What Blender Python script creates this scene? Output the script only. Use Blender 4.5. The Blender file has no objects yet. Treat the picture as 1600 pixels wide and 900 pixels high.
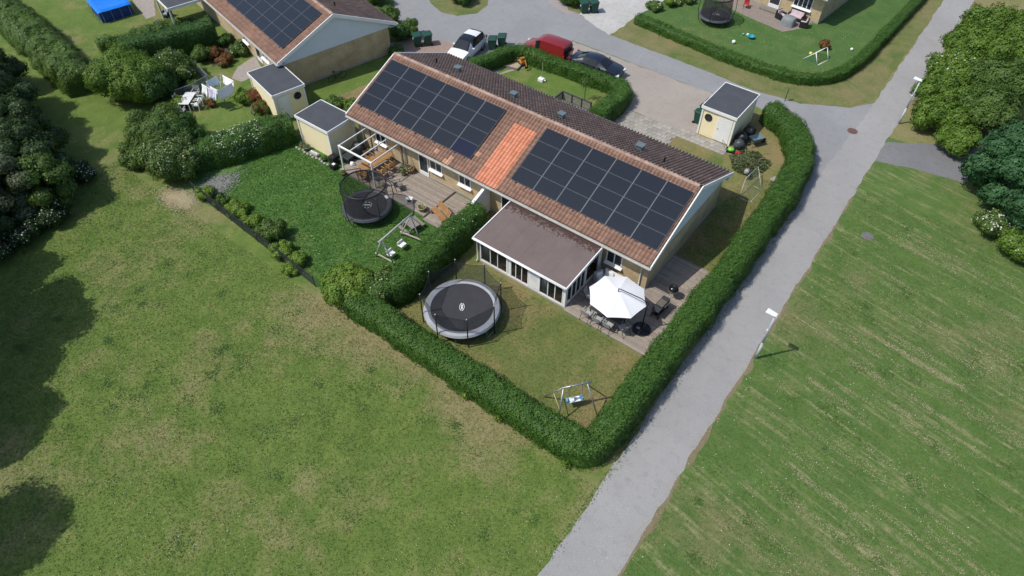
import bpy, bmesh, math, random
import numpy as np
from mathutils import Vector, Matrix

S = bpy.context.scene
COL = S.collection
R = math.radians
rnd = random.Random(7)

# ------------------------------------------------------------------ camera
cam_d = bpy.data.cameras.new('camera'); cam = bpy.data.objects.new('camera', cam_d); COL.objects.link(cam)
cam_d.sensor_width = 36.0; cam_d.lens = 36.0 * 1057.79 / 1600.0
cam_d.clip_start = 0.5; cam_d.clip_end = 3000
def set_cam(loc, yaw, pitch, roll):
    f = Vector((math.sin(yaw)*math.cos(pitch), math.cos(yaw)*math.cos(pitch), -math.sin(pitch)))
    r = Vector((math.cos(yaw), -math.sin(yaw), 0)); u = r.cross(f)
    r2 = r*math.cos(roll) + u*math.sin(roll); u2 = -r*math.sin(roll) + u*math.cos(roll)
    m = Matrix((r2, u2, -f)).transposed().to_4x4(); m.translation = Vector(loc)
    cam.matrix_world = m
set_cam((34.1862, -25.8806, 30.3635), -0.6421, 0.8405, 0.0103)
S.camera = cam

# ------------------------------------------------------------------ sky, sun, exposure
SH = (0.42, 0.54)                                    # shadow offset per metre of height
el = math.atan2(1.0, math.hypot(*SH)); az = math.atan2(-SH[0], -SH[1])   # sun azimuth from +Y towards +X
w = bpy.data.worlds.new('World'); S.world = w; w.use_nodes = True
nt = w.node_tree; bg = nt.nodes['Background']
sky = nt.nodes.new('ShaderNodeTexSky'); sky.sky_type = 'NISHITA'; sky.sun_disc = False
sky.sun_elevation = el; sky.sun_rotation = az; sky.air_density = 1.0; sky.dust_density = 1.5
nt.links.new(sky.outputs[0], bg.inputs[0]); bg.inputs[1].default_value = 0.13
sd = bpy.data.lights.new('sun', 'SUN'); sun = bpy.data.objects.new('sun', sd); COL.objects.link(sun)
sd.energy = 3.4; sd.angle = R(0.6); sd.color = (1.0, 0.955, 0.88)
sun.rotation_euler = Vector((-SH[0], -SH[1], 1.0)).to_track_quat('Z', 'Y').to_euler()
sun.location = (0, 0, 60)
S.view_settings.view_transform = 'Standard'; S.view_settings.look = 'None'
S.view_settings.gamma = 1.0; S.view_settings.exposure = 0.28
S.view_settings.use_curve_mapping = False

# ------------------------------------------------------------------ materials
MATS = {}
def newmat(name):
    m = bpy.data.materials.new(name); m.use_nodes = True
    return m, m.node_tree, m.node_tree.nodes['Principled BSDF']
def rgb(c): return (c[0], c[1], c[2], 1.0)
def N(nt, typ, **kw):
    n = nt.nodes.new(typ)
    for k, v in kw.items():
        if k in n.inputs: n.inputs[k].default_value = v
        else: setattr(n, k, v)
    return n
def mix(nt, fac, a, b, blend='MIX'):
    n = nt.nodes.new('ShaderNodeMix'); n.data_type = 'RGBA'; n.blend_type = blend
    for i, v in ((0, fac), (6, a), (7, b)):
        if hasattr(v, 'links'): nt.links.new(v, n.inputs[i])
        elif i == 0: n.inputs[0].default_value = v
        else: n.inputs[i].default_value = rgb(v)
    return n.outputs[2]
def ramp(nt, val, lo, hi):
    n = nt.nodes.new('ShaderNodeMapRange'); n.inputs[1].default_value = lo; n.inputs[2].default_value = hi
    nt.links.new(val, n.inputs[0]); return n.outputs[0]
def noise(nt, scale, detail=4, vec=None, rough=0.55, dist=0.0):
    n = nt.nodes.new('ShaderNodeTexNoise'); n.inputs['Scale'].default_value = scale
    n.inputs['Detail'].default_value = detail; n.inputs['Roughness'].default_value = rough
    n.inputs['Distortion'].default_value = dist
    if vec: nt.links.new(vec, n.inputs['Vector'])
    return n.outputs['Fac']
def coords(nt, scale=None, kind='Object', rot=None):
    t = nt.nodes.new('ShaderNodeTexCoord').outputs[kind]
    if scale is None and rot is None: return t
    mp = nt.nodes.new('ShaderNodeMapping')
    if scale: mp.inputs['Scale'].default_value = scale
    if rot: mp.inputs['Rotation'].default_value = rot
    nt.links.new(t, mp.inputs[0]); return mp.outputs[0]
def bump(nt, p, h, strength, dist):
    b = nt.nodes.new('ShaderNodeBump'); b.inputs['Strength'].default_value = strength; b.inputs['Distance'].default_value = dist
    nt.links.new(h, b.inputs['Height']); nt.links.new(b.outputs[0], p.inputs['Normal']); return b

def plain(name, col, rough=0.6, metal=0.0, var=0.18, scale=3.0, bmp=0.0, spec=0.4, col2=None, island=0.0):
    """A painted, plastic, wood or metal surface with uneven tone."""
    if name in MATS: return MATS[name]
    m, nt, p = newmat(name)
    v = coords(nt)
    n1 = noise(nt, scale, 6, v); n2 = noise(nt, scale*9, 3, v)
    c2 = col2 if col2 else tuple(max(0, x*(1-2*var)) for x in col)
    c = mix(nt, ramp(nt, n1, 0.3, 0.7), col, c2)
    c = mix(nt, ramp(nt, n2, 0.35, 0.8), c, tuple(x*(1-var) for x in col))
    if island:
        g = nt.nodes.new('ShaderNodeNewGeometry').outputs['Random Per Island']
        o = nt.nodes.new('ShaderNodeObjectInfo').outputs['Random']
        ad = nt.nodes.new('ShaderNodeMath'); ad.operation = 'ADD'; nt.links.new(g, ad.inputs[0]); nt.links.new(o, ad.inputs[1])
        fr = nt.nodes.new('ShaderNodeMath'); fr.operation = 'FRACT'; nt.links.new(ad.outputs[0], fr.inputs[0])
        c = mix(nt, ramp(nt, fr.outputs[0], -0.0, 1/island), c, (0.0, 0.0, 0.0))
    nt.links.new(c, p.inputs['Base Color'])
    p.inputs['Roughness'].default_value = rough; p.inputs['Metallic'].default_value = metal
    p.inputs['Specular IOR Level'].default_value = spec
    if bmp: bump(nt, p, n2, bmp, 0.02)
    MATS[name] = m; return m

def grass_mat(name, g1, g2, dry, dry_amt, seed=0.0, fine=1.0, streak=0.0, strip=None):
    m, nt, p = newmat(name)
    t = coords(nt)
    mp = nt.nodes.new('ShaderNodeMapping'); mp.inputs['Location'].default_value = (seed*13.1, seed*7.7, 0); nt.links.new(t, mp.inputs[0]); v = mp.outputs[0]
    big = noise(nt, 0.12, 4, v, 0.6); mid = noise(nt, 0.7, 5, v, 0.65, 0.4); sm = noise(nt, 5.0, 4, v, 0.7); fi = noise(nt, 24.0, 3, v, 0.7)
    c = mix(nt, ramp(nt, mid, 0.35, 0.65), g1, g2)
    # dry patches
    a = nt.nodes.new('ShaderNodeMath'); a.operation = 'MULTIPLY_ADD'; nt.links.new(mid, a.inputs[0]); a.inputs[1].default_value = 0.5
    nt.links.new(big, a.inputs[2])
    b = nt.nodes.new('ShaderNodeMath'); b.operation = 'MULTIPLY_ADD'; nt.links.new(sm, b.inputs[0]); b.inputs[1].default_value = 0.22; nt.links.new(a.outputs[0], b.inputs[2])
    if strip:                                            # trodden, sun-dried strip along the hedge foot
        sy = nt.nodes.new('ShaderNodeSeparateXYZ'); nt.links.new(t, sy.inputs[0])
        pr_ = nt.nodes.new('ShaderNodeMath'); pr_.operation = 'MULTIPLY'; nt.links.new(ramp(nt, sy.outputs[1], strip[0], strip[1]), pr_.inputs[0]); nt.links.new(ramp(nt, sy.outputs[0], strip[2], strip[3]), pr_.inputs[1])
        b2 = nt.nodes.new('ShaderNodeMath'); b2.operation = 'MULTIPLY_ADD'; nt.links.new(pr_.outputs[0], b2.inputs[0]); b2.inputs[1].default_value = 0.22; nt.links.new(b.outputs[0], b2.inputs[2]); b = b2
    d = ramp(nt, b.outputs[0], 1.03 - dry_amt*0.42, 1.27 - dry_amt*0.42)
    dd = nt.nodes.new('ShaderNodeMath'); dd.operation = 'MULTIPLY'; nt.links.new(d, dd.inputs[0]); dd.inputs[1].default_value = 0.85
    c = mix(nt, dd.outputs[0], c, dry)
    if streak:
        mq = nt.nodes.new('ShaderNodeMapping'); mq.vector_type = 'TEXTURE'; mq.inputs['Scale'].default_value = (6.5, 0.42, 1.0); mq.inputs['Rotation'].default_value = (0, 0, R(-10)); nt.links.new(v, mq.inputs[0]); vs = mq.outputs[0]
        st = noise(nt, 1.0, 6, vs, 0.7); br = noise(nt, 1.3, 4, v, 0.7)
        mm = nt.nodes.new('ShaderNodeMath'); mm.operation = 'MULTIPLY'; nt.links.new(ramp(nt, st, 0.50, 0.66), mm.inputs[0]); nt.links.new(ramp(nt, br, 0.38, 0.62), mm.inputs[1])
        m2 = nt.nodes.new('ShaderNodeMath'); m2.operation = 'MULTIPLY'; nt.links.new(mm.outputs[0], m2.inputs[0]); m2.inputs[1].default_value = streak
        c = mix(nt, m2.outputs[0], c, (0.24, 0.225, 0.12))
    # tufts: fine light and dark blades
    k1 = nt.nodes.new('ShaderNodeMix'); k1.data_type = 'RGBA'; k1.blend_type = 'MULTIPLY'; k1.inputs[0].default_value = 1.0
    nt.links.new(c, k1.inputs[6])
    gr = nt.nodes.new('ShaderNodeCombineColor')
    s1 = nt.nodes.new('ShaderNodeMapRange'); s1.inputs[1].default_value = 0.25; s1.inputs[2].default_value = 0.75
    s1.inputs[3].default_value = 1.0-0.30*fine; s1.inputs[4].default_value = 1.0+0.34*fine; nt.links.new(fi, s1.inputs[0])
    s2 = nt.nodes.new('ShaderNodeMapRange'); s2.inputs[1].default_value = 0.3; s2.inputs[2].default_value = 0.7
    s2.inputs[3].default_value = 0.88; s2.inputs[4].default_value = 1.12; nt.links.new(sm, s2.inputs[0])
    mu = nt.nodes.new('ShaderNodeMath'); mu.operation = 'MULTIPLY'; nt.links.new(s1.outputs[0], mu.inputs[0]); nt.links.new(s2.outputs[0], mu.inputs[1])
    for i in range(3): nt.links.new(mu.outputs[0], gr.inputs[i])
    nt.links.new(gr.outputs[0], k1.inputs[7])
    nt.links.new(k1.outputs[2], p.inputs['Base Color'])
    p.inputs['Roughness'].default_value = 0.85; p.inputs['Specular IOR Level'].default_value = 0.15
    h = nt.nodes.new('ShaderNodeMath'); h.operation = 'MULTIPLY_ADD'; nt.links.new(fi, h.inputs[0]); h.inputs[1].default_value = 0.5; nt.links.new(sm, h.inputs[2])
    bump(nt, p, h.outputs[0], 0.45, 0.05)
    MATS[name] = m; return m

def leaf_mat(name, c1, c2, c3=None, trans=0.32):
    if name in MATS: return MATS[name]
    m, nt, p = newmat(name)
    g = nt.nodes.new('ShaderNodeNewGeometry').outputs['Random Per Island']
    v = coords(nt); n1 = noise(nt, 0.9, 3, v)
    c = mix(nt, g, c1, c2)
    c = mix(nt, ramp(nt, n1, 0.45, 0.75), c, c3 if c3 else tuple(x*0.7 for x in c1))
    nt.links.new(c, p.inputs['Base Color']); p.inputs['Roughness'].default_value = 0.5
    p.inputs['Specular IOR Level'].default_value = 0.25
    tr = nt.nodes.new('ShaderNodeBsdfTranslucent'); nt.links.new(c, tr.inputs[0])
    ms = nt.nodes.new('ShaderNodeMixShader'); ms.inputs[0].default_value = trans
    nt.links.new(p.outputs[0], ms.inputs[1]); nt.links.new(tr.outputs[0], ms.inputs[2])
    nt.links.new(ms.outputs[0], nt.nodes['Material Output'].inputs[0])
    MATS[name] = m; return m

def glass_mat(name, tint=(0.03, 0.04, 0.05), clear=0.0, rough=0.04):
    if name in MATS: return MATS[name]
    m, nt, p = newmat(name)
    n1 = noise(nt, 1.5, 2, coords(nt))
    nt.links.new(mix(nt, n1, tint, tuple(x*0.5 for x in tint)), p.inputs['Base Color'])
    p.inputs['Roughness'].default_value = rough; p.inputs['Specular IOR Level'].default_value = 0.6
    if clear:
        tb = nt.nodes.new('ShaderNodeBsdfTransparent'); ms = nt.nodes.new('ShaderNodeMixShader'); ms.inputs[0].default_value = clear
        nt.links.new(p.outputs[0], ms.inputs[1]); nt.links.new(tb.outputs[0], ms.inputs[2])
        nt.links.new(ms.outputs[0], nt.nodes['Material Output'].inputs[0])
    MATS[name] = m; return m

def net_mat(name, col, opacity):
    """Fine netting, its holes far below a pixel: partly see-through."""
    m, nt, p = newmat(name)
    n1 = noise(nt, 6, 2, coords(nt)); nt.links.new(mix(nt, n1, col, tuple(x*0.7 for x in col)), p.inputs['Base Color']); p.inputs['Roughness'].default_value = 0.8
    tb = nt.nodes.new('ShaderNodeBsdfTransparent'); ms = nt.nodes.new('ShaderNodeMixShader'); ms.inputs[0].default_value = opacity
    nt.links.new(tb.outputs[0], ms.inputs[1]); nt.links.new(p.outputs[0], ms.inputs[2])
    nt.links.new(ms.outputs[0], nt.nodes['Material Output'].inputs[0])
    MATS[name] = m; return m

def asphalt_mat(name, c1, c2, grit=1.0, patch=(0.16, 0.155, 0.15), leaf=0.0):
    m, nt, p = newmat(name); v = coords(nt)
    a = noise(nt, 0.25, 5, v, 0.6, 0.5); b = noise(nt, 2.2, 5, v, 0.65); f = noise(nt, 40, 2, v, 0.8)
    c = mix(nt, ramp(nt, a, 0.35, 0.65), c1, c2)
    c = mix(nt, ramp(nt, b, 0.52, 0.8), c, patch)
    s = nt.nodes.new('ShaderNodeMapRange'); s.inputs[1].default_value = 0.25; s.inputs[2].default_value = 0.75; s.inputs[3].default_value = 1-0.28*grit; s.inputs[4].default_value = 1+0.28*grit
    nt.links.new(f, s.inputs[0])
    cc = nt.nodes.new('ShaderNodeCombineColor')
    for i in range(3): nt.links.new(s.outputs[0], cc.inputs[i])
    c = mix(nt, 1.0, c, cc.outputs[0], 'MULTIPLY')
    # cracks
    vo = nt.nodes.new('ShaderNodeTexVoronoi'); vo.feature = 'DISTANCE_TO_EDGE'; vo.inputs['Scale'].default_value = 0.22; vo.inputs['Randomness'].default_value = 1.0
    dv = nt.nodes.new('ShaderNodeTexNoise'); dv.inputs['Scale'].default_value = 1.1; dv.inputs['Detail'].default_value = 5; nt.links.new(v, dv.inputs['Vector'])
    va = nt.nodes.new('ShaderNodeVectorMath'); va.operation = 'MULTIPLY_ADD'; nt.links.new(dv.outputs['Color'], va.inputs[0]); va.inputs[1].default_value = (1.6, 1.6, 0); nt.links.new(v, va.inputs[2])
    nt.links.new(va.outputs[0], vo.inputs['Vector'])
    ck = nt.nodes.new('ShaderNodeMapRange'); ck.inputs[1].default_value = 0.0; ck.inputs[2].default_value = 0.004; ck.inputs[3].default_value = 0.14; ck.inputs[4].default_value = 0.0
    nt.links.new(vo.outputs['Distance'], ck.inputs[0])
    c = mix(nt, ck.outputs[0], c, (0.07, 0.07, 0.065))
    nt.links.new(c, p.inputs['Base Color']); p.inputs['Roughness'].default_value = 0.9; p.inputs['Specular IOR Level'].default_value = 0.2
    bump(nt, p, f, 0.4, 0.02)
    MATS[name] = m; return m

def brick_mat(name, c1, c2, mortar):
    m, nt, p = newmat(name)
    g = nt.nodes.new('ShaderNodeTexCoord').outputs['Object']
    sx = nt.nodes.new('ShaderNodeSeparateXYZ'); nt.links.new(g, sx.inputs[0])
    ad = nt.nodes.new('ShaderNodeMath'); ad.operation = 'ADD'; nt.links.new(sx.outputs[0], ad.inputs[0]); nt.links.new(sx.outputs[1], ad.inputs[1])
    cb = nt.nodes.new('ShaderNodeCombineXYZ'); nt.links.new(ad.outputs[0], cb.inputs[0]); nt.links.new(sx.outputs[2], cb.inputs[1])
    b = nt.nodes.new('ShaderNodeTexBrick'); nt.links.new(cb.outputs[0], b.inputs['Vector'])
    b.inputs['Color1'].default_value = rgb(c1); b.inputs['Color2'].default_value = rgb(c2); b.inputs['Mortar'].default_value = rgb(mortar)
    b.inputs['Scale'].default_value = 1.0; b.inputs['Brick Width'].default_value = 0.25; b.inputs['Row Height'].default_value = 0.075
    b.inputs['Mortar Size'].default_value = 0.012; b.inputs['Mortar Smooth'].default_value = 0.2
    n1 = noise(nt, 1.1, 6, g, 0.65)
    c = mix(nt, ramp(nt, n1, 0.4, 0.8), b.outputs['Color'], tuple(x*0.6 for x in c1))
    nt.links.new(c, p.inputs['Base Color']); p.inputs['Roughness'].default_value = 0.85
    bp = bump(nt, p, b.outputs['Fac'], 0.4, 0.01); bp.invert = True
    MATS[name] = m; return m

def board_mat(name, col, pitch=0.12, var=0.1, dirt=0.35):
    """Painted vertical boards: a fine relief groove every `pitch` metres."""
    m, nt, p = newmat(name)
    g = nt.nodes.new('ShaderNodeTexCoord').outputs['Object']
    sx = nt.nodes.new('ShaderNodeSeparateXYZ'); nt.links.new(g, sx.inputs[0])
    ad = nt.nodes.new('ShaderNodeMath'); ad.operation = 'ADD'; nt.links.new(sx.outputs[0], ad.inputs[0]); nt.links.new(sx.outputs[1], ad.inputs[1])
    mo = nt.nodes.new('ShaderNodeMath'); mo.operation = 'PINGPONG'; nt.links.new(ad.outputs[0], mo.inputs[0]); mo.inputs[1].default_value = pitch/2
    gv = ramp(nt, mo.outputs[0], 0.0, 0.012)
    n1 = noise(nt, 1.2, 6, g, 0.65); n2 = noise(nt, 9, 4, coords(nt, (1, 1, 0.15)), 0.6)
    c = mix(nt, ramp(nt, n1, 0.45, 0.85), col, tuple(x*(1-dirt) for x in col))
    c = mix(nt, ramp(nt, n2, 0.5, 0.9), c, tuple(x*(1-var*2) for x in col))
    nt.links.new(c, p.inputs['Base Color']); p.inputs['Roughness'].default_value = 0.7
    bump(nt, p, gv, 0.8, 0.012)
    MATS[name] = m; return m

# ------------------------------------------------------------------ mesh helpers
class MB:
    def __init__(s): s.v = []; s.f = []; s.m = []
    def add(s, vs, fs, mi=0):
        o = len(s.v); s.v += [tuple(p) for p in vs]; s.f += [tuple(i+o for i in f) for f in fs]; s.m += [mi]*len(fs); return s
    def box(s, x0, x1, y0, y1, z0, z1, mi=0):
        vs = [(x, y, z) for z in (z0, z1) for y in (y0, y1) for x in (x0, x1)]
        return s.add(vs, [(0,2,3,1), (4,5,7,6), (0,1,5,4), (1,3,7,5), (3,2,6,7), (2,0,4,6)], mi)
    def obox(s, c, sz, rz=0.0, rx=0.0, ry=0.0, mi=0):
        M = Matrix.Translation(c) @ Matrix.Rotation(rz, 4, 'Z') @ Matrix.Rotation(ry, 4, 'Y') @ Matrix.Rotation(rx, 4, 'X')
        a, b, d = sz[0]/2, sz[1]/2, sz[2]/2
        vs = [M @ Vector((x, y, z)) for z in (-d, d) for y in (-b, b) for x in (-a, a)]
        return s.add(vs, [(0,2,3,1), (4,5,7,6), (0,1,5,4), (1,3,7,5), (3,2,6,7), (2,0,4,6)], mi)
    def bar(s, p, q, w, h=None, mi=0):
        h = h or w; p = Vector(p); q = Vector(q); d = (q-p).normalized()
        up = Vector((0, 0, 1)) if abs(d.z) < 0.95 else Vector((0, 1, 0))
        a = d.cross(up).normalized()*w/2; b = a.cross(d).normalized()*h/2
        vs = [e+i*a+j*b for e in (p, q) for i, j in ((-1,-1), (1,-1), (1,1), (-1,1))]
        return s.add(vs, [(0,1,2,3), (7,6,5,4), (0,4,5,1), (1,5,6,2), (2,6,7,3), (3,7,4,0)], mi)
    def tube(s, pts, r, n=8, mi=0, cap=True):
        pts = [Vector(p) for p in pts]; k = len(pts); rs = r if isinstance(r, (list, tuple)) else [r]*k
        vs = []; fs = []; prev = None
        for i, p in enumerate(pts):
            d = (pts[min(i+1, k-1)]-pts[max(i-1, 0)]).normalized()
            if prev is None:
                up = Vector((0, 0, 1)) if abs(d.z) < 0.9 else Vector((1, 0, 0)); a = d.cross(up).normalized()
            else: a = (prev - d*prev.dot(d)).normalized()
            prev = a; b = d.cross(a)
            for j in range(n):
                t = 2*math.pi*j/n; vs.append(p + (a*math.cos(t)+b*math.sin(t))*rs[i])
        for i in range(k-1):
            for j in range(n):
                j2 = (j+1) % n; fs.append((i*n+j, i*n+j2, (i+1)*n+j2, (i+1)*n+j))
        if cap: fs += [tuple(range(n-1, -1, -1)), tuple(range((k-1)*n, k*n))]
        return s.add(vs, fs, mi)
    def prism(s, poly, z0, z1, mi=0):
        n = len(poly); ar = sum(poly[i][0]*poly[(i+1) % n][1]-poly[(i+1) % n][0]*poly[i][1] for i in range(n))
        if ar < 0: poly = poly[::-1]
        vs = [(x, y, z0) for x, y in poly]+[(x, y, z1) for x, y in poly]
        return s.add(vs, [tuple(range(n-1, -1, -1)), tuple(range(n, 2*n))]+[(i, (i+1) % n, n+(i+1) % n, n+i) for i in range(n)], mi)
    def lathe(s, prof, n=16, c=(0, 0, 0), mi=0, cap=True):
        vs = [(c[0]+r*math.cos(2*math.pi*j/n), c[1]+r*math.sin(2*math.pi*j/n), c[2]+z) for r, z in prof for j in range(n)]
        k = len(prof); fs = [(i*n+j, i*n+(j+1) % n, (i+1)*n+(j+1) % n, (i+1)*n+j) for i in range(k-1) for j in range(n)]
        if cap: fs += [tuple(range(n-1, -1, -1)), tuple(range((k-1)*n, k*n))]
        return s.add(vs, fs, mi)
    def torus(s, c, Rr, r, n=24, k=6, axis='Z', mi=0):
        vs = []; fs = []
        for i in range(n):
            a = 2*math.pi*i/n
            for j in range(k):
                b = 2*math.pi*j/k; x, y, z = (Rr+r*math.cos(b))*math.cos(a), (Rr+r*math.cos(b))*math.sin(a), r*math.sin(b)
                if axis == 'Y': x, y, z = x, z, y
                if axis == 'X': x, y, z = z, x, y
                vs.append((c[0]+x, c[1]+y, c[2]+z)); fs.append((i*k+j, ((i+1) % n)*k+j, ((i+1) % n)*k+(j+1) % k, i*k+(j+1) % k))
        return s.add(vs, fs, mi)
    def ball(s, c, r, n=12, k=8, sq=(1, 1, 1), mi=0, jit=0.0, seed=0):
        q = random.Random(seed); vs = [(c[0], c[1], c[2]-r*sq[2])]; fs = []
        for i in range(1, k):
            a = math.pi*i/k - math.pi/2
            for j in range(n):
                b = 2*math.pi*j/n; e = 1+q.uniform(-jit, jit)
                vs.append((c[0]+r*sq[0]*e*math.cos(a)*math.cos(b), c[1]+r*sq[1]*e*math.cos(a)*math.sin(b), c[2]+r*sq[2]*e*math.sin(a)))
        vs.append((c[0], c[1], c[2]+r*sq[2]))
        for j in range(n): fs.append((0, 1+(j+1) % n, 1+j))
        for i in range(k-2):
            for j in range(n): fs.append((1+i*n+j, 1+i*n+(j+1) % n, 1+(i+1)*n+(j+1) % n, 1+(i+1)*n+j))
        t = len(vs)-1; b0 = 1+(k-2)*n
        for j in range(n): fs.append((b0+j, b0+(j+1) % n, t))
        return s.add(vs, fs, mi)
    def mesh(s, name, mats, smooth=False):
        me = bpy.data.meshes.new(name); me.from_pydata(s.v, [], s.f)
        for m in (mats if isinstance(mats, (list, tuple)) else [mats]): me.materials.append(m)
        if any(s.m): me.polygons.foreach_set('material_index', s.m)
        if smooth: me.polygons.foreach_set('use_smooth', [True]*len(s.f))
        me.update(); return me
    def build(s, name, mats, parent=None, smooth=False, bevel=0.0):
        o = bpy.data.objects.new(name, s.mesh(name, mats, smooth)); COL.objects.link(o); o.parent = parent
        if bevel:
            b = o.modifiers.new('bevel', 'BEVEL'); b.width = bevel; b.segments = 2; b.limit_method = 'ANGLE'
        return o

def tag(o, label=None, cat=None, group=None, kind=None):
    if label: o['label'] = label
    if cat: o['category'] = cat
    if group: o['group'] = group
    if kind: o['kind'] = kind
    return o
def thing(name, label, cat, loc=(0, 0, 0), rz=0.0, group=None):
    o = bpy.data.objects.new(name, None); COL.objects.link(o); o.empty_display_size = 0.2
    o.location = (loc[0], loc[1], loc[2] if len(loc) > 2 else 0); o.rotation_euler = (0, 0, rz)
    return tag(o, label, cat, group)
def copy_tree(o, loc=None, rz=None, label=None, parent=None):
    c = o.copy(); COL.objects.link(c); c.parent = parent
    if loc is not None: c.location = (loc[0], loc[1], loc[2] if len(loc) > 2 else 0)
    if rz is not None: c.rotation_euler = (0, 0, rz)
    if label: c['label'] = label
    for ch in list(o.children): copy_tree(ch, parent=c)
    return c
def inst(name, me, parent, loc=(0, 0, 0), rot=(0, 0, 0), scale=None):
    o = bpy.data.objects.new(name, me); COL.objects.link(o); o.parent = parent; o.location = loc; o.rotation_euler = rot
    if scale: o.scale = scale
    return o
def ang(p, q): return math.atan2(q[1]-p[1], q[0]-p[0])

# ---- numpy noise and leaf clouds
def hash3(ix, iy, iz, seed):
    h = (ix*374761393 + iy*668265263 + iz*2147483647 + seed*1274126177) & 0xffffffff
    h = ((h ^ (h >> 13))*1274126177) & 0xffffffff
    return ((h ^ (h >> 16)) & 0xffff)/65535.0
def vnoise(Pn, scale, seed=0):
    q = np.asarray(Pn)*scale; i = np.floor(q).astype(np.int64); f = q-i; f = f*f*(3-2*f); r = 0
    for dx in (0, 1):
        for dy in (0, 1):
            for dz in (0, 1):
                wt = (f[:, 0] if dx else 1-f[:, 0])*(f[:, 1] if dy else 1-f[:, 1])*(f[:, 2] if dz else 1-f[:, 2])
                r = r + wt*hash3(i[:, 0]+dx, i[:, 1]+dy, i[:, 2]+dz, seed)
    return r
def np_mesh(name, V, nper, mat):
    nf = len(V)//nper; me = bpy.data.meshes.new(name)
    me.vertices.add(len(V)); me.vertices.foreach_set('co', np.ascontiguousarray(V, dtype=np.float32).ravel())
    me.loops.add(len(V)); me.loops.foreach_set('vertex_index', np.arange(len(V), dtype=np.int32))
    me.polygons.add(nf); me.polygons.foreach_set('loop_start', np.arange(0, len(V), nper, dtype=np.int32))
    me.materials.append(mat); me.update(calc_edges=True); return me
def leaf_quads(Pn, Nn, size, rs, aspect=0.62, flat=0.75):
    n = len(Pn); d = rs.normal(size=(n, 3)); d /= np.linalg.norm(d, axis=1)[:, None]
    nn = Nn*flat + d*(1.15-flat); nn /= np.linalg.norm(nn, axis=1)[:, None]
    t = rs.normal(size=(n, 3)); t -= nn*(t*nn).sum(1)[:, None]; t /= np.linalg.norm(t, axis=1)[:, None]
    b = np.cross(nn, t); s = size*rs.uniform(0.6, 1.35, n)[:, None]
    V = np.empty((n, 4, 3)); V[:, 0] = Pn-t*s*0.5; V[:, 1] = Pn+b*s*aspect*0.5+nn*s*0.08; V[:, 2] = Pn+t*s*0.5-nn*s*0.1; V[:, 3] = Pn-b*s*aspect*0.5+nn*s*0.08
    return V.reshape(-1, 3)
def put(name, me, parent, kind=None):
    o = bpy.data.objects.new(name, me); COL.objects.link(o); o.parent = parent
    if kind: o['kind'] = kind
    return o
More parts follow.
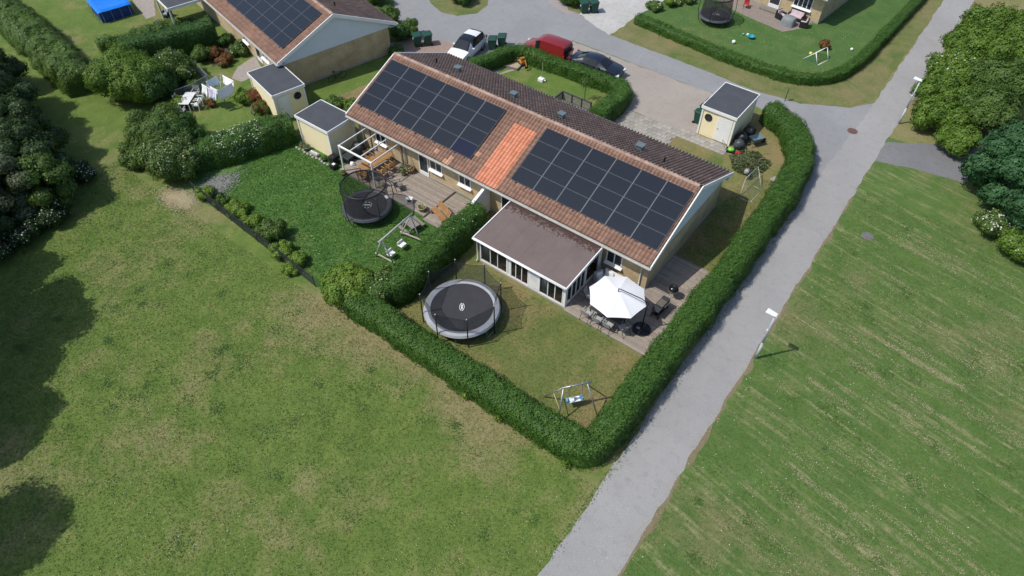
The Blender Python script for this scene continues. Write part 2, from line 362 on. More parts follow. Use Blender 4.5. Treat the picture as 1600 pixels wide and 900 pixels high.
# ---- hedges, bushes, trees
def resample(pts, step):
    out = []
    for i in range(len(pts)-1):
        a = np.array(pts[i], float); b = np.array(pts[i+1], float); L = np.linalg.norm((b-a)[:2]); k = max(1, int(round(L/step)))
        for j in range(k): out.append(a+(b-a)*j/k)
    out.append(np.array(pts[-1], float)); return np.array(out)
def smooth_line(A, it=2):
    for _ in range(it):
        B = A.copy(); B[1:-1] = (A[:-2]+2*A[1:-1]+A[2:])/4; A = B
    return A
def hedge(label, pts, width, height, mat, dens=230, leaf=0.10, amp=0.10, boxy=5.0, seed=1, group=None, smooth=3, closed_ends=(True, True), blossoms=None, name='hedge', cat='hedge', stray=0.09):
    """pts: (x, y) or (x, y, width factor, height factor)."""
    rs = np.random.RandomState(seed); base = (pts[0][0], pts[0][1])
    P4 = [(p[0], p[1], p[2] if len(p) > 2 else 1.0, p[3] if len(p) > 3 else 1.0) for p in pts]
    A = smooth_line(resample(P4, 0.25), smooth); n = len(A)
    T = np.gradient(A[:, :2], axis=0); T /= np.linalg.norm(T, axis=1)[:, None]; Sd = np.stack([T[:, 1], -T[:, 0]], 1)
    a = np.linspace(-math.pi/2, math.pi/2, 181); ex = 2.0/boxy
    cx = np.sign(np.sin(a))*np.abs(np.sin(a))**ex; cz = np.abs(np.cos(a))**ex
    w0, h0 = width/2, height
    seg = np.hypot(np.diff(cx*w0), np.diff(cz*h0)); cum = np.r_[0, np.cumsum(seg)]; per = cum[-1]; cum /= per
    def surf(u, t):
        i = np.clip(u*(n-1), 0, n-1.001); i0 = i.astype(int); fr = (i-i0)[:, None]
        C = A[i0]*(1-fr)+A[i0+1]*fr; S_ = Sd[i0]*(1-fr)+Sd[i0+1]*fr
        sx = np.interp(t, cum, cx); sz = np.interp(t, cum, cz)
        z3 = np.stack([C[:, 0], C[:, 1], C[:, 0]*0], 1); wv = w0*C[:, 2]*(.93+.14*vnoise(z3, .55, seed+21)); hv = h0*C[:, 3]*(.92+.16*vnoise(z3, .7, seed+20))
        Pt = np.stack([C[:, 0]+S_[:, 0]*sx*wv, C[:, 1]+S_[:, 1]*sx*wv, sz*hv], 1)
        nx = np.sign(sx)*np.abs(sx)**(boxy-1); nz = np.abs(sz)**(boxy-1)
        Nm = np.stack([S_[:, 0]*nx, S_[:, 1]*nx, nz], 1); Nm /= np.linalg.norm(Nm, axis=1)[:, None]+1e-6
        d = amp*2*(vnoise(Pt, 0.9, seed)-0.5) + amp*1.3*(vnoise(Pt, 2.6, seed+5)-0.5) + 0.17*(vnoise(Pt, 5.5, seed+9)-0.5)
        return Pt, Nm, d
    L = np.linalg.norm(np.diff(A[:, :2], axis=0), axis=1).sum(); cnt = int(L*per*dens)
    u = rs.uniform(0, 1, cnt); t = rs.uniform(0, 1, cnt); Pt, Nm, d = surf(u, t)
    off = d + rs.uniform(-0.08, 0.05, cnt); st = rs.uniform(0, 1, cnt) < stray; off[st] += rs.uniform(0.02, 0.16, st.sum())
    Pt = Pt+Nm*off[:, None]
    caps = []
    for e, on in ((0, closed_ends[0]), (n-1, closed_ends[1])):
        if not on: continue
        k = int(width*height*dens*0.9); sgn = -1 if e == 0 else 1
        y = rs.uniform(-1, 1, k); z = rs.uniform(0, 1, k); ok = np.abs(y)**boxy+z**boxy < 1; y, z = y[ok], z[ok]
        bulge = 0.12*(1-np.abs(y)**3)+0.1*(vnoise(np.stack([y*3, z*3, z*0], 1), 1.5, seed)-0.5)
        C = A[e]; q = np.stack([C[0]+Sd[e, 0]*y*w0*C[2]+T[e, 0]*sgn*bulge, C[1]+Sd[e, 1]*y*w0*C[2]+T[e, 1]*sgn*bulge, z*h0*C[3]], 1)
        caps.append((q, np.tile([T[e, 0]*sgn, T[e, 1]*sgn, 0.2], (len(q), 1))))
    for q, m_ in caps: Pt = np.r_[Pt, q]; Nm = np.r_[Nm, m_]
    Pt[:, 2] = np.maximum(Pt[:, 2], 0.03)
    B = np.array([base[0], base[1], 0])
    root = thing(name, label, cat, base, 0, group)
    put('foliage', np_mesh('foliage', leaf_quads(Pt-B, Nm, leaf, rs, flat=.85), 4, mat), root, 'stuff')
    # added core: a closed, uneven body under the leaves that blocks light
    kt = 14; uu = np.linspace(0, 1, n); tt = np.linspace(0, 1, kt); U_, T_ = np.meshgrid(uu, tt, indexing='ij')
    Q, Qn, qd = surf(U_.ravel(), T_.ravel()); Q = Q+Qn*(qd-0.10)[:, None]; Q[:, 2] = np.where(T_.ravel() % 1.0 == 0, 0.0, np.maximum(Q[:, 2], 0.0)); Q -= B
    f = [(i*kt+j, (i+1)*kt+j, (i+1)*kt+j+1, i*kt+j+1) for i in range(n-1) for j in range(kt-1)]
    f += [tuple(range(kt-1, -1, -1)), tuple(range((n-1)*kt, n*kt))]
    MB().add(Q.tolist(), f).build('twigs_or_core', mat, root)
    if blossoms:
        bm_, nb, ctr, rad, bs = blossoms
        dd = np.linalg.norm(Pt[:, :2]-np.array(ctr), axis=1); idx = np.where((dd < rad) & (Pt[:, 2] > height*0.35))[0]
        if len(idx):
            idx = rs.choice(idx, min(nb, len(idx)), replace=False)
            put('blossom', np_mesh('blossom', leaf_quads(Pt[idx]-B+Nm[idx]*0.05, Nm[idx], bs, rs, 0.95, 1.0), 4, bm_), root, 'stuff')
    return root

ICO = None
def ico():
    global ICO
    if ICO is None:
        bm = bmesh.new(); bmesh.ops.create_icosphere(bm, subdivisions=3, radius=1.0)
        ICO = (np.array([v.co[:] for v in bm.verts]), [tuple(v.index for v in f.verts) for f in bm.faces]); bm.free()
    return ICO
def crown_mesh(root, lobes, mat, dens, leaf, seed, B, blossoms=None, flat=0.82, rough=0.30, ground=True):
    rs = np.random.RandomState(seed); Ps = []; Ns = []
    V0, F0 = ico(); core = MB()
    Lb = np.array(lobes, float)
    for li, (cx, cy, cz, rx, ry, rz_) in enumerate(lobes):
        area = 4*math.pi*((rx*ry)**1.6/3+(rx*rz_)**1.6/3+(ry*rz_)**1.6/3)**(1/1.6)
        k = int(area*dens*1.25); D = rs.normal(size=(k, 3)); D /= np.linalg.norm(D, axis=1)[:, None]
        D = D[(D[:, 2] > -0.55)]; k = len(D)
        clump = vnoise(D*2.2+li*7.3, 1.3, seed); fine = vnoise(D*6.0+li*3.1, 1.0, seed+2)
        r = (1-rough*0.6)+rough*1.3*(clump-0.4)+0.26*(fine-0.5) + 0.16*(vnoise(D*14.0+li*5.1, 1.0, seed+4)-0.5) + rs.uniform(-0.12, 0.06, k)
        q = np.array([cx, cy, cz])+D*r[:, None]*np.array([rx, ry, rz_])
        keep = q[:, 2] > 0.04 if ground else np.ones(k, bool)
        for lj in range(len(lobes)):
            if lj == li: continue
            e = (q-Lb[lj, :3])/Lb[lj, 3:]; keep &= (e*e).sum(1) > 0.42
        Ps.append(q[keep]); Ns.append((D/np.array([rx, ry, rz_]))[keep]*min(rx, ry, rz_))
        c2 = vnoise(V0*2.2+li*7.3, 1.3, seed); rr = ((1-rough*0.6)+rough*1.3*(c2-0.4))*0.80
        W = np.array([cx, cy, cz])+V0*rr[:, None]*np.array([rx, ry, rz_])
        if ground: W[:, 2] = np.maximum(W[:, 2], 0.0)
        core.add((W-B).tolist(), F0)
    Pt = np.concatenate(Ps); Nm = np.concatenate(Ns); Nm /= np.linalg.norm(Nm, axis=1)[:, None]+1e-6
    put('crown', np_mesh('crown', leaf_quads(Pt-B, Nm, leaf, rs, flat=flat), 4, mat), root, 'stuff')
    core.build('twigs_or_core', mat, root)  # added solid cores, hidden in the lobes to stop light passing
    if blossoms:
        bmat, nb, bs, side = blossoms
        idx = np.where((Nm[:, 2] > -0.1) & (Nm @ np.array(side) > 0.1))[0]; idx = rs.choice(idx, min(nb, len(idx)), replace=False)
        put('blossom', np_mesh('blossom', leaf_quads(Pt[idx]-B+Nm[idx]*0.05, Nm[idx], bs, rs, 0.9, 1.05), 4, bmat), root, 'stuff')
def bush(label, xy, r, h, mat, seed, dens=200, leaf=0.11, lobes=7, name='bush', cat='bush', group=None, blossoms=None, stretch=(1, 1), rz=0.0, rough=0.3):
    q = random.Random(seed); root = thing(name, label, cat, xy, 0, group); B = np.array([xy[0], xy[1], 0.0]); L = []
    ca, sa = math.cos(rz), math.sin(rz)
    L.append((xy[0], xy[1], h*0.5, r*0.72*stretch[0] if abs(rz) < .01 else r*0.72, r*0.72*stretch[1] if abs(rz) < .01 else r*0.72, h*0.5))
    for i in range(lobes):
        a = 2*math.pi*(i+q.uniform(-.3, .3))/lobes; d = r*q.uniform(0.45, 0.72); s = r*q.uniform(0.36, 0.55); hh = h*q.uniform(0.32, 0.66)
        x, y = d*math.cos(a)*stretch[0], d*math.sin(a)*stretch[1]
        L.append((xy[0]+x*ca-y*sa, xy[1]+x*sa+y*ca, hh, s, s, min(hh, s*1.05)))
    crown_mesh(root, L, mat, dens, leaf, seed, B, blossoms, rough=rough)
    st = MB()
    for i in range(4):
        a = q.uniform(0, 6.28); st.tube([(0.08*math.cos(a), 0.08*math.sin(a), 0.0), (r*.25*math.cos(a), r*.25*math.sin(a), h*.35), (r*.4*math.cos(a), r*.4*math.sin(a), h*.6)], [0.04, 0.03, 0.015], 6)
    st.build('stem', bark, root); return root
def tree(label, xy, h, r, mat, seed, dens=120, leaf=0.17, lobes=14, group=None, low=0.25, name='tree', blossoms=None, rough=0.34):
    q = random.Random(seed); root = thing(name, label, 'tree', xy, 0, group); B = np.array([xy[0], xy[1], 0.0]); L = []
    tr = max(0.07, h*0.022); lean = (q.uniform(-.3, .3), q.uniform(-.3, .3))
    tk = MB().tube([(0, 0, -0.05), (lean[0]*.3, lean[1]*.3, h*0.25), (lean[0]*.7, lean[1]*.7, h*0.55), (lean[0], lean[1], h*0.82)], [tr*1.25, tr, tr*.7, tr*.25], 8)
    z0 = h*low
    for i in range(lobes):
        f = (i+0.5)/lobes; z = z0+(h-z0)*(0.10+0.80*f); env = math.sin(math.pi*min(1, max(0.06, (0.16+0.80*f))))**0.7
        a = i*2.399+q.uniform(-.4, .4); d = r*env*q.uniform(0.35, 0.78); s = r*q.uniform(0.34, 0.52)*(0.75+0.35*env)
        x, y = d*math.cos(a), d*math.sin(a); L.append((xy[0]+x+lean[0]*f, xy[1]+y+lean[1]*f, min(z, h-s*.6), s, s, s*q.uniform(.68, .9)))
        tk.tube([(lean[0]*f*.6, lean[1]*f*.6, max(h*.12, z*0.62)), (x*.5+lean[0]*f, y*.5+lean[1]*f, z*.86), (x*.9+lean[0]*f, y*.9+lean[1]*f, z)], [tr*.45, tr*.3, tr*.12], 5)
    tk.build('trunk', bark, root)
    crown_mesh(root, L, mat, dens, leaf, seed, B, blossoms, rough=rough); return root

# ------------------------------------------------------------------ common materials
bark = plain('bark', (0.10, 0.075, 0.05), 0.9, var=0.25, scale=8, bmp=0.5)
hedge_g = leaf_mat('hedge_leaf', (0.036, 0.100, 0.016), (0.098, 0.185, 0.034), (0.045, 0.118, 0.019))
hedge_d = leaf_mat('dark_hedge_leaf', (0.036, 0.095, 0.02), (0.075, 0.16, 0.034), (0.042, 0.11, 0.024))
bush_y = leaf_mat('yellow_green_leaf', (0.085, 0.165, 0.022), (0.165, 0.255, 0.04), (0.07, 0.15, 0.02))
bush_m = leaf_mat('mid_green_leaf', (0.062, 0.122, 0.026), (0.125, 0.2, 0.042), (0.07, 0.135, 0.026))
bush_l = leaf_mat('lime_leaf', (0.125, 0.22, 0.03), (0.21, 0.31, 0.05), (0.12, 0.21, 0.03))
tree_d = leaf_mat('dark_tree_leaf', (0.028, 0.062, 0.02), (0.07, 0.115, 0.036), (0.034, 0.074, 0.022))
tree_g = leaf_mat('grey_green_leaf', (0.08, 0.105, 0.052), (0.135, 0.16, 0.082), (0.08, 0.1, 0.052))
tree_b = leaf_mat('blue_green_leaf', (0.034, 0.098, 0.036), (0.07, 0.165, 0.06), (0.038, 0.106, 0.04))
white_b = leaf_mat('white_blossom', (0.62, 0.62, 0.52), (0.78, 0.78, 0.70), (0.6, 0.6, 0.5))
cream_b = leaf_mat('cream_blossom', (0.42, 0.43, 0.27), (0.58, 0.57, 0.40), (0.40, 0.42, 0.25))
red_b = leaf_mat('red_flower', (0.22, 0.02, 0.02), (0.35, 0.05, 0.03), (0.2, 0.02, 0.02))
rust_b = leaf_mat('rust_leaf', (0.16, 0.06, 0.03), (0.24, 0.12, 0.04), (0.14, 0.10, 0.03))
white = plain('white_paint', (0.78, 0.78, 0.76), 0.5, var=0.07, scale=2)
white_old = plain('weathered_white_paint', (0.70, 0.71, 0.70), 0.6, var=0.12, scale=3)
gable_w = board_mat('pale_gable_boards', (0.62, 0.68, 0.72), 0.14, 0.05, 0.1)
brick = brick_mat('yellow_brick', (0.47, 0.345, 0.175), (0.56, 0.42, 0.22), (0.42, 0.37, 0.28))
shed_y = board_mat('pale_yellow_boards', (0.84, 0.74, 0.47), 0.13, 0.04, 0.08)
felt = plain('dark_roof_felt', (0.062, 0.068, 0.080), 0.85, var=0.14, scale=1.3, bmp=0.3)
black = plain('black_plastic', (0.014, 0.014, 0.016), 0.45, var=0.2, scale=4)
dark_met = plain('dark_grey_metal', (0.045, 0.05, 0.055), 0.5, var=0.2, scale=4)
galv = plain('galvanised_steel', (0.42, 0.44, 0.45), 0.42, 0.75, var=0.15, scale=4)
grey_pl = plain('grey_fabric', (0.30, 0.31, 0.32), 0.8, var=0.12, scale=5)
wood_new = plain('oiled_wood', (0.40, 0.215, 0.085), 0.6, var=0.18, scale=6, island=0.2)
wood_old = plain('weathered_grey_wood', (0.27, 0.245, 0.21), 0.85, var=0.18, scale=6, island=0.25)
terracotta = plain('terracotta', (0.36, 0.20, 0.12), 0.8, var=0.15, scale=6)
concrete = plain('concrete', (0.36, 0.34, 0.30), 0.9, var=0.16, scale=3, bmp=0.3)
bin_g = plain('dark_green_plastic', (0.012, 0.060, 0.042), 0.5, var=0.15, scale=4)
rubber = plain('rubber', (0.016, 0.016, 0.017), 0.8, var=0.1, scale=6)
win_glass = glass_mat('window_glass', (0.035, 0.045, 0.055))
soil = plain('dark_soil', (0.075, 0.058, 0.042), 0.95, var=0.25, scale=5, bmp=0.6)

# ------------------------------------------------------------------ the ground
field = grass_mat('meadow_grass', (0.080, 0.129, 0.027), (0.115, 0.160, 0.037), (0.205, 0.175, 0.088), 0.36, 1.0, strip=(-15.5, -11.8, 6.0, 13.0))
field_r = grass_mat('mown_field_grass', (0.062, 0.114, 0.027), (0.084, 0.138, 0.035), (0.150, 0.143, 0.066), 0.32, 3.0, streak=1.0)
lawn_v = grass_mat('lush_lawn_grass', (0.046, 0.112, 0.022), (0.072, 0.145, 0.030), (0.135, 0.170, 0.055), 0.20, 5.0, 1.15)
lawn_d = grass_mat('dry_lawn_grass', (0.090, 0.122, 0.034), (0.128, 0.148, 0.043), (0.205, 0.158, 0.078), 0.74, 8.0)
lawn_n = grass_mat('garden_lawn_grass', (0.080, 0.132, 0.028), (0.110, 0.160, 0.036), (0.185, 0.160, 0.070), 0.40, 11.0)
lawn_f = grass_mat('far_lawn_grass', (0.052, 0.108, 0.028), (0.076, 0.130, 0.036), (0.12, 0.14, 0.05), 0.2, 17.0)
verge = grass_mat('verge_grass', (0.082, 0.118, 0.034), (0.108, 0.138, 0.040), (0.180, 0.155, 0.076), 0.66, 15.0)
path_m = asphalt_mat('path_asphalt', (0.255, 0.252, 0.250), (0.285, 0.281, 0.277), 0.8, (0.22, 0.217, 0.214))
street_m = asphalt_mat('street_asphalt', (0.215, 0.218, 0.226), (0.245, 0.247, 0.253), 0.6, (0.185, 0.187, 0.192))
side_m = asphalt_mat('side_path_asphalt', (0.15, 0.152, 0.158), (0.175, 0.176, 0.18), 0.8, (0.12, 0.12, 0.125))
gravel_m = asphalt_mat('brown_gravel', (0.275, 0.243, 0.215), (0.31, 0.276, 0.245), 1.1, (0.25, 0.21, 0.18))
white_gravel = asphalt_mat('pale_gravel', (0.37, 0.365, 0.35), (0.43, 0.42, 0.41), 1.4, (0.26, 0.24, 0.21))

def ragged(poly, amp=0.08, step=0.35, seed=0):
    q = random.Random(seed); out = []
    for i in range(len(poly)):
        a, b = poly[i], poly[(i+1) % len(poly)]; L = math.hypot(b[0]-a[0], b[1]-a[1]); k = max(1, int(L/step))
        nx, ny = (b[1]-a[1])/max(L, 1e-6), -(b[0]-a[0])/max(L, 1e-6); s = q.uniform(0, 99)
        for j in range(k):
            f = j/k; o = amp*(0.6*math.sin(s+f*L*1.3)+0.4*math.sin(s*2+f*L*3.7))+q.uniform(-amp, amp)*0.55
            if j == 0: o = 0
            out.append((a[0]+(b[0]-a[0])*f+nx*o, a[1]+(b[1]-a[1])*f+ny*o))
    return out
def sheet(name, poly, z, mat, rag=0.08, step=0.35, seed=0):
    poly = [p[:2] for p in poly]
    if rag: poly = ragged(poly, rag, step, seed)
    bm = bmesh.new(); vs = [bm.verts.new((x, y, z)) for x, y in poly]; f = bm.faces.new(vs)
    if f.normal.z < 0: f.normal_flip()
    bm.normal_update()
    if f.normal.z < 0: f.normal_flip()
    bmesh.ops.triangulate(bm, faces=bm.faces[:]); me = bpy.data.meshes.new(name); bm.to_mesh(me); bm.free(); me.materials.append(mat)
    o = bpy.data.objects.new(name, me); COL.objects.link(o); o['kind'] = 'structure'; return o

sheet('ground', [(-400, -400), (400, -400), (400, 400), (-400, 400)], 0.0, field, 0)
sheet('field', [(31.0, -120), (160, -120), (160, 25.5), (31.0, 25.5)], 0.004, field_r, 0)
sheet('garden_lawn', [(-6.94, -8.71), (-5.08, -10.30), (8.41, -11.22), (12.0, -11.3), (12.45, -6), (12.45, 0.9), (-4.2, 0.9), (-4.2, -3)], 0.004, lawn_v, 0.06, seed=2)
sheet('garden_lawn', [(12.6, -11.2), (28.4, -11.2), (28.2, 19), (24, 22.3), (16.2, 22.4), (16.2, 12), (12.6, 9)], 0.006, lawn_d, 0.03, seed=3)
sheet('garden_lawn', [(-18.62, -3.77), (-18.97, 2.47), (-13.18, 2.98), (-5.67, -0.58), (-7.78, -7.30), (-14.63, -7.54)], 0.004, lawn_n, 0.06, seed=4)
sheet('garden_lawn', [(-46.19, 0.60), (-30.43, -3.65), (-26.00, 5.93), (-36.54, 8.18)], 0.004, lawn_n, 0.06, seed=5)
sheet('garden_lawn', [(1.5, 10), (13.5, 10), (13.5, 18.2), (1.5, 18.2)], 0.006, lawn_n, 0.05, seed=6)
# asphalt: turning area and the lane that runs from it to the footpath
sheet('street', [(-20.80, 24.48), (-10.85, 16.19), (-6.88, 14.74), (-8.5, 12.3), (2.2, 12.3), (2.2, 18.6), (4.2, 22.9), (18.2, 22.75), (20.5, 23.3), (23.6, 22.8), (26.3, 21.2), (27.9, 18.0), (28.6, 13.5), (29.0, 13.4), (29.0, 29.7), (27.6, 27.6), (25.9, 26.7), (24.2, 25.7), (20, 25.25), (14.58, 25.64), (6.18, 25.82), (1.91, 27.44), (-8.04, 34.52)], 0.008, street_m, 0.05, seed=7)
sheet('gravel_drive', [(1.29, 27.61), (6.24, 25.72), (6.54, 27.91), (6.32, 30.25), (6.86, 33.97), (7.31, 42.62), (0.01, 36.89)], 0.014, white_gravel, 0.10, seed=8)
sheet('sidewalk', [(-4.91, 29.30), (-0.59, 27.12), (1.24, 26.60), (1.29, 27.61), (-1.11, 28.74), (-3.60, 30.32)], 0.012, plain('pink_slabs', (0.30, 0.27, 0.26), 0.9, var=0.1), 0.03, seed=9)
sheet('gravel_parking', [(1.6, 12.5), (3.6, 17.4), (2.2, 21.6), (4.4, 22.8), (18.4, 22.7), (19.3, 21.0), (19.4, 16.6), (18.4, 16.4), (13.4, 16.6), (13.2, 18.8), (4.5, 18.6)], 0.012, gravel_m, 0.07, seed=10)
sheet('gravel_parking', [(-7.2, 12.2), (-3.6, 13.6), (-2.2, 16.5), (-4.6, 15.8), (-7.8, 14.2)], 0.012, plain('red_gravel', (0.30, 0.22, 0.18), 0.95, var=0.15, bmp=0.4), 0.08, seed=11)
isl = sheet('grass_island', [(-15.79, 24.48), (-10.65, 20.42), (-8.58, 19.73), (-6.89, 20.08), (-5.79, 21.58), (-6.04, 23.53), (-7.41, 25.55), (-10.26, 28.82)], 0.014, verge, 0.05, seed=12)
sheet('grass_verge', [(-2.74, 31.00), (0.66, 27.45), (1.91, 27.44), (2.02, 29.50), (0.80, 33.77)], 0.016, verge, 0.05, seed=13)
sheet('grass_verge', [(6.18, 25.82), (14.58, 25.64), (20, 25.2), (24.2, 25.65), (25.9, 26.7), (27.6, 27.6), (28.7, 29.9), (28.6, 60), (8, 60), (6.25, 29.56)], 0.006, verge, 0.05, seed=14)
sheet('garden_lawn', [(6.58, 30.77), (15.46, 30.02), (20.57, 29.91), (24.19, 31.43), (25.87, 35.37), (26.57, 43.10), (26.84, 55.12), (9.0, 60), (5, 45)], 0.010, lawn_f, 0.04, seed=15)
# footpath and the side path that leaves it under the trees
sheet('footpath', [(28.95, -70), (29.05, -16), (28.72, -4.5), (28.62, 7.5), (28.9, 29.7), (28.75, 40), (28.55, 52), (28.5, 120), (30.9, 120), (30.95, 54), (31.2, 30), (31.35, 16.7), (31.6, -4), (31.75, -15), (31.8, -70)], 0.012, path_m, 0.07, 0.4, seed=16)
sheet('side_path', [(31.28, 24.75), (31.03, 21.80), (33.52, 22.60), (37.17, 23.33), (40.5, 26.8), (52, 26.0), (52, 36.0), (44, 37.5), (38.5, 29.5)], 0.010, side_m, 0.07, seed=17)
sheet('bare_soil', [(31.25, 16.7), (31.45, -4), (31.65, -15), (31.7, -40), (32.05, -40), (31.95, -15), (31.78, -4), (31.6, 7), (31.5, 16.7)], 0.008, plain('dry_earth', (0.20, 0.155, 0.10), 0.95, var=0.3, scale=2, col2=(0.14, 0.13, 0.06)), 0.13, 0.4, seed=18)
sheet('planting_bed', [(-17.15, 0.14), (-18.11, 4.53), (-21.53, 6.28), (-20.63, 3.71)], 0.010, soil, 0.1, seed=19)
sheet('patio', [(-14.64, 0.31), (-13.50, 0.46), (-13.52, 2.71), (-15.95, 3.72), (-15.71, 1.78)], 0.014, plain('patio_slabs', (0.33, 0.29, 0.26), 0.9, var=0.15, bmp=0.3), 0.05, seed=20)
sheet('planting_bed', [(-6.2, 1.5), (-4.2, 11.0), (0.3, 9.5), (0.3, 1.0), (-3.4, 0.6)], 0.004, grass_mat('weedy_ground', (0.085, 0.095, 0.030), (0.13, 0.125, 0.045), (0.21, 0.16, 0.085), 0.75, 21.0), 0.08, seed=21)
sheet('patio', [(7.89, 39.33), (13.42, 37.10), (18.46, 36.01), (19.54, 37.61), (20.17, 40.45), (12.72, 43.12)], 0.016, plain('brown_patio_slabs', (0.25, 0.21, 0.18), 0.9, var=0.15, bmp=0.3), 0.04, seed=22)
sheet('patio', [(-35.21, 3.75), (-29.22, 1.82), (-29.07, 2.73), (-33.26, 5.28)], 0.012, plain('patio_slabs', (0.33, 0.29, 0.26)), 0.04, seed=23)

# concrete paving in front of the right-hand home, slab by slab
pav = thing('paving', 'pale concrete slab paving between brown tiled roof and yellow shed', 'paving', (13.4, 12.2, 0))
pav_m = plain('paving_slab', (0.40, 0.375, 0.33), 0.9, var=0.2, scale=2.5, bmp=0.35, island=0.28)
slab = MB().box(0.008, 0.392, 0.008, 0.392, -0.01, 0.032).mesh('slab', pav_m)
def in_pav(x, y):
    if 13.2 < x < 18.4 and 12.0 < y < 16.7: return (y > 13.3 or x < 15.6) and not (x > 17.6 and y < 14.2)
    return 18.4 <= x < 22.5 and 15.75 < y < 16.8
for j in range(12):
    for i in range(-1, 24):
        x, y = 13.3+i*0.4+(0.2 if j % 2 else 0), 12.1+j*0.4
        if in_pav(x+.2, y+.2): inst('slab', slab, pav, (x-13.4+rnd.uniform(-.004, .004), y-12.2, 0.012+rnd.uniform(0, .008)), (rnd.uniform(-.008, .008), rnd.uniform(-.008, .008), rnd.uniform(-.008, .008)))
# manhole covers
def manhole(xy, r, mat, label):
    t = thing('manhole_cover', label, 'manhole', xy)
    MB().lathe([(r+.09, 0.0), (r+.09, 0.022), (r+.01, 0.024), (r+.01, 0.0)], 28, cap=False).build('rim', mat, t)
    m = MB().lathe([(r, 0.0), (r, 0.020), (0.02, 0.024)], 28)
    for k in range(-3, 4): w_ = math.sqrt(max(0, (r*.85)**2-(k*r*.24)**2)); m.box(-w_, w_, k*r*.24-.02, k*r*.24+.02, 0.018, 0.030)
    m.build('lid', mat, t)
manhole((28.79, 24.56), 0.30, plain('rusty_iron', (0.16, 0.085, 0.07), 0.8, var=0.2), 'rusty brown round manhole cover in the footpath junction')
manhole((33.46, 13.57), 0.30, plain('grey_iron', (0.17, 0.165, 0.16), 0.8, var=0.2), 'grey round manhole cover in the mown field grass')
# ------------------------------------------------------------------ houses
trim_g = plain('pale_grey_gutter', (.46, .45, .42), .6, var=.15, scale=3)
def tile_mat(name, cols):
    m, nt, p = newmat(name)
    g = nt.nodes.new('ShaderNodeNewGeometry').outputs['Random Per Island']
    o = nt.nodes.new('ShaderNodeObjectInfo').outputs['Random']
    ad = nt.nodes.new('ShaderNodeMath'); ad.operation = 'ADD'; nt.links.new(g, ad.inputs[0]); nt.links.new(o, ad.inputs[1])
    fr = nt.nodes.new('ShaderNodeMath'); fr.operation = 'FRACT'; nt.links.new(ad.outputs[0], fr.inputs[0])
    v = coords(nt); n1 = noise(nt, 0.5, 6, v, 0.7); n2 = noise(nt, 14, 4, v, 0.7)
    c = mix(nt, fr.outputs[0], cols[0], cols[1]); c = mix(nt, ramp(nt, n1, 0.40, 0.72), c, cols[2]); c = mix(nt, ramp(nt, n2, 0.55, 0.85), c, cols[3])
    nt.links.new(c, p.inputs['Base Color']); p.inputs['Roughness'].default_value = 0.85; p.inputs['Specular IOR Level'].default_value = 0.25
    bump(nt, p, n2, 0.35, 0.01); MATS[name] = m; return m
tile_brown = tile_mat('brown_roof_tile', ((0.200, 0.112, 0.080), (0.300, 0.180, 0.130), (0.165, 0.100, 0.076), (0.32, 0.235, 0.185)))
tile_lifted = tile_mat('lifted_roof_tile', ((0.25, 0.155, 0.122), (0.42, 0.275, 0.215), (0.23, 0.145, 0.115), (0.48, 0.38, 0.31)))  # lighter copy of the tiles for the back slope, offsetting its weaker sun
tile_orange = tile_mat('orange_roof_tile', ((0.47, 0.185, 0.105), (0.60, 0.255, 0.155), (0.48, 0.19, 0.11), (0.58, 0.27, 0.17)))
tile_ridge = tile_mat('pale_ridge_tile', ((0.26, 0.165, 0.128), (0.42, 0.31, 0.25), (0.24, 0.16, 0.13), (0.52, 0.44, 0.38)))
tile_pale = tile_mat('sandy_roof_tile', ((0.46, 0.26, 0.16), (0.50, 0.30, 0.19), (0.44, 0.25, 0.15), (0.5, 0.33, 0.23)))
TW, TP = 0.25, 0.361
def tile_arrays():
    s = np.array([0, .06, .16, .30, .44, .58, .70, .80, .9, 1.0]); k = len(s)-1; z = np.array([.004, .040, .068, .082, .080, .062, .034, .010, 0, .0])
    x = s*(TW-0.006)
    lo = np.stack([x, np.zeros(k+1), z+0.044], 1); up = np.stack([x, np.full(k+1, TP+0.03), z+0.006], 1); lip = np.stack([x, np.zeros(k+1)+0.006, z+0.008], 1)
    V = np.concatenate([lo, up, lip]); n = k+1
    F = [(i, i+1, n+i+1, n+i) for i in range(k)]+[(2*n+i, 2*n+i+1, i+1, i) for i in range(k)]
    return V, np.array(F)
TV, TF = tile_arrays()
tile_me = MB().add(TV.tolist(), TF.tolist())
def tile_field(name, M, cells, mat, parent, seed):
    rs = np.random.RandomState(seed); c = np.array(cells, float); n = len(c)
    V = np.tile(TV, (n, 1, 1)); V[:, :, 0] += (c[:, 0]*TW)[:, None]; V[:, :, 1] += (c[:, 1]*TP)[:, None]
    V[:, :, 2] += rs.uniform(-0.003, 0.007, n)[:, None]; V[:, :, 0] += rs.uniform(-0.003, 0.003, n)[:, None]
    V = V.reshape(-1, 3) @ np.array(M.to_3x3()).T + np.array(M.translation)
    F = (TF[None]+(np.arange(n)*len(TV))[:, None, None]).reshape(-1, 4)
    me = bpy.data.meshes.new(name); me.vertices.add(len(V)); me.vertices.foreach_set('co', V.astype(np.float32).ravel())
    me.loops.add(F.size); me.loops.foreach_set('vertex_index', F.astype(np.int32).ravel()); me.polygons.add(len(F)); me.polygons.foreach_set('loop_start', np.arange(0, F.size, 4, dtype=np.int32))
    me.materials.append(mat); me.update(calc_edges=True)
    return put(name, me, parent, 'stuff')
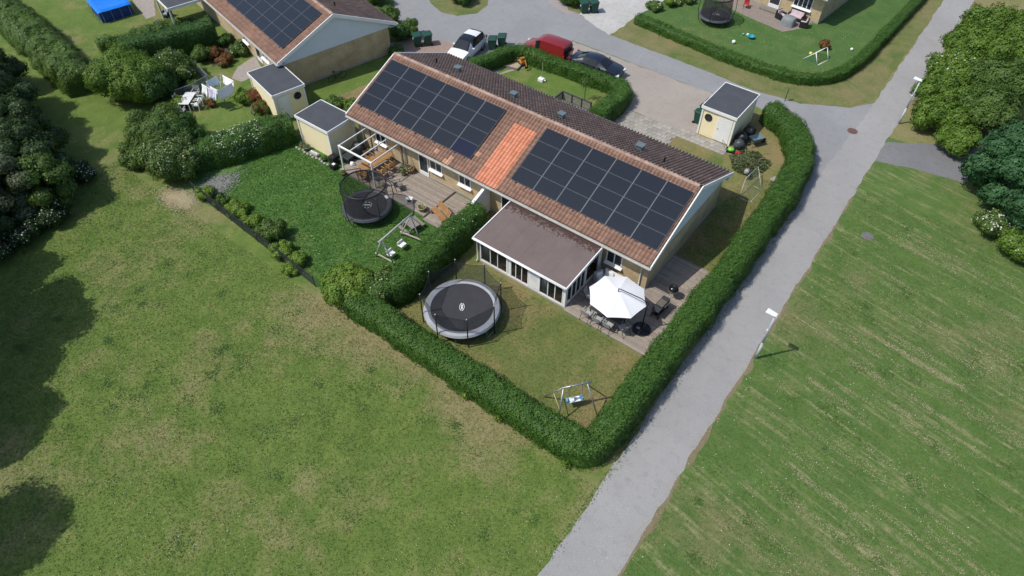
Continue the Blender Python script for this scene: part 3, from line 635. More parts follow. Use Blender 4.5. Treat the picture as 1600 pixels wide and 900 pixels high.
def window(parent, x0, x1, z0, z1, y, parts=2, name='window', sill=True, door=False):
    f = MB(); fw = 0.07; d = 0.05
    f.box(x0, x0+fw, y-d, y+.02, z0, z1); f.box(x1-fw, x1, y-d, y+.02, z0, z1); f.box(x0+fw, x1-fw, y-d+.002, y+.02, z1-fw, z1); f.box(x0+fw, x1-fw, y-d+.002, y+.02, z0, z0+(fw if not door else .35))
    wd = (x1-x0-fw)/parts
    for i in range(1, parts): f.box(x0+i*wd, x0+i*wd+fw, y-d+.004, y+.02, z0+fw, z1-fw)
    o = f.build(name, white, parent, bevel=0.006)
    for i in range(parts): MB().box(x0+fw+i*wd+.001, x0+(i+1)*wd-.001, y-.022, y-.008, z0+(fw if not door else .35)+.001, z1-fw-.001).build('pane', win_glass, o)
    if sill: MB().add([(x0-.06, y, z0+.02), (x1+.06, y, z0+.02), (x1+.06, y-.20, z0-.06), (x0-.06, y-.20, z0-.06), (x0-.06, y, z0-.18), (x1+.06, y, z0-.18), (x1+.06, y-.20, z0-.10), (x0-.06, y-.20, z0-.10)], [(0,3,2,1), (3,7,6,2), (7,4,5,6), (0,4,7,3), (1,2,6,5), (0,1,5,4)]).build('sill', white, o)
    return o
def gable_house(name, label, loc, rz, L, W2=5.30, wb=5.45, he=2.69, hr=4.99, hb=2.60, windows=(), orange=None, pale=(), vents=(), pipes=(), downs=(), tile_rows=True, seed=1, gables=(True, True)):
    H = thing(name, label, 'house', loc, rz)
    W = W2+wb; yw0, yw1 = 0.6, W-0.6; zt = 2.45; xs0, xs1 = 0.32, L-0.32
    w = MB().box(xs0, xs1, yw0, yw1, -0.05, zt+.2); w.build('wall', brick, H)
    MB().box(xs0-.03, xs1+.03, yw0-.03, yw1+.03, -0.02, 0.18).build('plinth', concrete, H)
    def roofz(y): return he+(hr-he)*y/W2 if y < W2 else hr+(hb-hr)*(y-W2)/wb
    # gable cladding above the brick
    for x in (xs0-0.035, xs1+0.035):
        sg = -1 if x < L/2 else 1
        pr = [(yw0-.35, zt-.12), (yw1+.35, zt-.12), (yw1+.35, roofz(yw1+.35)-.13), (W2, hr-.13), (yw0-.35, roofz(yw0-.35)-.13)]
        v = [(x, a, b) for a, b in pr]+[(x-sg*.07, a, b) for a, b in pr]
        n = len(pr); MB().add(v, [tuple(range(n)), tuple(range(2*n-1, n-1, -1))]+[(i, (i+1) % n, n+(i+1) % n, n+i) for i in range(n)]).build('gable_cladding', gable_w, H)
    # roof deck and eaves soffit
    pr = [(0.0, he), (W2, hr), (W, hb), (W, hb-.10), (W2, hr-.12), (0.0, he-.10)]
    v = [(0.03, a, b) for a, b in pr]+[(L-.03, a, b) for a, b in pr]; n = 6
    roof = MB().add(v, [tuple(range(n)), tuple(range(2*n-1, n-1, -1))]+[(i, (i+1) % n, n+(i+1) % n, n+i) for i in range(n)]).build('roof', plain('roof_deck', (0.12, 0.09, 0.07), 0.9), H)
    MB().box(0.05, L-.05, 0.06, yw0, he-.22, he-.16).build('soffit', white_old, H); MB().box(0.05, L-.05, yw1, W-.06, hb-.22, hb-.16).build('soffit', white_old, H)
    af, ab = math.atan2(hr-he, W2), math.atan2(hr-hb, wb)
    Mf = Matrix.Translation((0.02, -0.05, he+.0)) @ Matrix.Rotation(af, 4, 'X')
    Mb = Matrix.Translation((L-.02, W+.05, hb+.0)) @ Matrix.Rotation(math.pi, 4, 'Z') @ Matrix.Rotation(ab, 4, 'X')
    nc = int((L-.04)/TW); nr = 16
    om = tile_me.mesh('roof_tile', tile_orange); pm = tile_me.mesh('roof_tile', tile_pale); cells = []
    for j in range(nr):
        for i in range(nc):
            if orange and orange[0] <= i < orange[1] and j < orange[2]:
                q = Mf @ Matrix.Translation((i*TW, j*TP, 0.002)); o = inst('roof_tile', om, roof); o.matrix_local = q
            elif (i, j) in pale: o = inst('roof_tile', pm, roof); o.matrix_local = Mf @ Matrix.Translation((i*TW, j*TP, 0.002))
            else: cells.append((i, j))
    tile_field('front_tiles', Mf, cells, tile_brown, roof, seed)
    tile_field('back_tiles', Mb, [(i, j) for i in range(nc) for j in range(nr)], tile_lifted, roof, seed+1)
    rm = MB(); k = 7
    vs = [(x, 0.13*sc*math.cos(math.pi*t/k), 0.11*sc*math.sin(math.pi*t/k)) for x, sc in ((0, 1.25), (0.345, 0.88)) for t in range(k+1)]
    rm.add(vs, [(i, i+1, k+2+i, k+1+i) for i in range(k)]+[tuple(range(k, -1, -1))]); rme = rm.mesh('ridge_tile', tile_ridge)
    for i in range(int(L/0.33)): inst('ridge_tile', rme, roof, (0.02+i*0.33, W2, hr+.02+rnd.uniform(-.006, .006)), (0, 0, rnd.uniform(-.02, .02)))
    # barge boards, fascia, gutters
    for x in (0.0, L):
        for (ya, za, yb, zb) in ((-.08, he-.03, W2, hr+.0), (W+.08, hb-.03, W2, hr+.0)):
            m = MB(); t = .022; v = [(x-t, ya, za-.16), (x-t, yb, zb-.16), (x-t, yb, zb+.13), (x-t, ya, za+.13)]; v += [(a+2*t+.02, b, c) for a, b, c in v]
            m.add(v, [(0,1,2,3), (7,6,5,4), (0,4,5,1), (1,5,6,2), (2,6,7,3), (3,7,4,0)]); m.build('barge_board', white, H)
    for y, z, s in ((-.06, he-.05, -1), (W+.10, hb-.05, 1)):
        MB().box(0.03, L-.03, y-.012 if s < 0 else y-.01, y+.01 if s < 0 else y+.012, z-.14, z+.03).build('fascia', trim_g, H)
        g = MB(); pts = [(y+s*.02, z-.02), (y+s*.03, z-.09), (y+s*.08, z-.11), (y+s*.13, z-.09), (y+s*.14, z-.02), (y+s*.125, z-.02), (y+s*.08, z-.09), (y+s*.035, z-.02)]
        v = [(0.0, a, b) for a, b in pts]+[(L, a, b) for a, b in pts]; n = 8
        g.add(v, [tuple(range(n)), tuple(range(2*n-1, n-1, -1))]+[(i, (i+1) % n, n+(i+1) % n, n+i) for i in range(n)]); g.build('gutter', trim_g if s < 0 else white, H)
    for x in downs: MB().tube([(x, -.10, he-.14), (x, .2, he-.42), (x, yw0-.08, he-.6), (x, yw0-.08, 0.15), (x, yw0-.2, 0.06)], 0.042, 8).build('downpipe', white_old, H, True)
    for wd in windows: window(H, *wd[:4], yw0-.002, *wd[4:])
    for (x, y, s) in vents:
        z = roofz(y); m = MB().box(x-.22*s, x+.22*s, y-.2*s, y+.2*s, z-.12, z+.48*s); m.obox((x, y, z+.52*s), (.58*s, .52*s, .06)); m.obox((x, y+.28, roofz(y+.28)+.075), (.6*s, .45*s, .015), 0, -ab)
        m.build('roof_vent', plain('blue_grey_sheet_metal', (0.16, 0.21, 0.235), 0.5, 0.3, var=0.15), H, bevel=0.01)
    for (x, y) in pipes: MB().tube([(x, y, roofz(y)-.05), (x, y, roofz(y)+.42)], .055, 10).lathe([(.075, 0), (.075, .1), (.05, .12)], 10, (x, y, roofz(y)+.36)).build('vent_pipe', black, H)
    return H

house = gable_house('duplex_house', 'long yellow brick duplex house with brown tiled roof and orange tile patch', (0, 0, 0), 0, 24.64,
    windows=[(2.05, 3.1, 1.0, 2.05, 2), (6.2, 7.08, 0.08, 2.08, 1, 'door', False, True), (7.24, 8.36, 1.0, 2.02, 2), (9.85, 10.9, 1.02, 2.02, 2), (13.45, 14.35, 0.1, 2.05, 1, 'door', False, True), (21.5, 22.6, 0.85, 1.95, 2)],
    orange=(47, 54, 13), pale={(36, 0), (37, 0), (37, 1), (42, 4), (32, 1), (43, 4)}, vents=[(4.25, 7.35, .85), (9.69, 6.85, .85), (13.67, 6.85, .85), (19.49, 7.15, .95)], pipes=[(2.4, 7.1), (21.4, 6.8)], downs=(0.75, 4.9, 23.9), seed=1)
# grey-green posts on the front wall of the left home
for x, lab in ((2.0, 'slim brown timber post against brick wall beside the pergola'), (5.05, 'slim brown timber post against brick wall beside flower pots')):
    t = thing('wall_post', lab, 'post', (x-.25, 0.35, 0)); MB().box(-.05, .05, -.05, .05, 0, 2.45).build('post', plain('brown_post', (0.22, 0.17, 0.12), 0.7), t, bevel=.006); MB().box(-.09, .09, -.09, .09, 0, .16).build('base', concrete, t, bevel=.006)
H2R = -R(13.4)
h2m = Matrix.Translation((-9.13, 1.47, 0)) @ Matrix.Rotation(H2R, 4, 'Z')
def h2(x, y, z=0.0): v = h2m @ Vector((x, y, z)); return (v.x, v.y, v.z)
house2 = gable_house('brick_house', 'yellow brick house with pale blue gable triangle and brown tiled roof', h2(-24.6, 0), H2R, 24.6,
    windows=[(15.9, 17.0, .95, 2.0, 2), (18.3, 19.3, .1, 2.05, 1, 'door', False, True), (19.6, 20.9, .95, 2.0, 2)], vents=[], pipes=[(22.4, 6.6)], downs=(), seed=5)
p3 = (20.49, 39.43); p3b = (13.75, 40.04)
h3r = ang(p3b, p3)
house3 = gable_house('brick_house', 'yellow brick house corner behind the wicker sofa and green lawn', (p3[0]-math.cos(h3r)*12.3+math.sin(h3r)*.6, p3[1]-math.sin(h3r)*12.3-math.cos(h3r)*.6, 0), h3r, 12.62,
    windows=[(7.2, 8.3, .1, 2.1, 1, 'door', False, True), (9.5, 11.3, .95, 2.05, 4)], seed=9)

# solar panels
def pv_mat(name, a, b):
    m, nt, p = newmat(name); v = coords(nt)
    br = nt.nodes.new('ShaderNodeTexBrick'); br.offset = 0.0; nt.links.new(v, br.inputs['Vector'])
    br.inputs['Scale'].default_value = 1.0; br.inputs['Brick Width'].default_value = 0.172; br.inputs['Row Height'].default_value = 0.087; br.inputs['Mortar Size'].default_value = 0.004
    br.inputs['Color1'].default_value = rgb(a); br.inputs['Color2'].default_value = rgb(b); br.inputs['Mortar'].default_value = rgb(tuple(x*1.8 for x in a))
    o = nt.nodes.new('ShaderNodeObjectInfo').outputs['Random']; n1 = noise(nt, 0.7, 4, v)
    c = mix(nt, ramp(nt, o, -.6, 1.6), br.outputs['Color'], b); c = mix(nt, ramp(nt, n1, .5, .9), c, (0.020, 0.022, 0.027))
    nt.links.new(c, p.inputs['Base Color']); p.inputs['Roughness'].default_value = 0.25; p.inputs['Specular IOR Level'].default_value = 0.22; MATS[name] = m; return m
pv = pv_mat('panel_glass', (0.012, 0.016, 0.023), (0.015, 0.020, 0.029)); pv_blue = pv_mat('blue_panel_glass', (0.008, 0.012, 0.028), (0.010, 0.014, 0.034))
pv_fr = plain('panel_frame', (0.11, 0.12, 0.14), 0.5, 0.2, var=0.1); rail_m = plain('panel_rail', (0.17, 0.19, 0.21), 0.5, 0.2, var=0.1)
PW, PH, GX, GY = 1.712, 1.038, 1.74, 1.054
pan_me = MB().box(0.018, PW-.018, 0.012, PH-.012, 0, 0.033).mesh('solar_panel', pv); pan_b = MB().box(0.018, PW-.018, 0.012, PH-.012, 0, 0.033).mesh('solar_panel', pv_blue)
fr_me = MB().box(0, .017, 0, PH, -.004, .037).box(PW-.017, PW, 0, PH, -.004, .037).box(.017, PW-.017, 0, .011, -.004, .036).box(.017, PW-.017, PH-.011, PH, -.004, .036).mesh('frame', pv_fr)
def array(label, M, cols, rows, blue=(), group='rooftop solar arrays'):
    t = thing('solar_array', label, 'solar panels', M.translation, 0, group); t.matrix_world = M
    for i in range(cols):
        for j in range(rows):
            o = inst('solar_panel', pan_b if (i, j) in blue else pan_me, t, (i*GX, j*GY, .07+rnd.uniform(0, .004)), (rnd.uniform(-.003, .003), rnd.uniform(-.003, .003), 0)); inst('frame', fr_me, o)
    r = MB().box(cols*0, cols*GX-.03, 0.18, .22, 0.0, .064)
    for j in range(rows): r.box(0.01, cols*GX-.03, j*GY+.76, j*GY+.80, 0, .062)
    r2 = MB()
    for i in range(1, cols): r2.box(i*GX-.0265, i*GX-.0015, -.03, rows*GY, 0.066, .098)
    r.build('mounting_rail', rail_m, t); r2.build('cover_strip', rail_m, t)
    hk = MB().box(0, .08, -.10, .02, -.02, .06).mesh('roof_hook', black)
    for i in range(cols*2): inst('roof_hook', hk, t, (.35+i*GX/2, 0, 0))
    return t
aF = math.atan2(2.30, 5.30)
def slopeM(base, x, s): return base @ Matrix.Translation((x, s*math.cos(aF), 2.69+s*math.sin(aF))) @ Matrix.Rotation(aF, 4, 'X') @ Matrix.Translation((0, 0, .075))
s_bot = 5.78-.56-4.22
array('black solar array beside the orange tiles with one bluer corner panel', slopeM(Matrix.Identity(4), .28, s_bot), 6, 4, {(5, 0)})
array('black solar array over the brown-roofed conservatory', slopeM(Matrix.Identity(4), 14.0, s_bot), 6, 4)
array('black solar array on roof with pale blue gable triangle', slopeM(h2m, -.9-10.44, s_bot+.1), 6, 4)

# sheds
def shed(label, loc, rz, wx, wy, h, door, hole, front='-y', gx=True):
    """door/hole: positions along x on the given side."""
    t = thing('garden_shed', label, 'shed', loc, rz)
    MB().box(0, wx, 0, wy, 0, h-.12).build('wall', shed_y, t)
    for x in (0, wx):
        for y in (0, wy): MB().box(x-.06, x+.06, y-.06, y+.06, 0.02, h-.13).build('corner_board', white, t, bevel=.004)
    MB().box(-.10, wx+.10, -.10, wy+.10, h-.119, h).build('roof', felt, t)
    tr = MB(); e = .13; tr.box(-e, wx+e, -e, -e+.05, h-.18, h+.04).box(-e, wx+e, wy+e-.05, wy+e, h-.18, h+.04).box(-e, -e+.05, -e+.05, wy+e-.05, h-.178, h+.038).box(wx+e-.05, wx+e, -e+.05, wy+e-.05, h-.178, h+.038)
    tr.build('roof_trim', white, t)
    s = MB()
    for k in range(1, 3): s.box(-.08, wx+.08, k*wy/3-.012, k*wy/3+.012, h-.002, h+.006)
    s.build('felt_seam', felt, t)
    if door:
        side, a, b = door
        d = MB().box(a, b, -.035, .0, .05, 2.02) if side == '-y' else MB().box(wx, wx+.035, a, b, .05, 2.02)
        d = d.build('door', white, t, bevel=.006)
        (MB().tube([(a+.1, -.06, 1.05), (a+.22, -.06, 1.05)], .014, 6) if side == '-y' else MB().tube([(wx+.06, a+.1, 1.05), (wx+.06, a+.22, 1.05)], .014, 6)).build('handle', dark_met, d)
    if hole:
        side, c = hole
        r_ = MB().torus((c, -.02, 1.62) if side == '-y' else (wx+.02, c, 1.62), .27, .035, 24, 6, 'Y' if side == '-y' else 'X').build('round_window', black, t, True)
        m = MB(); n = 24; ctr = [(c+.27*math.cos(2*math.pi*i/n), -.012, 1.62+.27*math.sin(2*math.pi*i/n)) if side == '-y' else (wx+.012, c+.27*math.cos(2*math.pi*i/n), 1.62+.27*math.sin(2*math.pi*i/n)) for i in range(n)]
        m.add(ctr+[(p[0]-(0 if side == '-y' else .02), p[1]+(.02 if side == '-y' else 0), p[2]) for p in ctr], [tuple(range(n)), tuple(range(2*n-1, n-1, -1))]+[(i, (i+1) % n, n+(i+1) % n, n+i) for i in range(n)]).build('pane', win_glass, r_)
    return t
shed('pale yellow garden shed with blank walls beside the pergola', (-3.1, -2.0, 0), 0, 3.2, 2.3, 2.38, None, None)
shed('pale yellow garden shed with white door and round window by paving', (19.5, 17.05, 0), 0, 2.55, 3.75, 2.42, ('-y', 1.28, 2.42), ('-y', .55))
shed('pale yellow garden shed with round window beside the clothes airer', h2(-0.8, -2.15), H2R, 4.0, 2.45, 2.35, ('x', .25, 1.15), ('x', 1.85))
# ------------------------------------------------------------------ conservatory
def roof_felt_brown():
    m, nt, p = newmat('brown_felt_with_moss'); v = coords(nt)
    n1 = noise(nt, 0.8, 5, v, .6); n2 = noise(nt, 5.5, 6, v, .75); n3 = noise(nt, 22, 3, v, .7); n4 = noise(nt, 9, 5, v, .8)
    c = mix(nt, ramp(nt, n1, .35, .7), (0.125, 0.094, 0.088), (0.150, 0.115, 0.106))
    c = mix(nt, ramp(nt, n3, .5, .9), c, (0.11, 0.085, 0.08))
    sx = nt.nodes.new('ShaderNodeSeparateXYZ'); nt.links.new(v, sx.inputs[0])
    def thr(fac, lo, hi, nz, k, col, c):                       # moss and lichen grow along the edges
        a = nt.nodes.new('ShaderNodeMath'); a.operation = 'MULTIPLY_ADD'; nt.links.new(nz, a.inputs[0]); a.inputs[1].default_value = k; nt.links.new(ramp(nt, fac, lo, hi), a.inputs[2])
        return mix(nt, ramp(nt, a.outputs[0], 1.02, 1.10), c, col)
    c = thr(sx.outputs[1], 1.3, 4.35, n2, 1.08, (0.050, 0.026, 0.020), c)
    c = thr(sx.outputs[1], 0.9, -1.6, n4, 0.85, (0.30, 0.29, 0.27), c)
    c = mix(nt, ramp(nt, n4, .66, .70), c, (0.42, 0.42, 0.38))
    nt.links.new(c, p.inputs['Base Color']); p.inputs['Roughness'].default_value = .9; bump(nt, p, n2, .5, .02); return m
CX0, CX1, CY0, CY1 = 14.95, 21.3, -3.5, 0.55
cons = thing('conservatory', 'white glazed conservatory with mossy brown felt roof against brick house', 'conservatory', (CX0, CY0, 0))
LX, LY = CX1-CX0, CY1-CY0
z_f, z_b = 2.12, 2.46
v = [(-.22, -.28, z_f-.02), (LX+.16, -.28, z_f-.02), (LX+.16, LY-.5, z_b), (-.22, LY-.5, z_b)]
m = MB().add(v+[(a, b, c-.09) for a, b, c in v], [(0,1,2,3), (7,6,5,4), (0,4,5,1), (1,5,6,2), (2,6,7,3), (3,7,4,0)]); roofc = m.build('roof', roof_felt_brown(), cons)
for k in range(1, 6): MB().add([(k*1.07-.2-.015, -.27, z_f-.012), (k*1.07-.2+.015, -.27, z_f-.012), (k*1.07-.2+.015, LY-.52, z_b+.006), (k*1.07-.2-.015, LY-.52, z_b+.006)], [(0,1,2,3)]).build('felt_seam', roofc.data.materials[0], roofc)
MB().box(-.25, LX+.19, -.33, -.285, z_f-.17, z_f+.02).build('front_trim', white, cons)
for x in (-.26, LX+.165):
    w_ = [(x, -.33, z_f-.17), (x, LY-.48, z_b-.15), (x, LY-.48, z_b+.045), (x, -.33, z_f+.035)]
    MB().add(w_+[(a+.06, b, c) for a, b, c in w_], [(3,2,1,0), (4,5,6,7), (0,1,5,4), (1,2,6,5), (2,3,7,6), (3,0,4,7)]).build('side_trim', white, cons)
MB().box(-.06, LX+.06, -.06, LY, -.02, 0.12).build('plinth', concrete, cons)
MB().box(.05, LX-.05, .05, LY, .121, .135).build('floor', plain('red_brown_floor', (0.20, 0.105, 0.06), .6, var=.25, scale=5), cons)
cgl = glass_mat('conservatory_glass', (0.02, 0.025, 0.03), 0.62)
def zr(y): return z_f+(z_b-z_f)*(y+.28)/(LY-.22)-.12
# front: glazed bays between posts (x positions local)
base = MB().box(0, LX, 0, .07, .12, .22); base.build('bottom_rail', white, cons)
MB().box(0, LX, 0, .07, zr(0)-.20, zr(0)).build('top_rail', white, cons)
fx = [0, .80, 1.36, 2.05, 2.30, 2.74, 3.18, 3.64, 4.46, 5.08, 5.58, 6.12, LX]
for i, x in enumerate(fx[:-1]):
    wd = {0: .09, 3: .12, 4: .12, 7: .07, 8: .07}.get(i, .05)
    MB().box(x, x+wd, -.005, .075, .22, zr(0)-.2).build('mullion', white, cons)
MB().box(LX-.16, LX+.005, -.006, .16, .10, zr(0)+.02).build('corner_post', white, cons)
for i in range(len(fx)-2):
    a, b = fx[i]+.05, fx[i+1]
    if i == 3: MB().box(a, b, .02, .05, .22, zr(0)-.2).build('panel', white, cons); continue
    if i == 7:
        d = MB().box(a, b, .0, .05, .2, zr(0)-.2).build('door', white, cons); MB().box(a+.15, b-.15, -.006, .0, .9, zr(0)-.35).build('door_panel', white_old, d); continue
    MB().box(a, b, .03, .042, .22, zr(0)-.2).build('pane', cgl, cons)
# right side: sliding panes, then an open bay
def side(yy0, yy1, nm, mt, x0, x1, z0=.2):
    w_ = [(x0, yy0, z0), (x0, yy1, z0), (x0, yy1, zr(yy1)-.1), (x0, yy0, zr(yy0)-.1)]
    return MB().add(w_+[(x1, b, c) for a, b, c in w_], [(3,2,1,0), (4,5,6,7), (0,1,5,4), (1,2,6,5), (2,3,7,6), (3,0,4,7)]).build(nm, mt, cons)
MB().box(LX-.08, LX, .1, LY, .12, .22).build('bottom_rail', white, cons)
w_ = [(LX-.08, .1, zr(.1)-.12), (LX-.08, LY, zr(LY)-.12), (LX-.08, LY, zr(LY)), (LX-.08, .1, zr(.1))]
MB().add(w_+[(LX, b, c) for a, b, c in w_], [(3,2,1,0), (4,5,6,7), (0,1,5,4), (1,2,6,5), (2,3,7,6), (3,0,4,7)]).build('top_rail', white, cons)
for y, wd in ((.16, .06), (.66, .05), (1.14, .05), (1.60, .05), (2.02, .20), (3.52, .35)): side(y, y+wd, 'mullion', white, LX-.075, LX+.004)
for a, b in ((.22, .66), (.71, 1.14), (1.19, 1.60), (1.65, 2.02), (3.15, 3.52)): side(a, b, 'pane', cgl, LX-.05, LX-.036)
# left side: boarded
side(.1, LY, 'side_wall', white_old, .0, .06, .12)
MB().tube([(-.10, -.36, z_f-.12), (-.10, -.12, z_f-.36), (-.10, -.10, .25), (-.10, -.25, .12)], .04, 8).build('downpipe', white_old, cons, True)
MB().tube([(-.25, -.36, z_f-.04), (LX+.19, -.36, z_f-.06)], .05, 8).build('gutter', white, cons, True)
# curtains inside, each its own thing
cur_m = plain('pale_blue_cloth', (0.55, 0.66, 0.70), .85, var=.15, scale=8)
def curtain(x0, x1, label, mat):
    t = thing('curtain', label, 'curtain', (CX0+x0, CY0+.16, .2)); n = 26; vs = []
    for i in range(n+1):
        x = (x1-x0)*i/n; y = .035*math.sin(i*1.15)
        vs += [(x, y, 0), (x, y, 1.66), (x, y+.01, 1.66), (x, y+.01, 0)]
    MB().add(vs, [(i*4+j, (i+1)*4+j, (i+1)*4+(j+1) % 4, i*4+(j+1) % 4) for i in range(n) for j in range(4)]).build('cloth', mat, t, True); MB().tube([(0, 0, 1.67), (x1-x0, 0, 1.67)], .012, 6).build('rail', galv, t)
curtain(4.55, 5.02, 'pale blue curtain behind the front glass of the conservatory', cur_m)
curtain(.10, .78, 'grey blue curtain inside the conservatory corner by the downpipe', plain('grey_blue_cloth', (0.36, 0.42, 0.46), .85, var=.15, scale=8))

# generic seats
def wicker_chair(t, mat, cush, w=.7, d=.7):
    MB().box(-w/2, w/2, -d/2, d/2, .05, .30).build('seat', mat, t, bevel=.02); MB().box(-w/2, w/2, d/2-.12, d/2, .30, .74).build('backrest', mat, t, bevel=.02)
    for s in (-1, 1): MB().box(s*w/2-(.1 if s > 0 else 0), s*w/2+(.1 if s < 0 else 0), -d/2, d/2-.12, .30, .56).build('armrest', mat, t, bevel=.02)
    if cush: MB().obox((0, -.06, .36), (w-.22, d-.16, .12)).build('cushion', cush, t, bevel=.03); MB().obox((0, d/2-.2, .56), (w-.22, .12, .36), 0, -.2).build('back_cushion', cush, t, bevel=.03)
def rattan(): return plain('brown_rattan', (0.10, 0.055, 0.035), .7, var=.25, scale=20, bmp=.5)
for (x, y, a, lab) in ((16.0, -2.3, 1.4, 'brown rattan armchair by the curtain inside the conservatory'), (17.9, -2.2, 3.3, 'brown rattan armchair behind the middle panes of the conservatory'), (20.4, -2.0, 4.4, 'brown rattan armchair behind the panes beside the blue curtain')):
    t = thing('rattan_armchair', lab, 'chair', (x, y, .135), a); wicker_chair(t, rattan(), plain('rust_cushion', (0.28, 0.11, 0.06), .85, var=.2))
t = thing('low_table', 'low brown table inside the conservatory', 'table', (19.2, -1.4, .135)); MB().box(-.5, .5, -.3, .3, .40, .44).build('top', wood_new, t, bevel=.01)
for sx in (-1, 1):
    for sy in (-1, 1): MB().box(sx*.44-.03, sx*.44+.03, sy*.25-.03, sy*.25+.03, 0, .40).build('leg', wood_new, t)
t = thing('kamado_grill', 'black dome grill standing in the open conservatory bay', 'grill', (20.85, -.75, .135)); MB().lathe([(.12, .45), (.30, .55), (.36, .75), (.34, .95), (.2, 1.12), (.05, 1.16)], 18).build('bowl', black, t, True)
for k in range(3): MB().tube([(.3*math.cos(k*2.1), .3*math.sin(k*2.1), 0), (.18*math.cos(k*2.1), .18*math.sin(k*2.1), .6)], .02, 6).build('leg', dark_met, t)

# white party wall between the two homes
t = thing('privacy_wall', 'white rendered privacy wall with sloped top between the two homes', 'wall', (12.42, .6, 0))
v = [(-.07, 0, 0), (-.07, -1.75, 0), (-.07, -1.75, 1.7), (-.07, 0, 2.3)]
MB().add(v+[(.07, b, c) for a, b, c in v], [(0,1,2,3), (7,6,5,4), (0,4,5,1), (1,5,6,2), (2,6,7,3), (3,7,4,0)]).build('wall', white_old, t)
v = [(-.1, .0, 2.302), (-.1, -1.8, 1.692), (-.1, -1.8, 1.74), (-.1, 0, 2.35)]
MB().add(v+[(.1, b, c) for a, b, c in v], [(0,1,2,3), (7,6,5,4), (0,4,5,1), (1,5,6,2), (2,6,7,3), (3,7,4,0)]).build('coping', white, t)

# ------------------------------------------------------------------ decks, board by board
deck_m = plain('grey_brown_decking', (0.36, 0.305, 0.255), .85, var=.16, scale=4, bmp=.3, island=.32)
def deck(label, loc, x_of_row, rows, pitch=.125, z=.10, mat=None, joints=()):
    t = thing('wooden_deck', label, 'deck', loc); meshes = {}
    for j in range(rows):
        for (a, b) in x_of_row(j):
            cuts = [a]+[q for q in ((joints[j % len(joints)],) if joints else ()) if a < q < b]+[b]
            for c0, c1 in zip(cuts[:-1], cuts[1:]):
                key = (round(c1-c0, 2))
                if key not in meshes: meshes[key] = MB().box(0, c1-c0-.008, 0, pitch-.012, -.028, 0).mesh('board', mat or deck_m)
                inst('board', meshes[key], t, (c0, j*pitch, z+rnd.uniform(-.003, .003)), (rnd.uniform(-.01, .01), 0, rnd.uniform(-.0012, .0012)))
    return t
dl = deck('weathered plank deck with table and pots along the brick wall', (1.4, -2.62, 0), lambda j: [(0.0, 8.05)], 25, joints=(3.2, 5.0, 2.4, 4.2))
MB().box(0, 8.04, -.035, -.002, 0, .09).build('edge_board', wood_old, dl); MB().box(8.052, 8.14, -.03, 3.13, 0, .10).build('end_beam', plain('dark_old_wood', (0.07, 0.05, 0.04), .9), dl); MB().box(0, 8.0, .02, 3.1, 0.0, .06).build('joists', soil, dl)
d2 = deck('lower grey plank deck between the hedge and white privacy wall', (9.56, -2.9, 0), lambda j: [(0.0, 2.72)], 27, z=.045, joints=(1.4, 2.0, .9))
MB().box(0.02, 2.7, .02, 3.3, 0.0, .015).build('joists', soil, d2)
dr = deck('grey plank deck around the house corner with parasol and grills', (21.38, -3.68, 0), lambda j: [(0.0, 5.75)] if j*.125-3.68 < .42 else [(2.98, 5.75)], 64, joints=(3.6, 4.2, 2.6, 5.0))
MB().box(0, 5.75, -.035, -.002, 0, .09).build('edge_board', wood_old, dr); MB().box(0, 5.7, .02, 4.1, 0.0, .06).box(3.0, 5.7, 4.1, 7.95, 0, .06).build('joists', soil, dr)

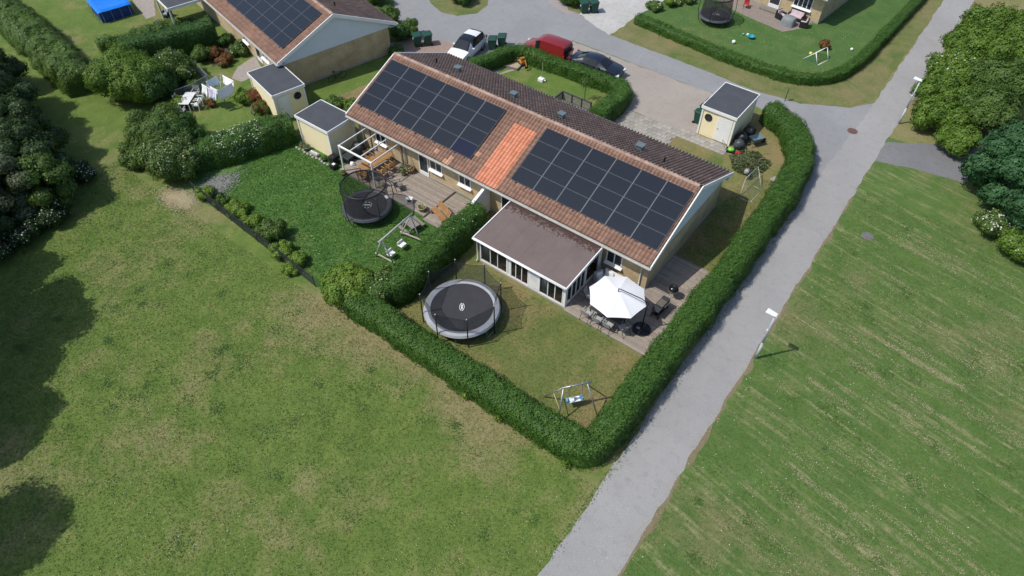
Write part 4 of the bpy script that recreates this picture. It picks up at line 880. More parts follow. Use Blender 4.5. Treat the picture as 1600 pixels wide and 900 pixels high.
# ------------------------------------------------------------------ trampolines
mat_tr = plain('trampoline_mat', (0.038, 0.038, 0.044), .75, var=.15, scale=2); pad_l = plain('grey_blue_padding', (0.37, 0.39, 0.42), .6, var=.16, scale=3)
pad_d = plain('dark_blue_padding', (0.075, 0.08, 0.095), .55, var=.2, scale=3); net_d = net_mat('black_net', (0.02, 0.02, 0.024), .55); net_l = net_mat('thin_black_net', (0.03, 0.03, 0.035), .46); logo_m = plain('white_print', (.62, .62, .62), .7, var=.05)
def trampoline(label, loc, rz, r, padw, h, top, poles, pad, net, curved=False, rt=None, logo='oval', legs=4):
    t = thing('trampoline', label, 'trampoline', loc, rz, 'trampolines'); n = 48; rt = rt or r+.05
    MB().lathe([(r-padw+.02, h), (.01, h-.02)], n, cap=False).build('mat', mat_tr, t, True)
    p_ = MB()
    for i in range(n):
        a0, a1 = 2*math.pi*i/n, 2*math.pi*(i+1)/n; vs = []
        for a in (a0, a1):
            for rr, z in ((r-padw, h+.012), (r-padw*.5, h+.045), (r-.02, h+.035), (r+.05, h-.10), (r-.02, h-.02), (r-padw, h-.008)): vs.append((rr*math.cos(a), rr*math.sin(a), z))
        p_.add(vs, [(j, j+1, 6+j+1, 6+j) for j in range(5)]+[(5, 0, 6, 11)])
    p_.build('padding', pad, t)
    MB().torus((0, 0, h-.06), r-.03, .028, n, 6).build('frame_ring', galv, t, True)
    for k in range(legs):
        a = 2*math.pi*(k+.5)/legs; d = .42/r; pts = [((r-.05)*math.cos(a-d), (r-.05)*math.sin(a-d), h-.06), ((r-.02)*math.cos(a-d), (r-.02)*math.sin(a-d), .03), ((r-.02)*math.cos(a+d), (r-.02)*math.sin(a+d), .03), ((r-.05)*math.cos(a+d), (r-.05)*math.sin(a+d), h-.06)]
        MB().tube(pts, .024, 6).build('leg', galv if not curved else dark_met, t)
    for k in range(poles):
        a = 2*math.pi*(k+.25)/poles; c, s = math.cos(a), math.sin(a)
        if curved: MB().tube([((r+.0)*c, (r+.0)*s, .10), ((r+.10)*c, (r+.10)*s, h*.8), ((r+.22)*c, (r+.22)*s, h+.55), ((r+.16)*c, (r+.16)*s, top-.35), (rt*c, rt*s, top)], .026, 8).build('pole', black, t, True)
        else:
            o = MB().tube([((r+.10)*c, (r+.10)*s, .04), ((r+.10)*c, (r+.10)*s, top)], .036, 8).build('pole', black, t, True); MB().ball(((r+.10)*c, (r+.10)*s, top+.02), .045, 8, 6).build('cap', plain('grey_cap', (.4, .4, .4)), o)
    m = MB(); N_ = poles*6
    ring = lambda f, z: [((f if not sag else f)*math.cos(2*math.pi*(i/6+.25)/poles), f*math.sin(2*math.pi*(i/6+.25)/poles)) for i in range(N_)]
    vs = []
    for lv in range(5):
        f = lv/4; z = h+.03+(top-.06-h-.03)*f
        for i in range(N_):
            a = 2*math.pi*(i/6+.25)/poles; u = abs((i % 6)/6-.5)*2; cw = (1-u*u)
            if curved: rr = (r-padw*.4)*(1-f)+rt*f; zz = z
            else: rr = (r-padw*.6)*(1-f)**1.5+(r+.07)*(1-(1-f)**1.5)-cw*.22*f-.1*cw*math.sin(math.pi*f); zz = z-cw*.10*f
            vs.append((rr*math.cos(a), rr*math.sin(a), zz))
    m.add(vs, [(l*N_+i, l*N_+(i+1) % N_, (l+1)*N_+(i+1) % N_, (l+1)*N_+i) for l in range(4) for i in range(N_)]); m.build('safety_net', net, t, True)
    if curved: MB().torus((0, 0, top), rt, .05, 48, 6).build('top_ring', black, t, True)
    else:
        loop = [vs[4*N_+i % N_] for i in range(N_+1)]; MB().tube(loop, .012, 5, cap=False).build('net_rope', black, t)
    g = MB(); z = h+.004
    if logo == 'oval':
        for i in range(20):
            if i in (4, 14): continue
            a0, a1 = 2*math.pi*i/20, 2*math.pi*(i+1)/20; g.add([(q*.115*math.cos(a), q*.23*math.sin(a), z+.003) for q, a in ((1, a0), (1.28, a0), (1.28, a1), (1, a1))], [(0, 1, 2, 3)])
        g.box(-.045, .045, -.17, .17, z, z+.004)
    else:
        for i in range(8):
            a0, a1 = 2*math.pi*i/8+.12, 2*math.pi*(i+1)/8-.18; k2 = 4
            for q in range(k2):
                b0, b1 = a0+(a1-a0)*q/k2, a0+(a1-a0)*(q+1)/k2; g.add([(s_*math.cos(a), s_*math.sin(a), z) for s_, a in ((.28, b0), (.315, b0), (.315, b1), (.28, b1))], [(0, 1, 2, 3)])
        g.box(-.23, .23, -.035, .035, z-.003, z+.004)
    g.build('logo', logo_m, t); return t
sag = True
trampoline('large round trampoline with grey blue padding in the dry lawn', (16.98, -7.62, 0), R(37), 2.16, .36, .86, 2.42, 8, pad_l, net_l, logo='oval', legs=5)
ts = trampoline('dark round trampoline with curved poles beside the plank deck', (6.28, -4.60, 0), R(38), 1.60, .26, .72, 2.45, 5, pad_d, net_d, curved=True, rt=1.45, logo='dash')
MB().obox((1.42*math.cos(.55), 1.42*math.sin(.55), .78), (.22, .34, .012), .55).build('warning_label', white, ts)
trampoline('small navy trampoline with tall curved poles beside the wicker sofa lawn', (12.63, 34.07), R(20), 1.5, .24, .66, 2.4, 6, pad_d, net_d, curved=True, rt=1.25, logo='dash')

# ------------------------------------------------------------------ swings
def tubes(lst, r, name, mat, parent, n=8):
    for a in lst: MB().tube(a, r, n).build(name, mat, parent, True)
sw = thing('swing_set', 'silver metal swing set with blue seat on the dry lawn', 'swing', (25.3, -8.7, 0)); o = Vector((25.3, -8.7, 0)); L3 = lambda p: tuple(Vector(p)-o)
aR, aL = (25.78, -8.25, 1.9), (25.00, -9.22, 1.9)
for f, a in (((25.37, -7.18, 0), aR), ((26.83, -8.56, 0), aR), ((23.89, -9.2, 0), aL), ((25.4, -10.15, 0), aL)): MB().tube([L3(f), L3(a)], .036, 8).build('leg', galv, sw, True)
dv = (Vector(aR)-Vector(aL)).normalized(); MB().tube([L3(Vector(aL)-dv*.1), L3(Vector(aR)+dv*.22)], .045, 8).build('top_bar', galv, sw, True)
b1 = Vector((23.89, -9.2, 0)).lerp(Vector(aL), .5); b2 = Vector((25.4, -10.15, 0)).lerp(Vector(aL), .4); MB().tube([L3(b1), L3(b2)], .022, 6).build('brace', plain('pale_wood', (.5, .43, .27)), sw, True)
cs = Vector(aL).lerp(Vector(aR), .55); bl = plain('blue_plastic', (0.16, 0.36, 0.62), .4, var=.12); seat = MB()
sd_ = Matrix.Rotation(ang(aL, aR), 4, 'Z'); C = cs-Vector((0, 0, 1.38))
def SP(x, y, z): return L3(C+sd_.to_3x3() @ Vector((x, y, z)))
def sbox(m, x0, x1, y0, y1, z0, z1):
    vs = [SP(x, y, z) for z in (z0, z1) for y in (y0, y1) for x in (x0, x1)]; m.add(vs, [(0,2,3,1), (4,5,7,6), (0,1,5,4), (1,3,7,5), (3,2,6,7), (2,0,4,6)])
m = MB(); sbox(m, -.42, .42, -.14, .14, 0, .05); sbox(m, -.46, -.36, -.12, .12, .05, .22); sbox(m, .36, .46, -.12, .12, .05, .22); seat_o = m.build('seat', bl, sw, bevel=.02)
m = MB(); sbox(m, -.30, .30, -.16, .16, .052, .085); sbox(m, -.05, .05, -.05, .05, .085, .26); m.build('saddle', plain('white_plastic', (.7, .72, .74), .4, var=.06), seat_o, bevel=.015); 
for s in (-.40, .40):
    for yy in (-.1, .1):
        q = Vector(aL).lerp(Vector(aR), .55)+dv*s*.75; MB().tube([SP(s, yy, .2), L3(q)], .009, 5).build('rope', galv, sw)
for s in (-.3, .3): q = cs+dv*s; MB().obox(L3(q+Vector((0, 0, .0))), (.06, .12, .13), ang(aL, aR)).build('bracket', galv, sw)

wsw = thing('swing_set', 'weathered round-pole swing frame on the lush lawn beside the tall hedge', 'swing', (10.1, -6.0, 0)); o = Vector((10.1, -6.0, 0))
A1, A2 = (10.42, -7.25, 2.0), (10.30, -4.55, 2.0)
MB().tube([L3((10.44, -7.5, 2.0)), L3((10.28, -4.35, 2.0))], .055, 10).build('top_bar', plain('grey_pole_wood', (.40, .40, .39), .8, var=.15), wsw, True)
gp = MATS['grey_pole_wood']; pw = plain('pale_beam', (.52, .50, .40), .8)
for a, fs in ((A1, ((9.55, -7.2, 0), (11.1, -7.1, 0))), (A2, ((9.45, -4.85, 0), (11.0, -4.6, 0)))):
    for f in fs: MB().tube([L3(f), L3(a)], .045, 8).build('leg', gp, wsw, True)
    MB().bar(L3(Vector(fs[0])+Vector((.0, 0, .32))), L3(Vector(fs[1])+Vector((.0, 0, .32))), .05, .10).build('cross_beam', pw, wsw)
for y in (-6.7, -5.7):
    st = MB()
    for s in (-.2, .2): MB().tube([L3((10.38, y+s, 1.97)), L3((10.42, y+s, .45))], .008, 5).build('rope', galv, wsw)
    MB().box(.12, .52, y+6.0-.24, y+6.0+.24, .40, .46).box(.12, .18, y+6-.24, y+6+.24, .46, .64).build('seat', white, wsw, bevel=.02)

# ------------------------------------------------------------------ pergola frame and the furniture of the left deck
pg = thing('pergola', 'bare white pergola frame over the dining table', 'pergola', (1.8, -2.55, 0))
for x in (0, 3.1): MB().box(x-.045, x+.045, -.045, .045, 0, 2.2).build('post', white_old, pg, bevel=.006)
MB().box(-.06, 3.16, -.05, .05, 2.2, 2.30).build('front_beam', white, pg, bevel=.006)
for x in (0, 1.03, 2.07, 3.1): MB().box(x-.03, x+.03, .05, 3.12, 2.21, 2.29).build('rafter', white_old, pg, bevel=.004)
MB().box(-.06, 3.16, 3.06, 3.14, 2.12, 2.208).build('wall_plate', white_old, pg)
tb = thing('dining_table', 'long oiled wooden dining table under the pergola frame', 'table', (3.45, -1.0, .10), R(84))
for k in range(7): MB().box(-1.25, 1.25, -.45+k*.13, -.45+k*.13+.12, .70, .735).build('top_board', wood_new, tb)
for sx in (-1, 1):
    for sy in (-1, 1): MB().box(sx*1.1-.04, sx*1.1+.04, sy*.36-.04, sy*.36+.04, 0, .699).build('leg', wood_new, tb)
MB().box(-1.1, 1.1, -.03, .03, .60, .68).build('apron', wood_new, tb)
def wood_chair(label, loc, rz, mat, w=.5, group=None):
    t = thing('garden_chair', label, 'chair', loc, rz, group)
    for k in range(4): MB().box(-w/2, w/2, -.22+k*.115, -.22+k*.115+.1, .42, .445).build('seat_slat', mat, t)
    for s in (-1, 1):
        MB().box(s*(w/2-.025)-.025, s*(w/2-.025)+.025, -.23, -.18, 0, .62).build('leg', mat, t); MB().bar((s*(w/2-.025), .22, 0), (s*(w/2-.025), .34, .92), .05).build('leg', mat, t)
        MB().box(s*(w/2-.025)-.035, s*(w/2-.025)+.035, -.27, .27, .62, .65).build('armrest', mat, t)
    for k in range(3): MB().obox((0, .285+k*.02, .56+k*.13), (w-.1, .025, .09), 0, -.13).build('back_slat', mat, t)
    return t
wood_chair('oiled wooden armchair beside the dining table and flower pots', (4.38, -.55, .10), R(-96), wood_new); wood_chair('oiled wooden armchair on the lawn side of the pergola table', (4.42, -1.35, .10), R(-92), wood_new)
wood_chair('oiled wooden armchair at the shed side of the dining table', (2.55, -.7, .10), R(85), wood_new); wood_chair('oiled wooden chair at the trampoline end of the dining table', (3.6, -2.42, .10), R(178), wood_new)
wood_chair('weathered grey wooden armchair alone on the open deck', (6.25, -1.65, .10), R(150), wood_old, .58)
t = thing('deck_stool', 'tall dark stool beside the pergola post and trampoline', 'stool', (5.0, -2.25, .10)); MB().box(-.22, .22, -.2, .2, .62, .66).build('seat', dark_met, t)
for sx in (-1, 1):
    for sy in (-1, 1): MB().tube([(sx*.24, sy*.22, 0), (sx*.18, sy*.16, .62)], .016, 6).build('leg', dark_met, t)
t = thing('cover', 'black tarpaulin cover draped over a barbecue by the shed', 'cover', (1.35, -.55, .0)); MB().ball((0, 0, .62), .62, 16, 10, (1.0, .8, 1.0), jit=.10, seed=3).build('tarpaulin', plain('black_tarpaulin', (.012, .014, .016), .35, var=.3, scale=5, bmp=.5), t, True); MB().lathe([(.62, 0), (.60, .4), (.5, .7)], 14, (0, 0, .0)).build('skirt', MATS['black_tarpaulin'], t)
t = thing('cushion_box', 'low black storage box in front of the tarpaulin cover', 'box', (1.15, -1.55, 0)); MB().box(-.35, .35, -.3, .3, 0, .45).build('body', black, t, bevel=.02); MB().box(-.37, .37, -.32, .32, .45, .5).build('lid', dark_met, t, bevel=.015)
t = thing('crate', 'black plastic crate against the shed corner board', 'crate', (.52, -2.3, 0)); MB().box(-.25, .25, -.25, .25, 0, .62).build('body', black, t, bevel=.02); MB().box(-.27, .27, -.27, .27, .62, .66).build('lid', black, t, bevel=.01)
t = thing('crate', 'low black crate with white label at the shed corner', 'crate', (.95, -2.72, 0)); MB().box(-.22, .22, -.22, .22, 0, .40).build('body', black, t, bevel=.02); MB().box(-.1, .12, -.1, .1, .40, .41).build('label_sheet', white, t)
t = thing('watering_can', 'white rounded watering can beside the black tarpaulin cover', 'watering can', (1.75, -1.7, 0.0)); MB().lathe([(.14, 0), (.17, .1), (.15, .26), (.08, .32)], 14).build('body', white, t, True); MB().tube([(.12, 0, .08), (.32, 0, .3)], .02, 6).build('spout', white, t); MB().torus((-.12, 0, .22), .1, .014, 14, 5, 'Y').build('handle', white, t)
def pot(label, loc, r, h, mat, leafm=None, ph=.3, seed=1, flowers=None, group='plant pots'):
    t = thing('plant_pot', label, 'pot', loc, 0, group); MB().lathe([(r*.68, 0), (r*.95, h*.8), (r*1.06, h*.82), (r*1.06, h), (r*.92, h), (r*.88, h*.85), (.01, h*.84)], 18).build('pot', mat, t, True)
    if leafm:
        pl = MB(); rs = np.random.RandomState(seed); k = 130; D = rs.normal(size=(k, 3)); D[:, 2] = np.abs(D[:, 2]); D /= np.linalg.norm(D, axis=1)[:, None]; Q = D*rs.uniform(.5, 1, k)[:, None]*np.array([r*1.25, r*1.25, ph])+np.array([0, 0, h*.8])
        put('plant', np_mesh('plant', leaf_quads(Q, D, .09, rs), 4, leafm), t, 'stuff')
        if flowers: put('blossom', np_mesh('blossom', leaf_quads(Q[:26]*1.06, D[:26], .06, rs, 1.0, 1.1), 4, flowers), t, 'stuff')
    return t
pot('large terracotta pot with white flowers against the brick wall', (5.62, .2, .10), .30, .36, terracotta, bush_m, .4, 2, white_b); pot('grey pot with green plant left of the large terracotta pot', (5.05, .02, .10), .23, .3, concrete, bush_m, .3, 3); pot('small pot with green plant in front of the terracotta pot', (5.45, -.35, .10), .17, .24, concrete, bush_m, .28, 4)
pot('pale pot of earth at the deck edge beside the dark beam', (9.0, -2.3, .10), .28, .34, plain('sand_pot', (.42, .36, .22), .8), bush_m, .12, 5); pot('terracotta pot under the pergola post on the lawn edge', (2.05, -2.85, 0), .18, .3, terracotta, bush_m, .2, 6); 
pot('grey metal tub beside the shed wall', (-2.2, -2.45, 0), .26, .34, plain('grey_metal', (.2, .21, .21), .5), bush_m, .25, 7); pot('small terracotta pot with leaves at the shed foot', (-2.75, -2.4, 0), .2, .25, terracotta, bush_m, .3, 8); pot('green glazed pot at the shed front foot', (-.25, -2.5, 0), .22, .24, plain('green_glaze', (.03, .09, .07), .3), bush_m, .25, 9)
t = thing('trough', 'grey stone trough with pale pebbles at shed foot', 'trough', (-1.35, -2.5, 0)); MB().box(-.4, .4, -.16, .16, 0, .2).build('basin', concrete, t, bevel=.02)
for k in range(8): MB().ball((-.32+.09*k, rnd.uniform(-.06, .06), .22), .06, 7, 5, (1, 1, .7)).build('pebble', white_old, t)
t = thing('stone_edging', 'row of grey stones along the shed foot', 'stones', (-3.0, -2.75, 0))
for k in range(12): MB().ball((k*.3, rnd.uniform(-.08, .08), .05), .13, 8, 6, (1, .8, .6), jit=.12, seed=k).build('stone', concrete, t)
t = thing('wooden_stool', 'small white wooden step stool on the deck edge', 'stool', (7.75, -2.15, .10), R(25)); MB().box(-.22, .22, -.16, .16, .30, .335).build('seat', white_old, t, bevel=.008)
for s in (-1, 1): MB().box(s*.17-.02, s*.17+.02, -.14, .14, 0, .30).build('side', white_old, t)
t = thing('wooden_sunbed', 'oiled wooden slatted bench beside the hedge end', 'bench', (10.45, -1.95, .05), R(-18))
for k in range(9): MB().box(-.75+k*.165, -.75+k*.165+.145, -.42, .02, .38, .41).build('seat_slat', wood_new, t); MB().obox((-.68+k*.165, .24, .60), (.145, .025, .46), 0, -.5).build('back_slat', wood_new, t)
for sx in (-.7, .7): MB().box(sx-.04, sx+.04, -.42, .04, 0, .378).build('leg', wood_new, t)
t = thing('picnic_table', 'small weathered picnic table behind the swing frame', 'table', (9.55, -3.95, 0), R(-10))
for k in range(5): MB().box(-.55, .55, -.30+k*.125, -.30+k*.125+.115, .50, .53).build('top_board', wood_old, t)
for s in (-1, 1):
    MB().box(-.55, .55, s*.62-.11, s*.62+.11, .28, .31).build('seat_board', wood_old, t)
    for x in (-.4, .4): MB().bar((x, s*.55, 0), (x, s*.14, .50), .04, .09).build('leg', wood_old, t)
for x in (-.36, .36): MB().bar((x, -.66, .25), (x, .66, .25), .04, .06).build('seat_bearer', wood_old, t)

# ------------------------------------------------------------------ right deck: parasol, dining set, sofa, grills
ps = thing('parasol', 'large white octagonal cantilever parasol with black pole over dining set', 'parasol', (25.72, -2.22, .10))
hub = Vector((24.05-25.72, -2.55+2.22, 2.42)); pr_ = 1.66; can = plain('white_canvas', (.66, .665, .675), .8, var=.03, scale=1.5); cv = []; m = MB()
rim = [hub+Vector((pr_*math.cos(R(45*k+12)), pr_*math.sin(R(45*k+12)), -.42)) for k in range(8)]
for k in range(8):
    a, b = rim[k], rim[(k+1) % 8]; n = 5; g = []
    for i in range(n+1):
        row = []
        for j in range(i+1):
            f = i/n; w_ = j/max(i, 1); p_ = hub.lerp(a.lerp(b, w_), f); sagv = -.015*math.sin(math.pi*f)*math.sin(math.pi*w_)-.02*f*f*math.sin(math.pi*w_); p_ = p_+Vector((0, 0, sagv+.05*math.sin(math.pi*f))); p_ = p_+(hub-p_)*0.02*math.sin(math.pi*w_)*f*f; row.append(tuple(p_))
        g.append(row)
    for i in range(n):
        for j in range(i+1):
            m.add([g[i][j], g[i+1][j], g[i+1][j+1]], [(0, 1, 2)])
            if j < i: m.add([g[i][j], g[i+1][j+1], g[i][j+1]], [(0, 1, 2)])
co = m.build('canopy', can, ps); sm_ = co.modifiers.new('thick', 'SOLIDIFY'); sm_.thickness = .008
for k in range(8): MB().tube([tuple(hub-Vector((0, 0, .06))), tuple(rim[k]-Vector((0, 0, .03)))], .012, 5).build('rib', black, ps)
MB().tube([(0, 0, .05), (0.0, 0, 1.5), (.02, .02, 2.35)], .04, 10).build('pole', black, ps, True)
MB().tube([(0.02, .02, 2.28), (-.35, -.08, 2.50), tuple(hub+Vector((.1, 0, .26))), tuple(hub+Vector((0, 0, .22)))], .028, 8).build('arm', black, ps, True)
MB().tube([tuple(hub+Vector((0, 0, .24))), tuple(hub-Vector((0, 0, .1)))], .03, 8).build('hub', black, ps)
MB().tube([(0, 0, 1.3), (.28, .1, 1.35), (.3, .1, 1.28)], .014, 6).build('crank', black, ps)
bs = MB()
for k in range(4): a0 = R(90*k+3); bs.prism([(.06*math.cos(a0+R(42)), .06*math.sin(a0+R(42)))]+[(.52*math.cos(a0+R(84)*i/8), .52*math.sin(a0+R(84)*i/8)) for i in range(9)], 0.012, .09)
bs.build('base_weight', black, ps, bevel=.01); MB().box(-.28, -.08, -.14, .02, .09, .1).build('base_plate', grey_pl, ps)
dt = thing('dining_table', 'dark outdoor dining table in the shade of the parasol', 'table', (23.75, -2.75, .10), R(2)); MB().box(-1.0, 1.0, -.45, .45, .70, .735).build('top', dark_met, dt, bevel=.006)
for sx in (-1, 1):
    for sy in (-1, 1): MB().box(sx*.93-.03, sx*.93+.03, sy*.38-.03, sy*.38+.03, 0, .70).build('leg', dark_met, dt)
sling = plain('light_grey_sling', (.36, .36, .355), .8, var=.08, scale=6)
def sling_chair(label, loc, rz, group='grey sling chairs around the table'):
    t = thing('sling_chair', label, 'chair', loc, rz, group)
    vs = [(-.24, -.25, .44), (.24, -.25, .44), (.24, .18, .42), (-.24, .18, .42), (.24, .34, .92), (-.24, .34, .92)]
    MB().add(vs[:4]+[(a, b, c-.015) for a, b, c in vs[:4]], [(0,1,2,3), (7,6,5,4), (0,4,5,1), (1,5,6,2), (2,6,7,3), (3,7,4,0)]).build('seat', sling, t)
    q = [vs[3], vs[2], vs[4], vs[5]]; MB().add(q+[(a, b+.015, c) for a, b, c in q], [(0,1,2,3), (7,6,5,4), (0,4,5,1), (1,5,6,2), (2,6,7,3), (3,7,4,0)]).build('backrest', sling, t)
    for s in (-1, 1):
        MB().tube([(s*.27, -.30, 0), (s*.27, -.24, .63), (s*.27, .22, .64)], .016, 6).build('front_leg', black, t); MB().tube([(s*.26, .36, 0), (s*.26, .16, .42), (s*.26, .36, .94)], .016, 6).build('rear_leg', black, t)
        MB().box(s*.27-.025, s*.27+.025, -.24, .22, .65, .67).build('armrest', grey_pl, t)
    return t
for (x, y, a, lab) in ((22.15, -2.15, 100, 'grey sling chair at the table end beside the conservatory'), (22.78, -3.42, 178, 'grey sling chair on the lawn side, next to the conservatory corner'), (23.48, -3.45, 182, 'grey sling chair in the middle of the lawn-side row'), (24.18, -3.42, 179, 'grey sling chair on the lawn side, next to the pole base'), (25.0, -3.05, 250, 'grey sling chair at the table end beside the round black parasol base')): sling_chair(lab, (x, y, .10), R(a))
sf = thing('garden_sofa', 'white cushioned garden sofa under the window in the parasol shade', 'sofa', (22.85, -.30, .10)); MB().box(-1.0, 1.0, -.40, .36, .06, .30).build('base', white_old, sf, bevel=.02); MB().box(-1.0, 1.0, .24, .40, .30, .72).build('backrest', white_old, sf, bevel=.02)
wc = plain('white_cushion', (.72, .71, .70), .9, var=.12, scale=4)
for k in range(3): MB().obox((-.62+k*.62, -.08, .37), (.58, .6, .14)).build('seat_cushion', wc, sf, bevel=.04); MB().obox((-.62+k*.62, .18, .58), (.56, .14, .40), 0, -.2).build('back_cushion', wc, sf, bevel=.04)
ac = thing('garden_armchair', 'pale grey patterned garden armchair beside the open conservatory bay', 'chair', (21.85, -.55, .10), R(60)); wicker_chair(ac, plain('pale_wicker', (.42, .42, .41), .8, var=.2, scale=14), wc, .62, .62)
bb = thing('barbecue_trolley', 'long black barbecue trolley with side shelf on the deck', 'grill', (25.92, -.20, .10), R(86))
MB().box(-.55, .30, -.24, .24, .62, .80).build('firebox', black, bb, bevel=.02); MB().box(-.50, .05, -.20, .20, .801, .815).build('grate', plain('brown_ash', (.13, .11, .09), .9), bb); MB().box(.05, .32, -.23, .23, .80, .86).build('griddle', dark_met, bb, bevel=.01)
MB().box(-.95, -.56, -.24, .24, .74, .77).build('side_shelf', dark_met, bb, bevel=.008); MB().tube([(-.4, -.30, .76), (.3, -.30, .76)], .018, 8).build('handle', galv, bb)
for x in (-.78, .25):
    for y in (-.2, .2): MB().box(x-.02, x+.02, y-.02, y+.02, .06, .74).build('leg', black, bb)
MB().box(-.80, .27, -.2, .2, .2, .23).build('lower_shelf', black, bb)
for y in (-.22, .22): MB().tube([(-.78, y-.02, .08), (-.78, y+.02, .08)], .08, 14).build('wheel', rubber, bb)
kg = thing('kettle_grill', 'round black kettle grill with lid beside the barbecue trolley', 'grill', (25.90, .98, .10)); MB().lathe([(.05, .50), (.2, .54), (.29, .66), (.30, .74)], 22).build('bowl', black, kg, True)
lid_ = MB().lathe([(.305, .74), (.29, .84), (.2, .94), (.06, .985), (.01, .99)], 22).build('lid', plain('black_enamel', (.010, .010, .011), .15, var=.1), kg, True); MB().tube([(-.06, 0, .98), (-.05, 0, 1.03), (.05, 0, 1.03), (.06, 0, .98)], .012, 6).build('handle', galv, lid_); MB().torus((0, 0, .735), .31, .014, 28, 5).build('rim', galv, kg)
for k in range(3): MB().tube([(.12*math.cos(k*2.09), .12*math.sin(k*2.09), .56), (.30*math.cos(k*2.09), .30*math.sin(k*2.09), 0)], .014, 6).build('leg', galv, kg)
# ------------------------------------------------------------------ cars
car_glass = glass_mat('car_glass', (0.012, 0.016, 0.022), 0, .05); chrome = plain('chrome', (.55, .56, .57), .2, .9, var=.05); lampw = plain('headlamp_glass', (.62, .65, .68), .12, var=.1); lampr = plain('tail_lamp', (.30, .015, .012), .2, var=.1)
def paint(name, c):
    m = plain(name, c, .32, 0.0, var=.05, scale=1.2, spec=.5); p = m.node_tree.nodes['Principled BSDF']; p.inputs['Coat Weight'].default_value = .6; p.inputs['Coat Roughness'].default_value = .06; return m
def car(name, label, cat, loc, rz, st, pm, ws_i, rw_i, side_i, pano=(), wx=(-1.28, 1.32), wr=.315, plate=True):
    t = thing(name, label, cat, loc, rz); ring = []
    for (x, zb, zs, zt, wl, ws, wt) in st:
        h = [(wl*.9, zb), (wl, zb+.14), (wl*1.01, zb+(zs-zb)*.62), (ws, zs), (wt, zt-.05), (wt*.78, zt-.005), (0, zt+.02)]
        ring.append([(x, -y, z) for y, z in h]+[(x, y, z) for y, z in h[-2::-1]])
    n = 13; V = [p for r_ in ring for p in r_]; body = MB(); body.v = list(V); gl = {}
    def addf(i, j, key):
        f = (i*n+j, (i+1)*n+j, (i+1)*n+j+1, i*n+j+1)
        if key is None: body.f.append(f); body.m.append(0)
        else: gl.setdefault(key, MB()).add([V[k] for k in f], [(0, 1, 2, 3)])
    for i in range(len(st)-1):
        for j in range(12):
            key = None
            if j in (3, 8) and i in side_i: key = ('side_window', i, j)
            if 3 < j < 8:
                if i in ws_i: key = ('windscreen',)
                elif i in rw_i: key = ('rear_window',)
                elif i in pano: key = ('sunroof',)
            addf(i, j, key)
        body.f.append((i*n+12, (i+1)*n+12, (i+1)*n, i*n)); body.m.append(0)
    body.f += [tuple(range(n)), tuple(range(len(st)*n-1, (len(st)-1)*n-1, -1))]; body.m += [0, 0]
    b = body.build('body', pm, t, True)
    es = b.modifiers.new('edges', 'EDGE_SPLIT'); es.split_angle = R(38)
    for key, mb in gl.items(): mb.build(key[0], car_glass, t, False)
    wl = max(s[4] for s in st)
    for x in wx:
        for s in (-1, 1):
            y = s*(wl-.10); w = MB(); prof = [(wr-.09, -.10), (wr-.02, -.11), (wr, -.07), (wr, .07), (wr-.02, .11), (wr-.09, .10)]; k = 22
            vs = [(x+r_*math.cos(2*math.pi*q/k), y+d, wr+r_*math.sin(2*math.pi*q/k)) for r_, d in prof for q in range(k)]
            w.add(vs, [(a*k+q, a*k+(q+1) % k, (a+1)*k+(q+1) % k, (a+1)*k+q) for a in range(5) for q in range(k)]); wo = w.build('wheel', rubber, t, True)
            rm = MB().tube([(x, y-.095, wr), (x, y+.095, wr)], wr-.085, 18)
            for q in range(5): a = 2*math.pi*q/5; rm.bar((x, y+s*.10, wr), (x+(wr-.11)*math.cos(a), y+s*.10, wr+(wr-.11)*math.sin(a)), .05, .02)
            rm.build('rim', galv, wo)
            ar = MB(); k2 = 14; pts = []
            for q in range(k2+1):
                a = math.pi*q/k2; pts += [(x+(wr+.065)*math.cos(a), s*(wl+.004), wr-.02+(wr+.065)*math.sin(a)), (x+(wr-.02)*math.cos(a), s*(wl+.006), wr-.02+(wr-.02)*math.sin(a)), (x+(wr-.02)*math.cos(a), s*(wl-.15), wr-.02+(wr-.02)*math.sin(a)), (x+(wr+.065)*math.cos(a), s*(wl-.15), wr-.02+(wr+.065)*math.sin(a))]
            ar.add(pts, [(q*4+j, (q+1)*4+j, (q+1)*4+(j+1) % 4, q*4+(j+1) % 4) for q in range(k2) for j in range(4)]); ar.build('wheel_arch', black, t)
    f, r_ = st[-1], st[0]
    for s in (-1, 1):
        f2 = st[-2]; MB().obox(((f[0]+f2[0])/2-.03, s*f2[4]*.80, f2[2]-.07), (.30, .34, .13), s*-.35).build('headlight', lampw, t, bevel=.03)
        MB().obox((st[1][0]-.02, s*st[1][5]*.93, st[1][2]-.06), (.16, .20, .24)).build('tail_light', lampr, t, bevel=.02)
        sx = [st[i+1][0] for i in side_i][-1] if side_i else 0; MB().obox((sx+.1, s*(wl+.07), .98), (.10, .20, .13)).build('mirror', pm, t, bevel=.03)
    MB().box(f[0]-.16, f[0]+.012, -.42, .42, f[1]+.02, f[1]+.16).build('grille', black, t, bevel=.01)
    if plate: MB().box(r_[0]-.012, r_[0]+.2, -.26, .26, r_[1]+.22, r_[1]+.33).build('number_plate', white, t)
    return t
suv = [(-2.18,.42,.80,.95,.76,.72,.60), (-2.08,.28,.95,1.08,.86,.82,.68), (-1.80,.22,.98,1.42,.90,.85,.62), (-1.45,.22,.98,1.52,.90,.86,.62), (-.55,.22,.97,1.56,.90,.87,.63), (.05,.22,.96,1.54,.90,.87,.63), (.38,.22,.95,1.45,.90,.87,.63), (1.12,.22,.94,1.01,.90,.87,.78), (1.75,.24,.86,.92,.88,.84,.72), (2.08,.30,.74,.79,.80,.76,.66), (2.2,.38,.60,.63,.68,.64,.56)]
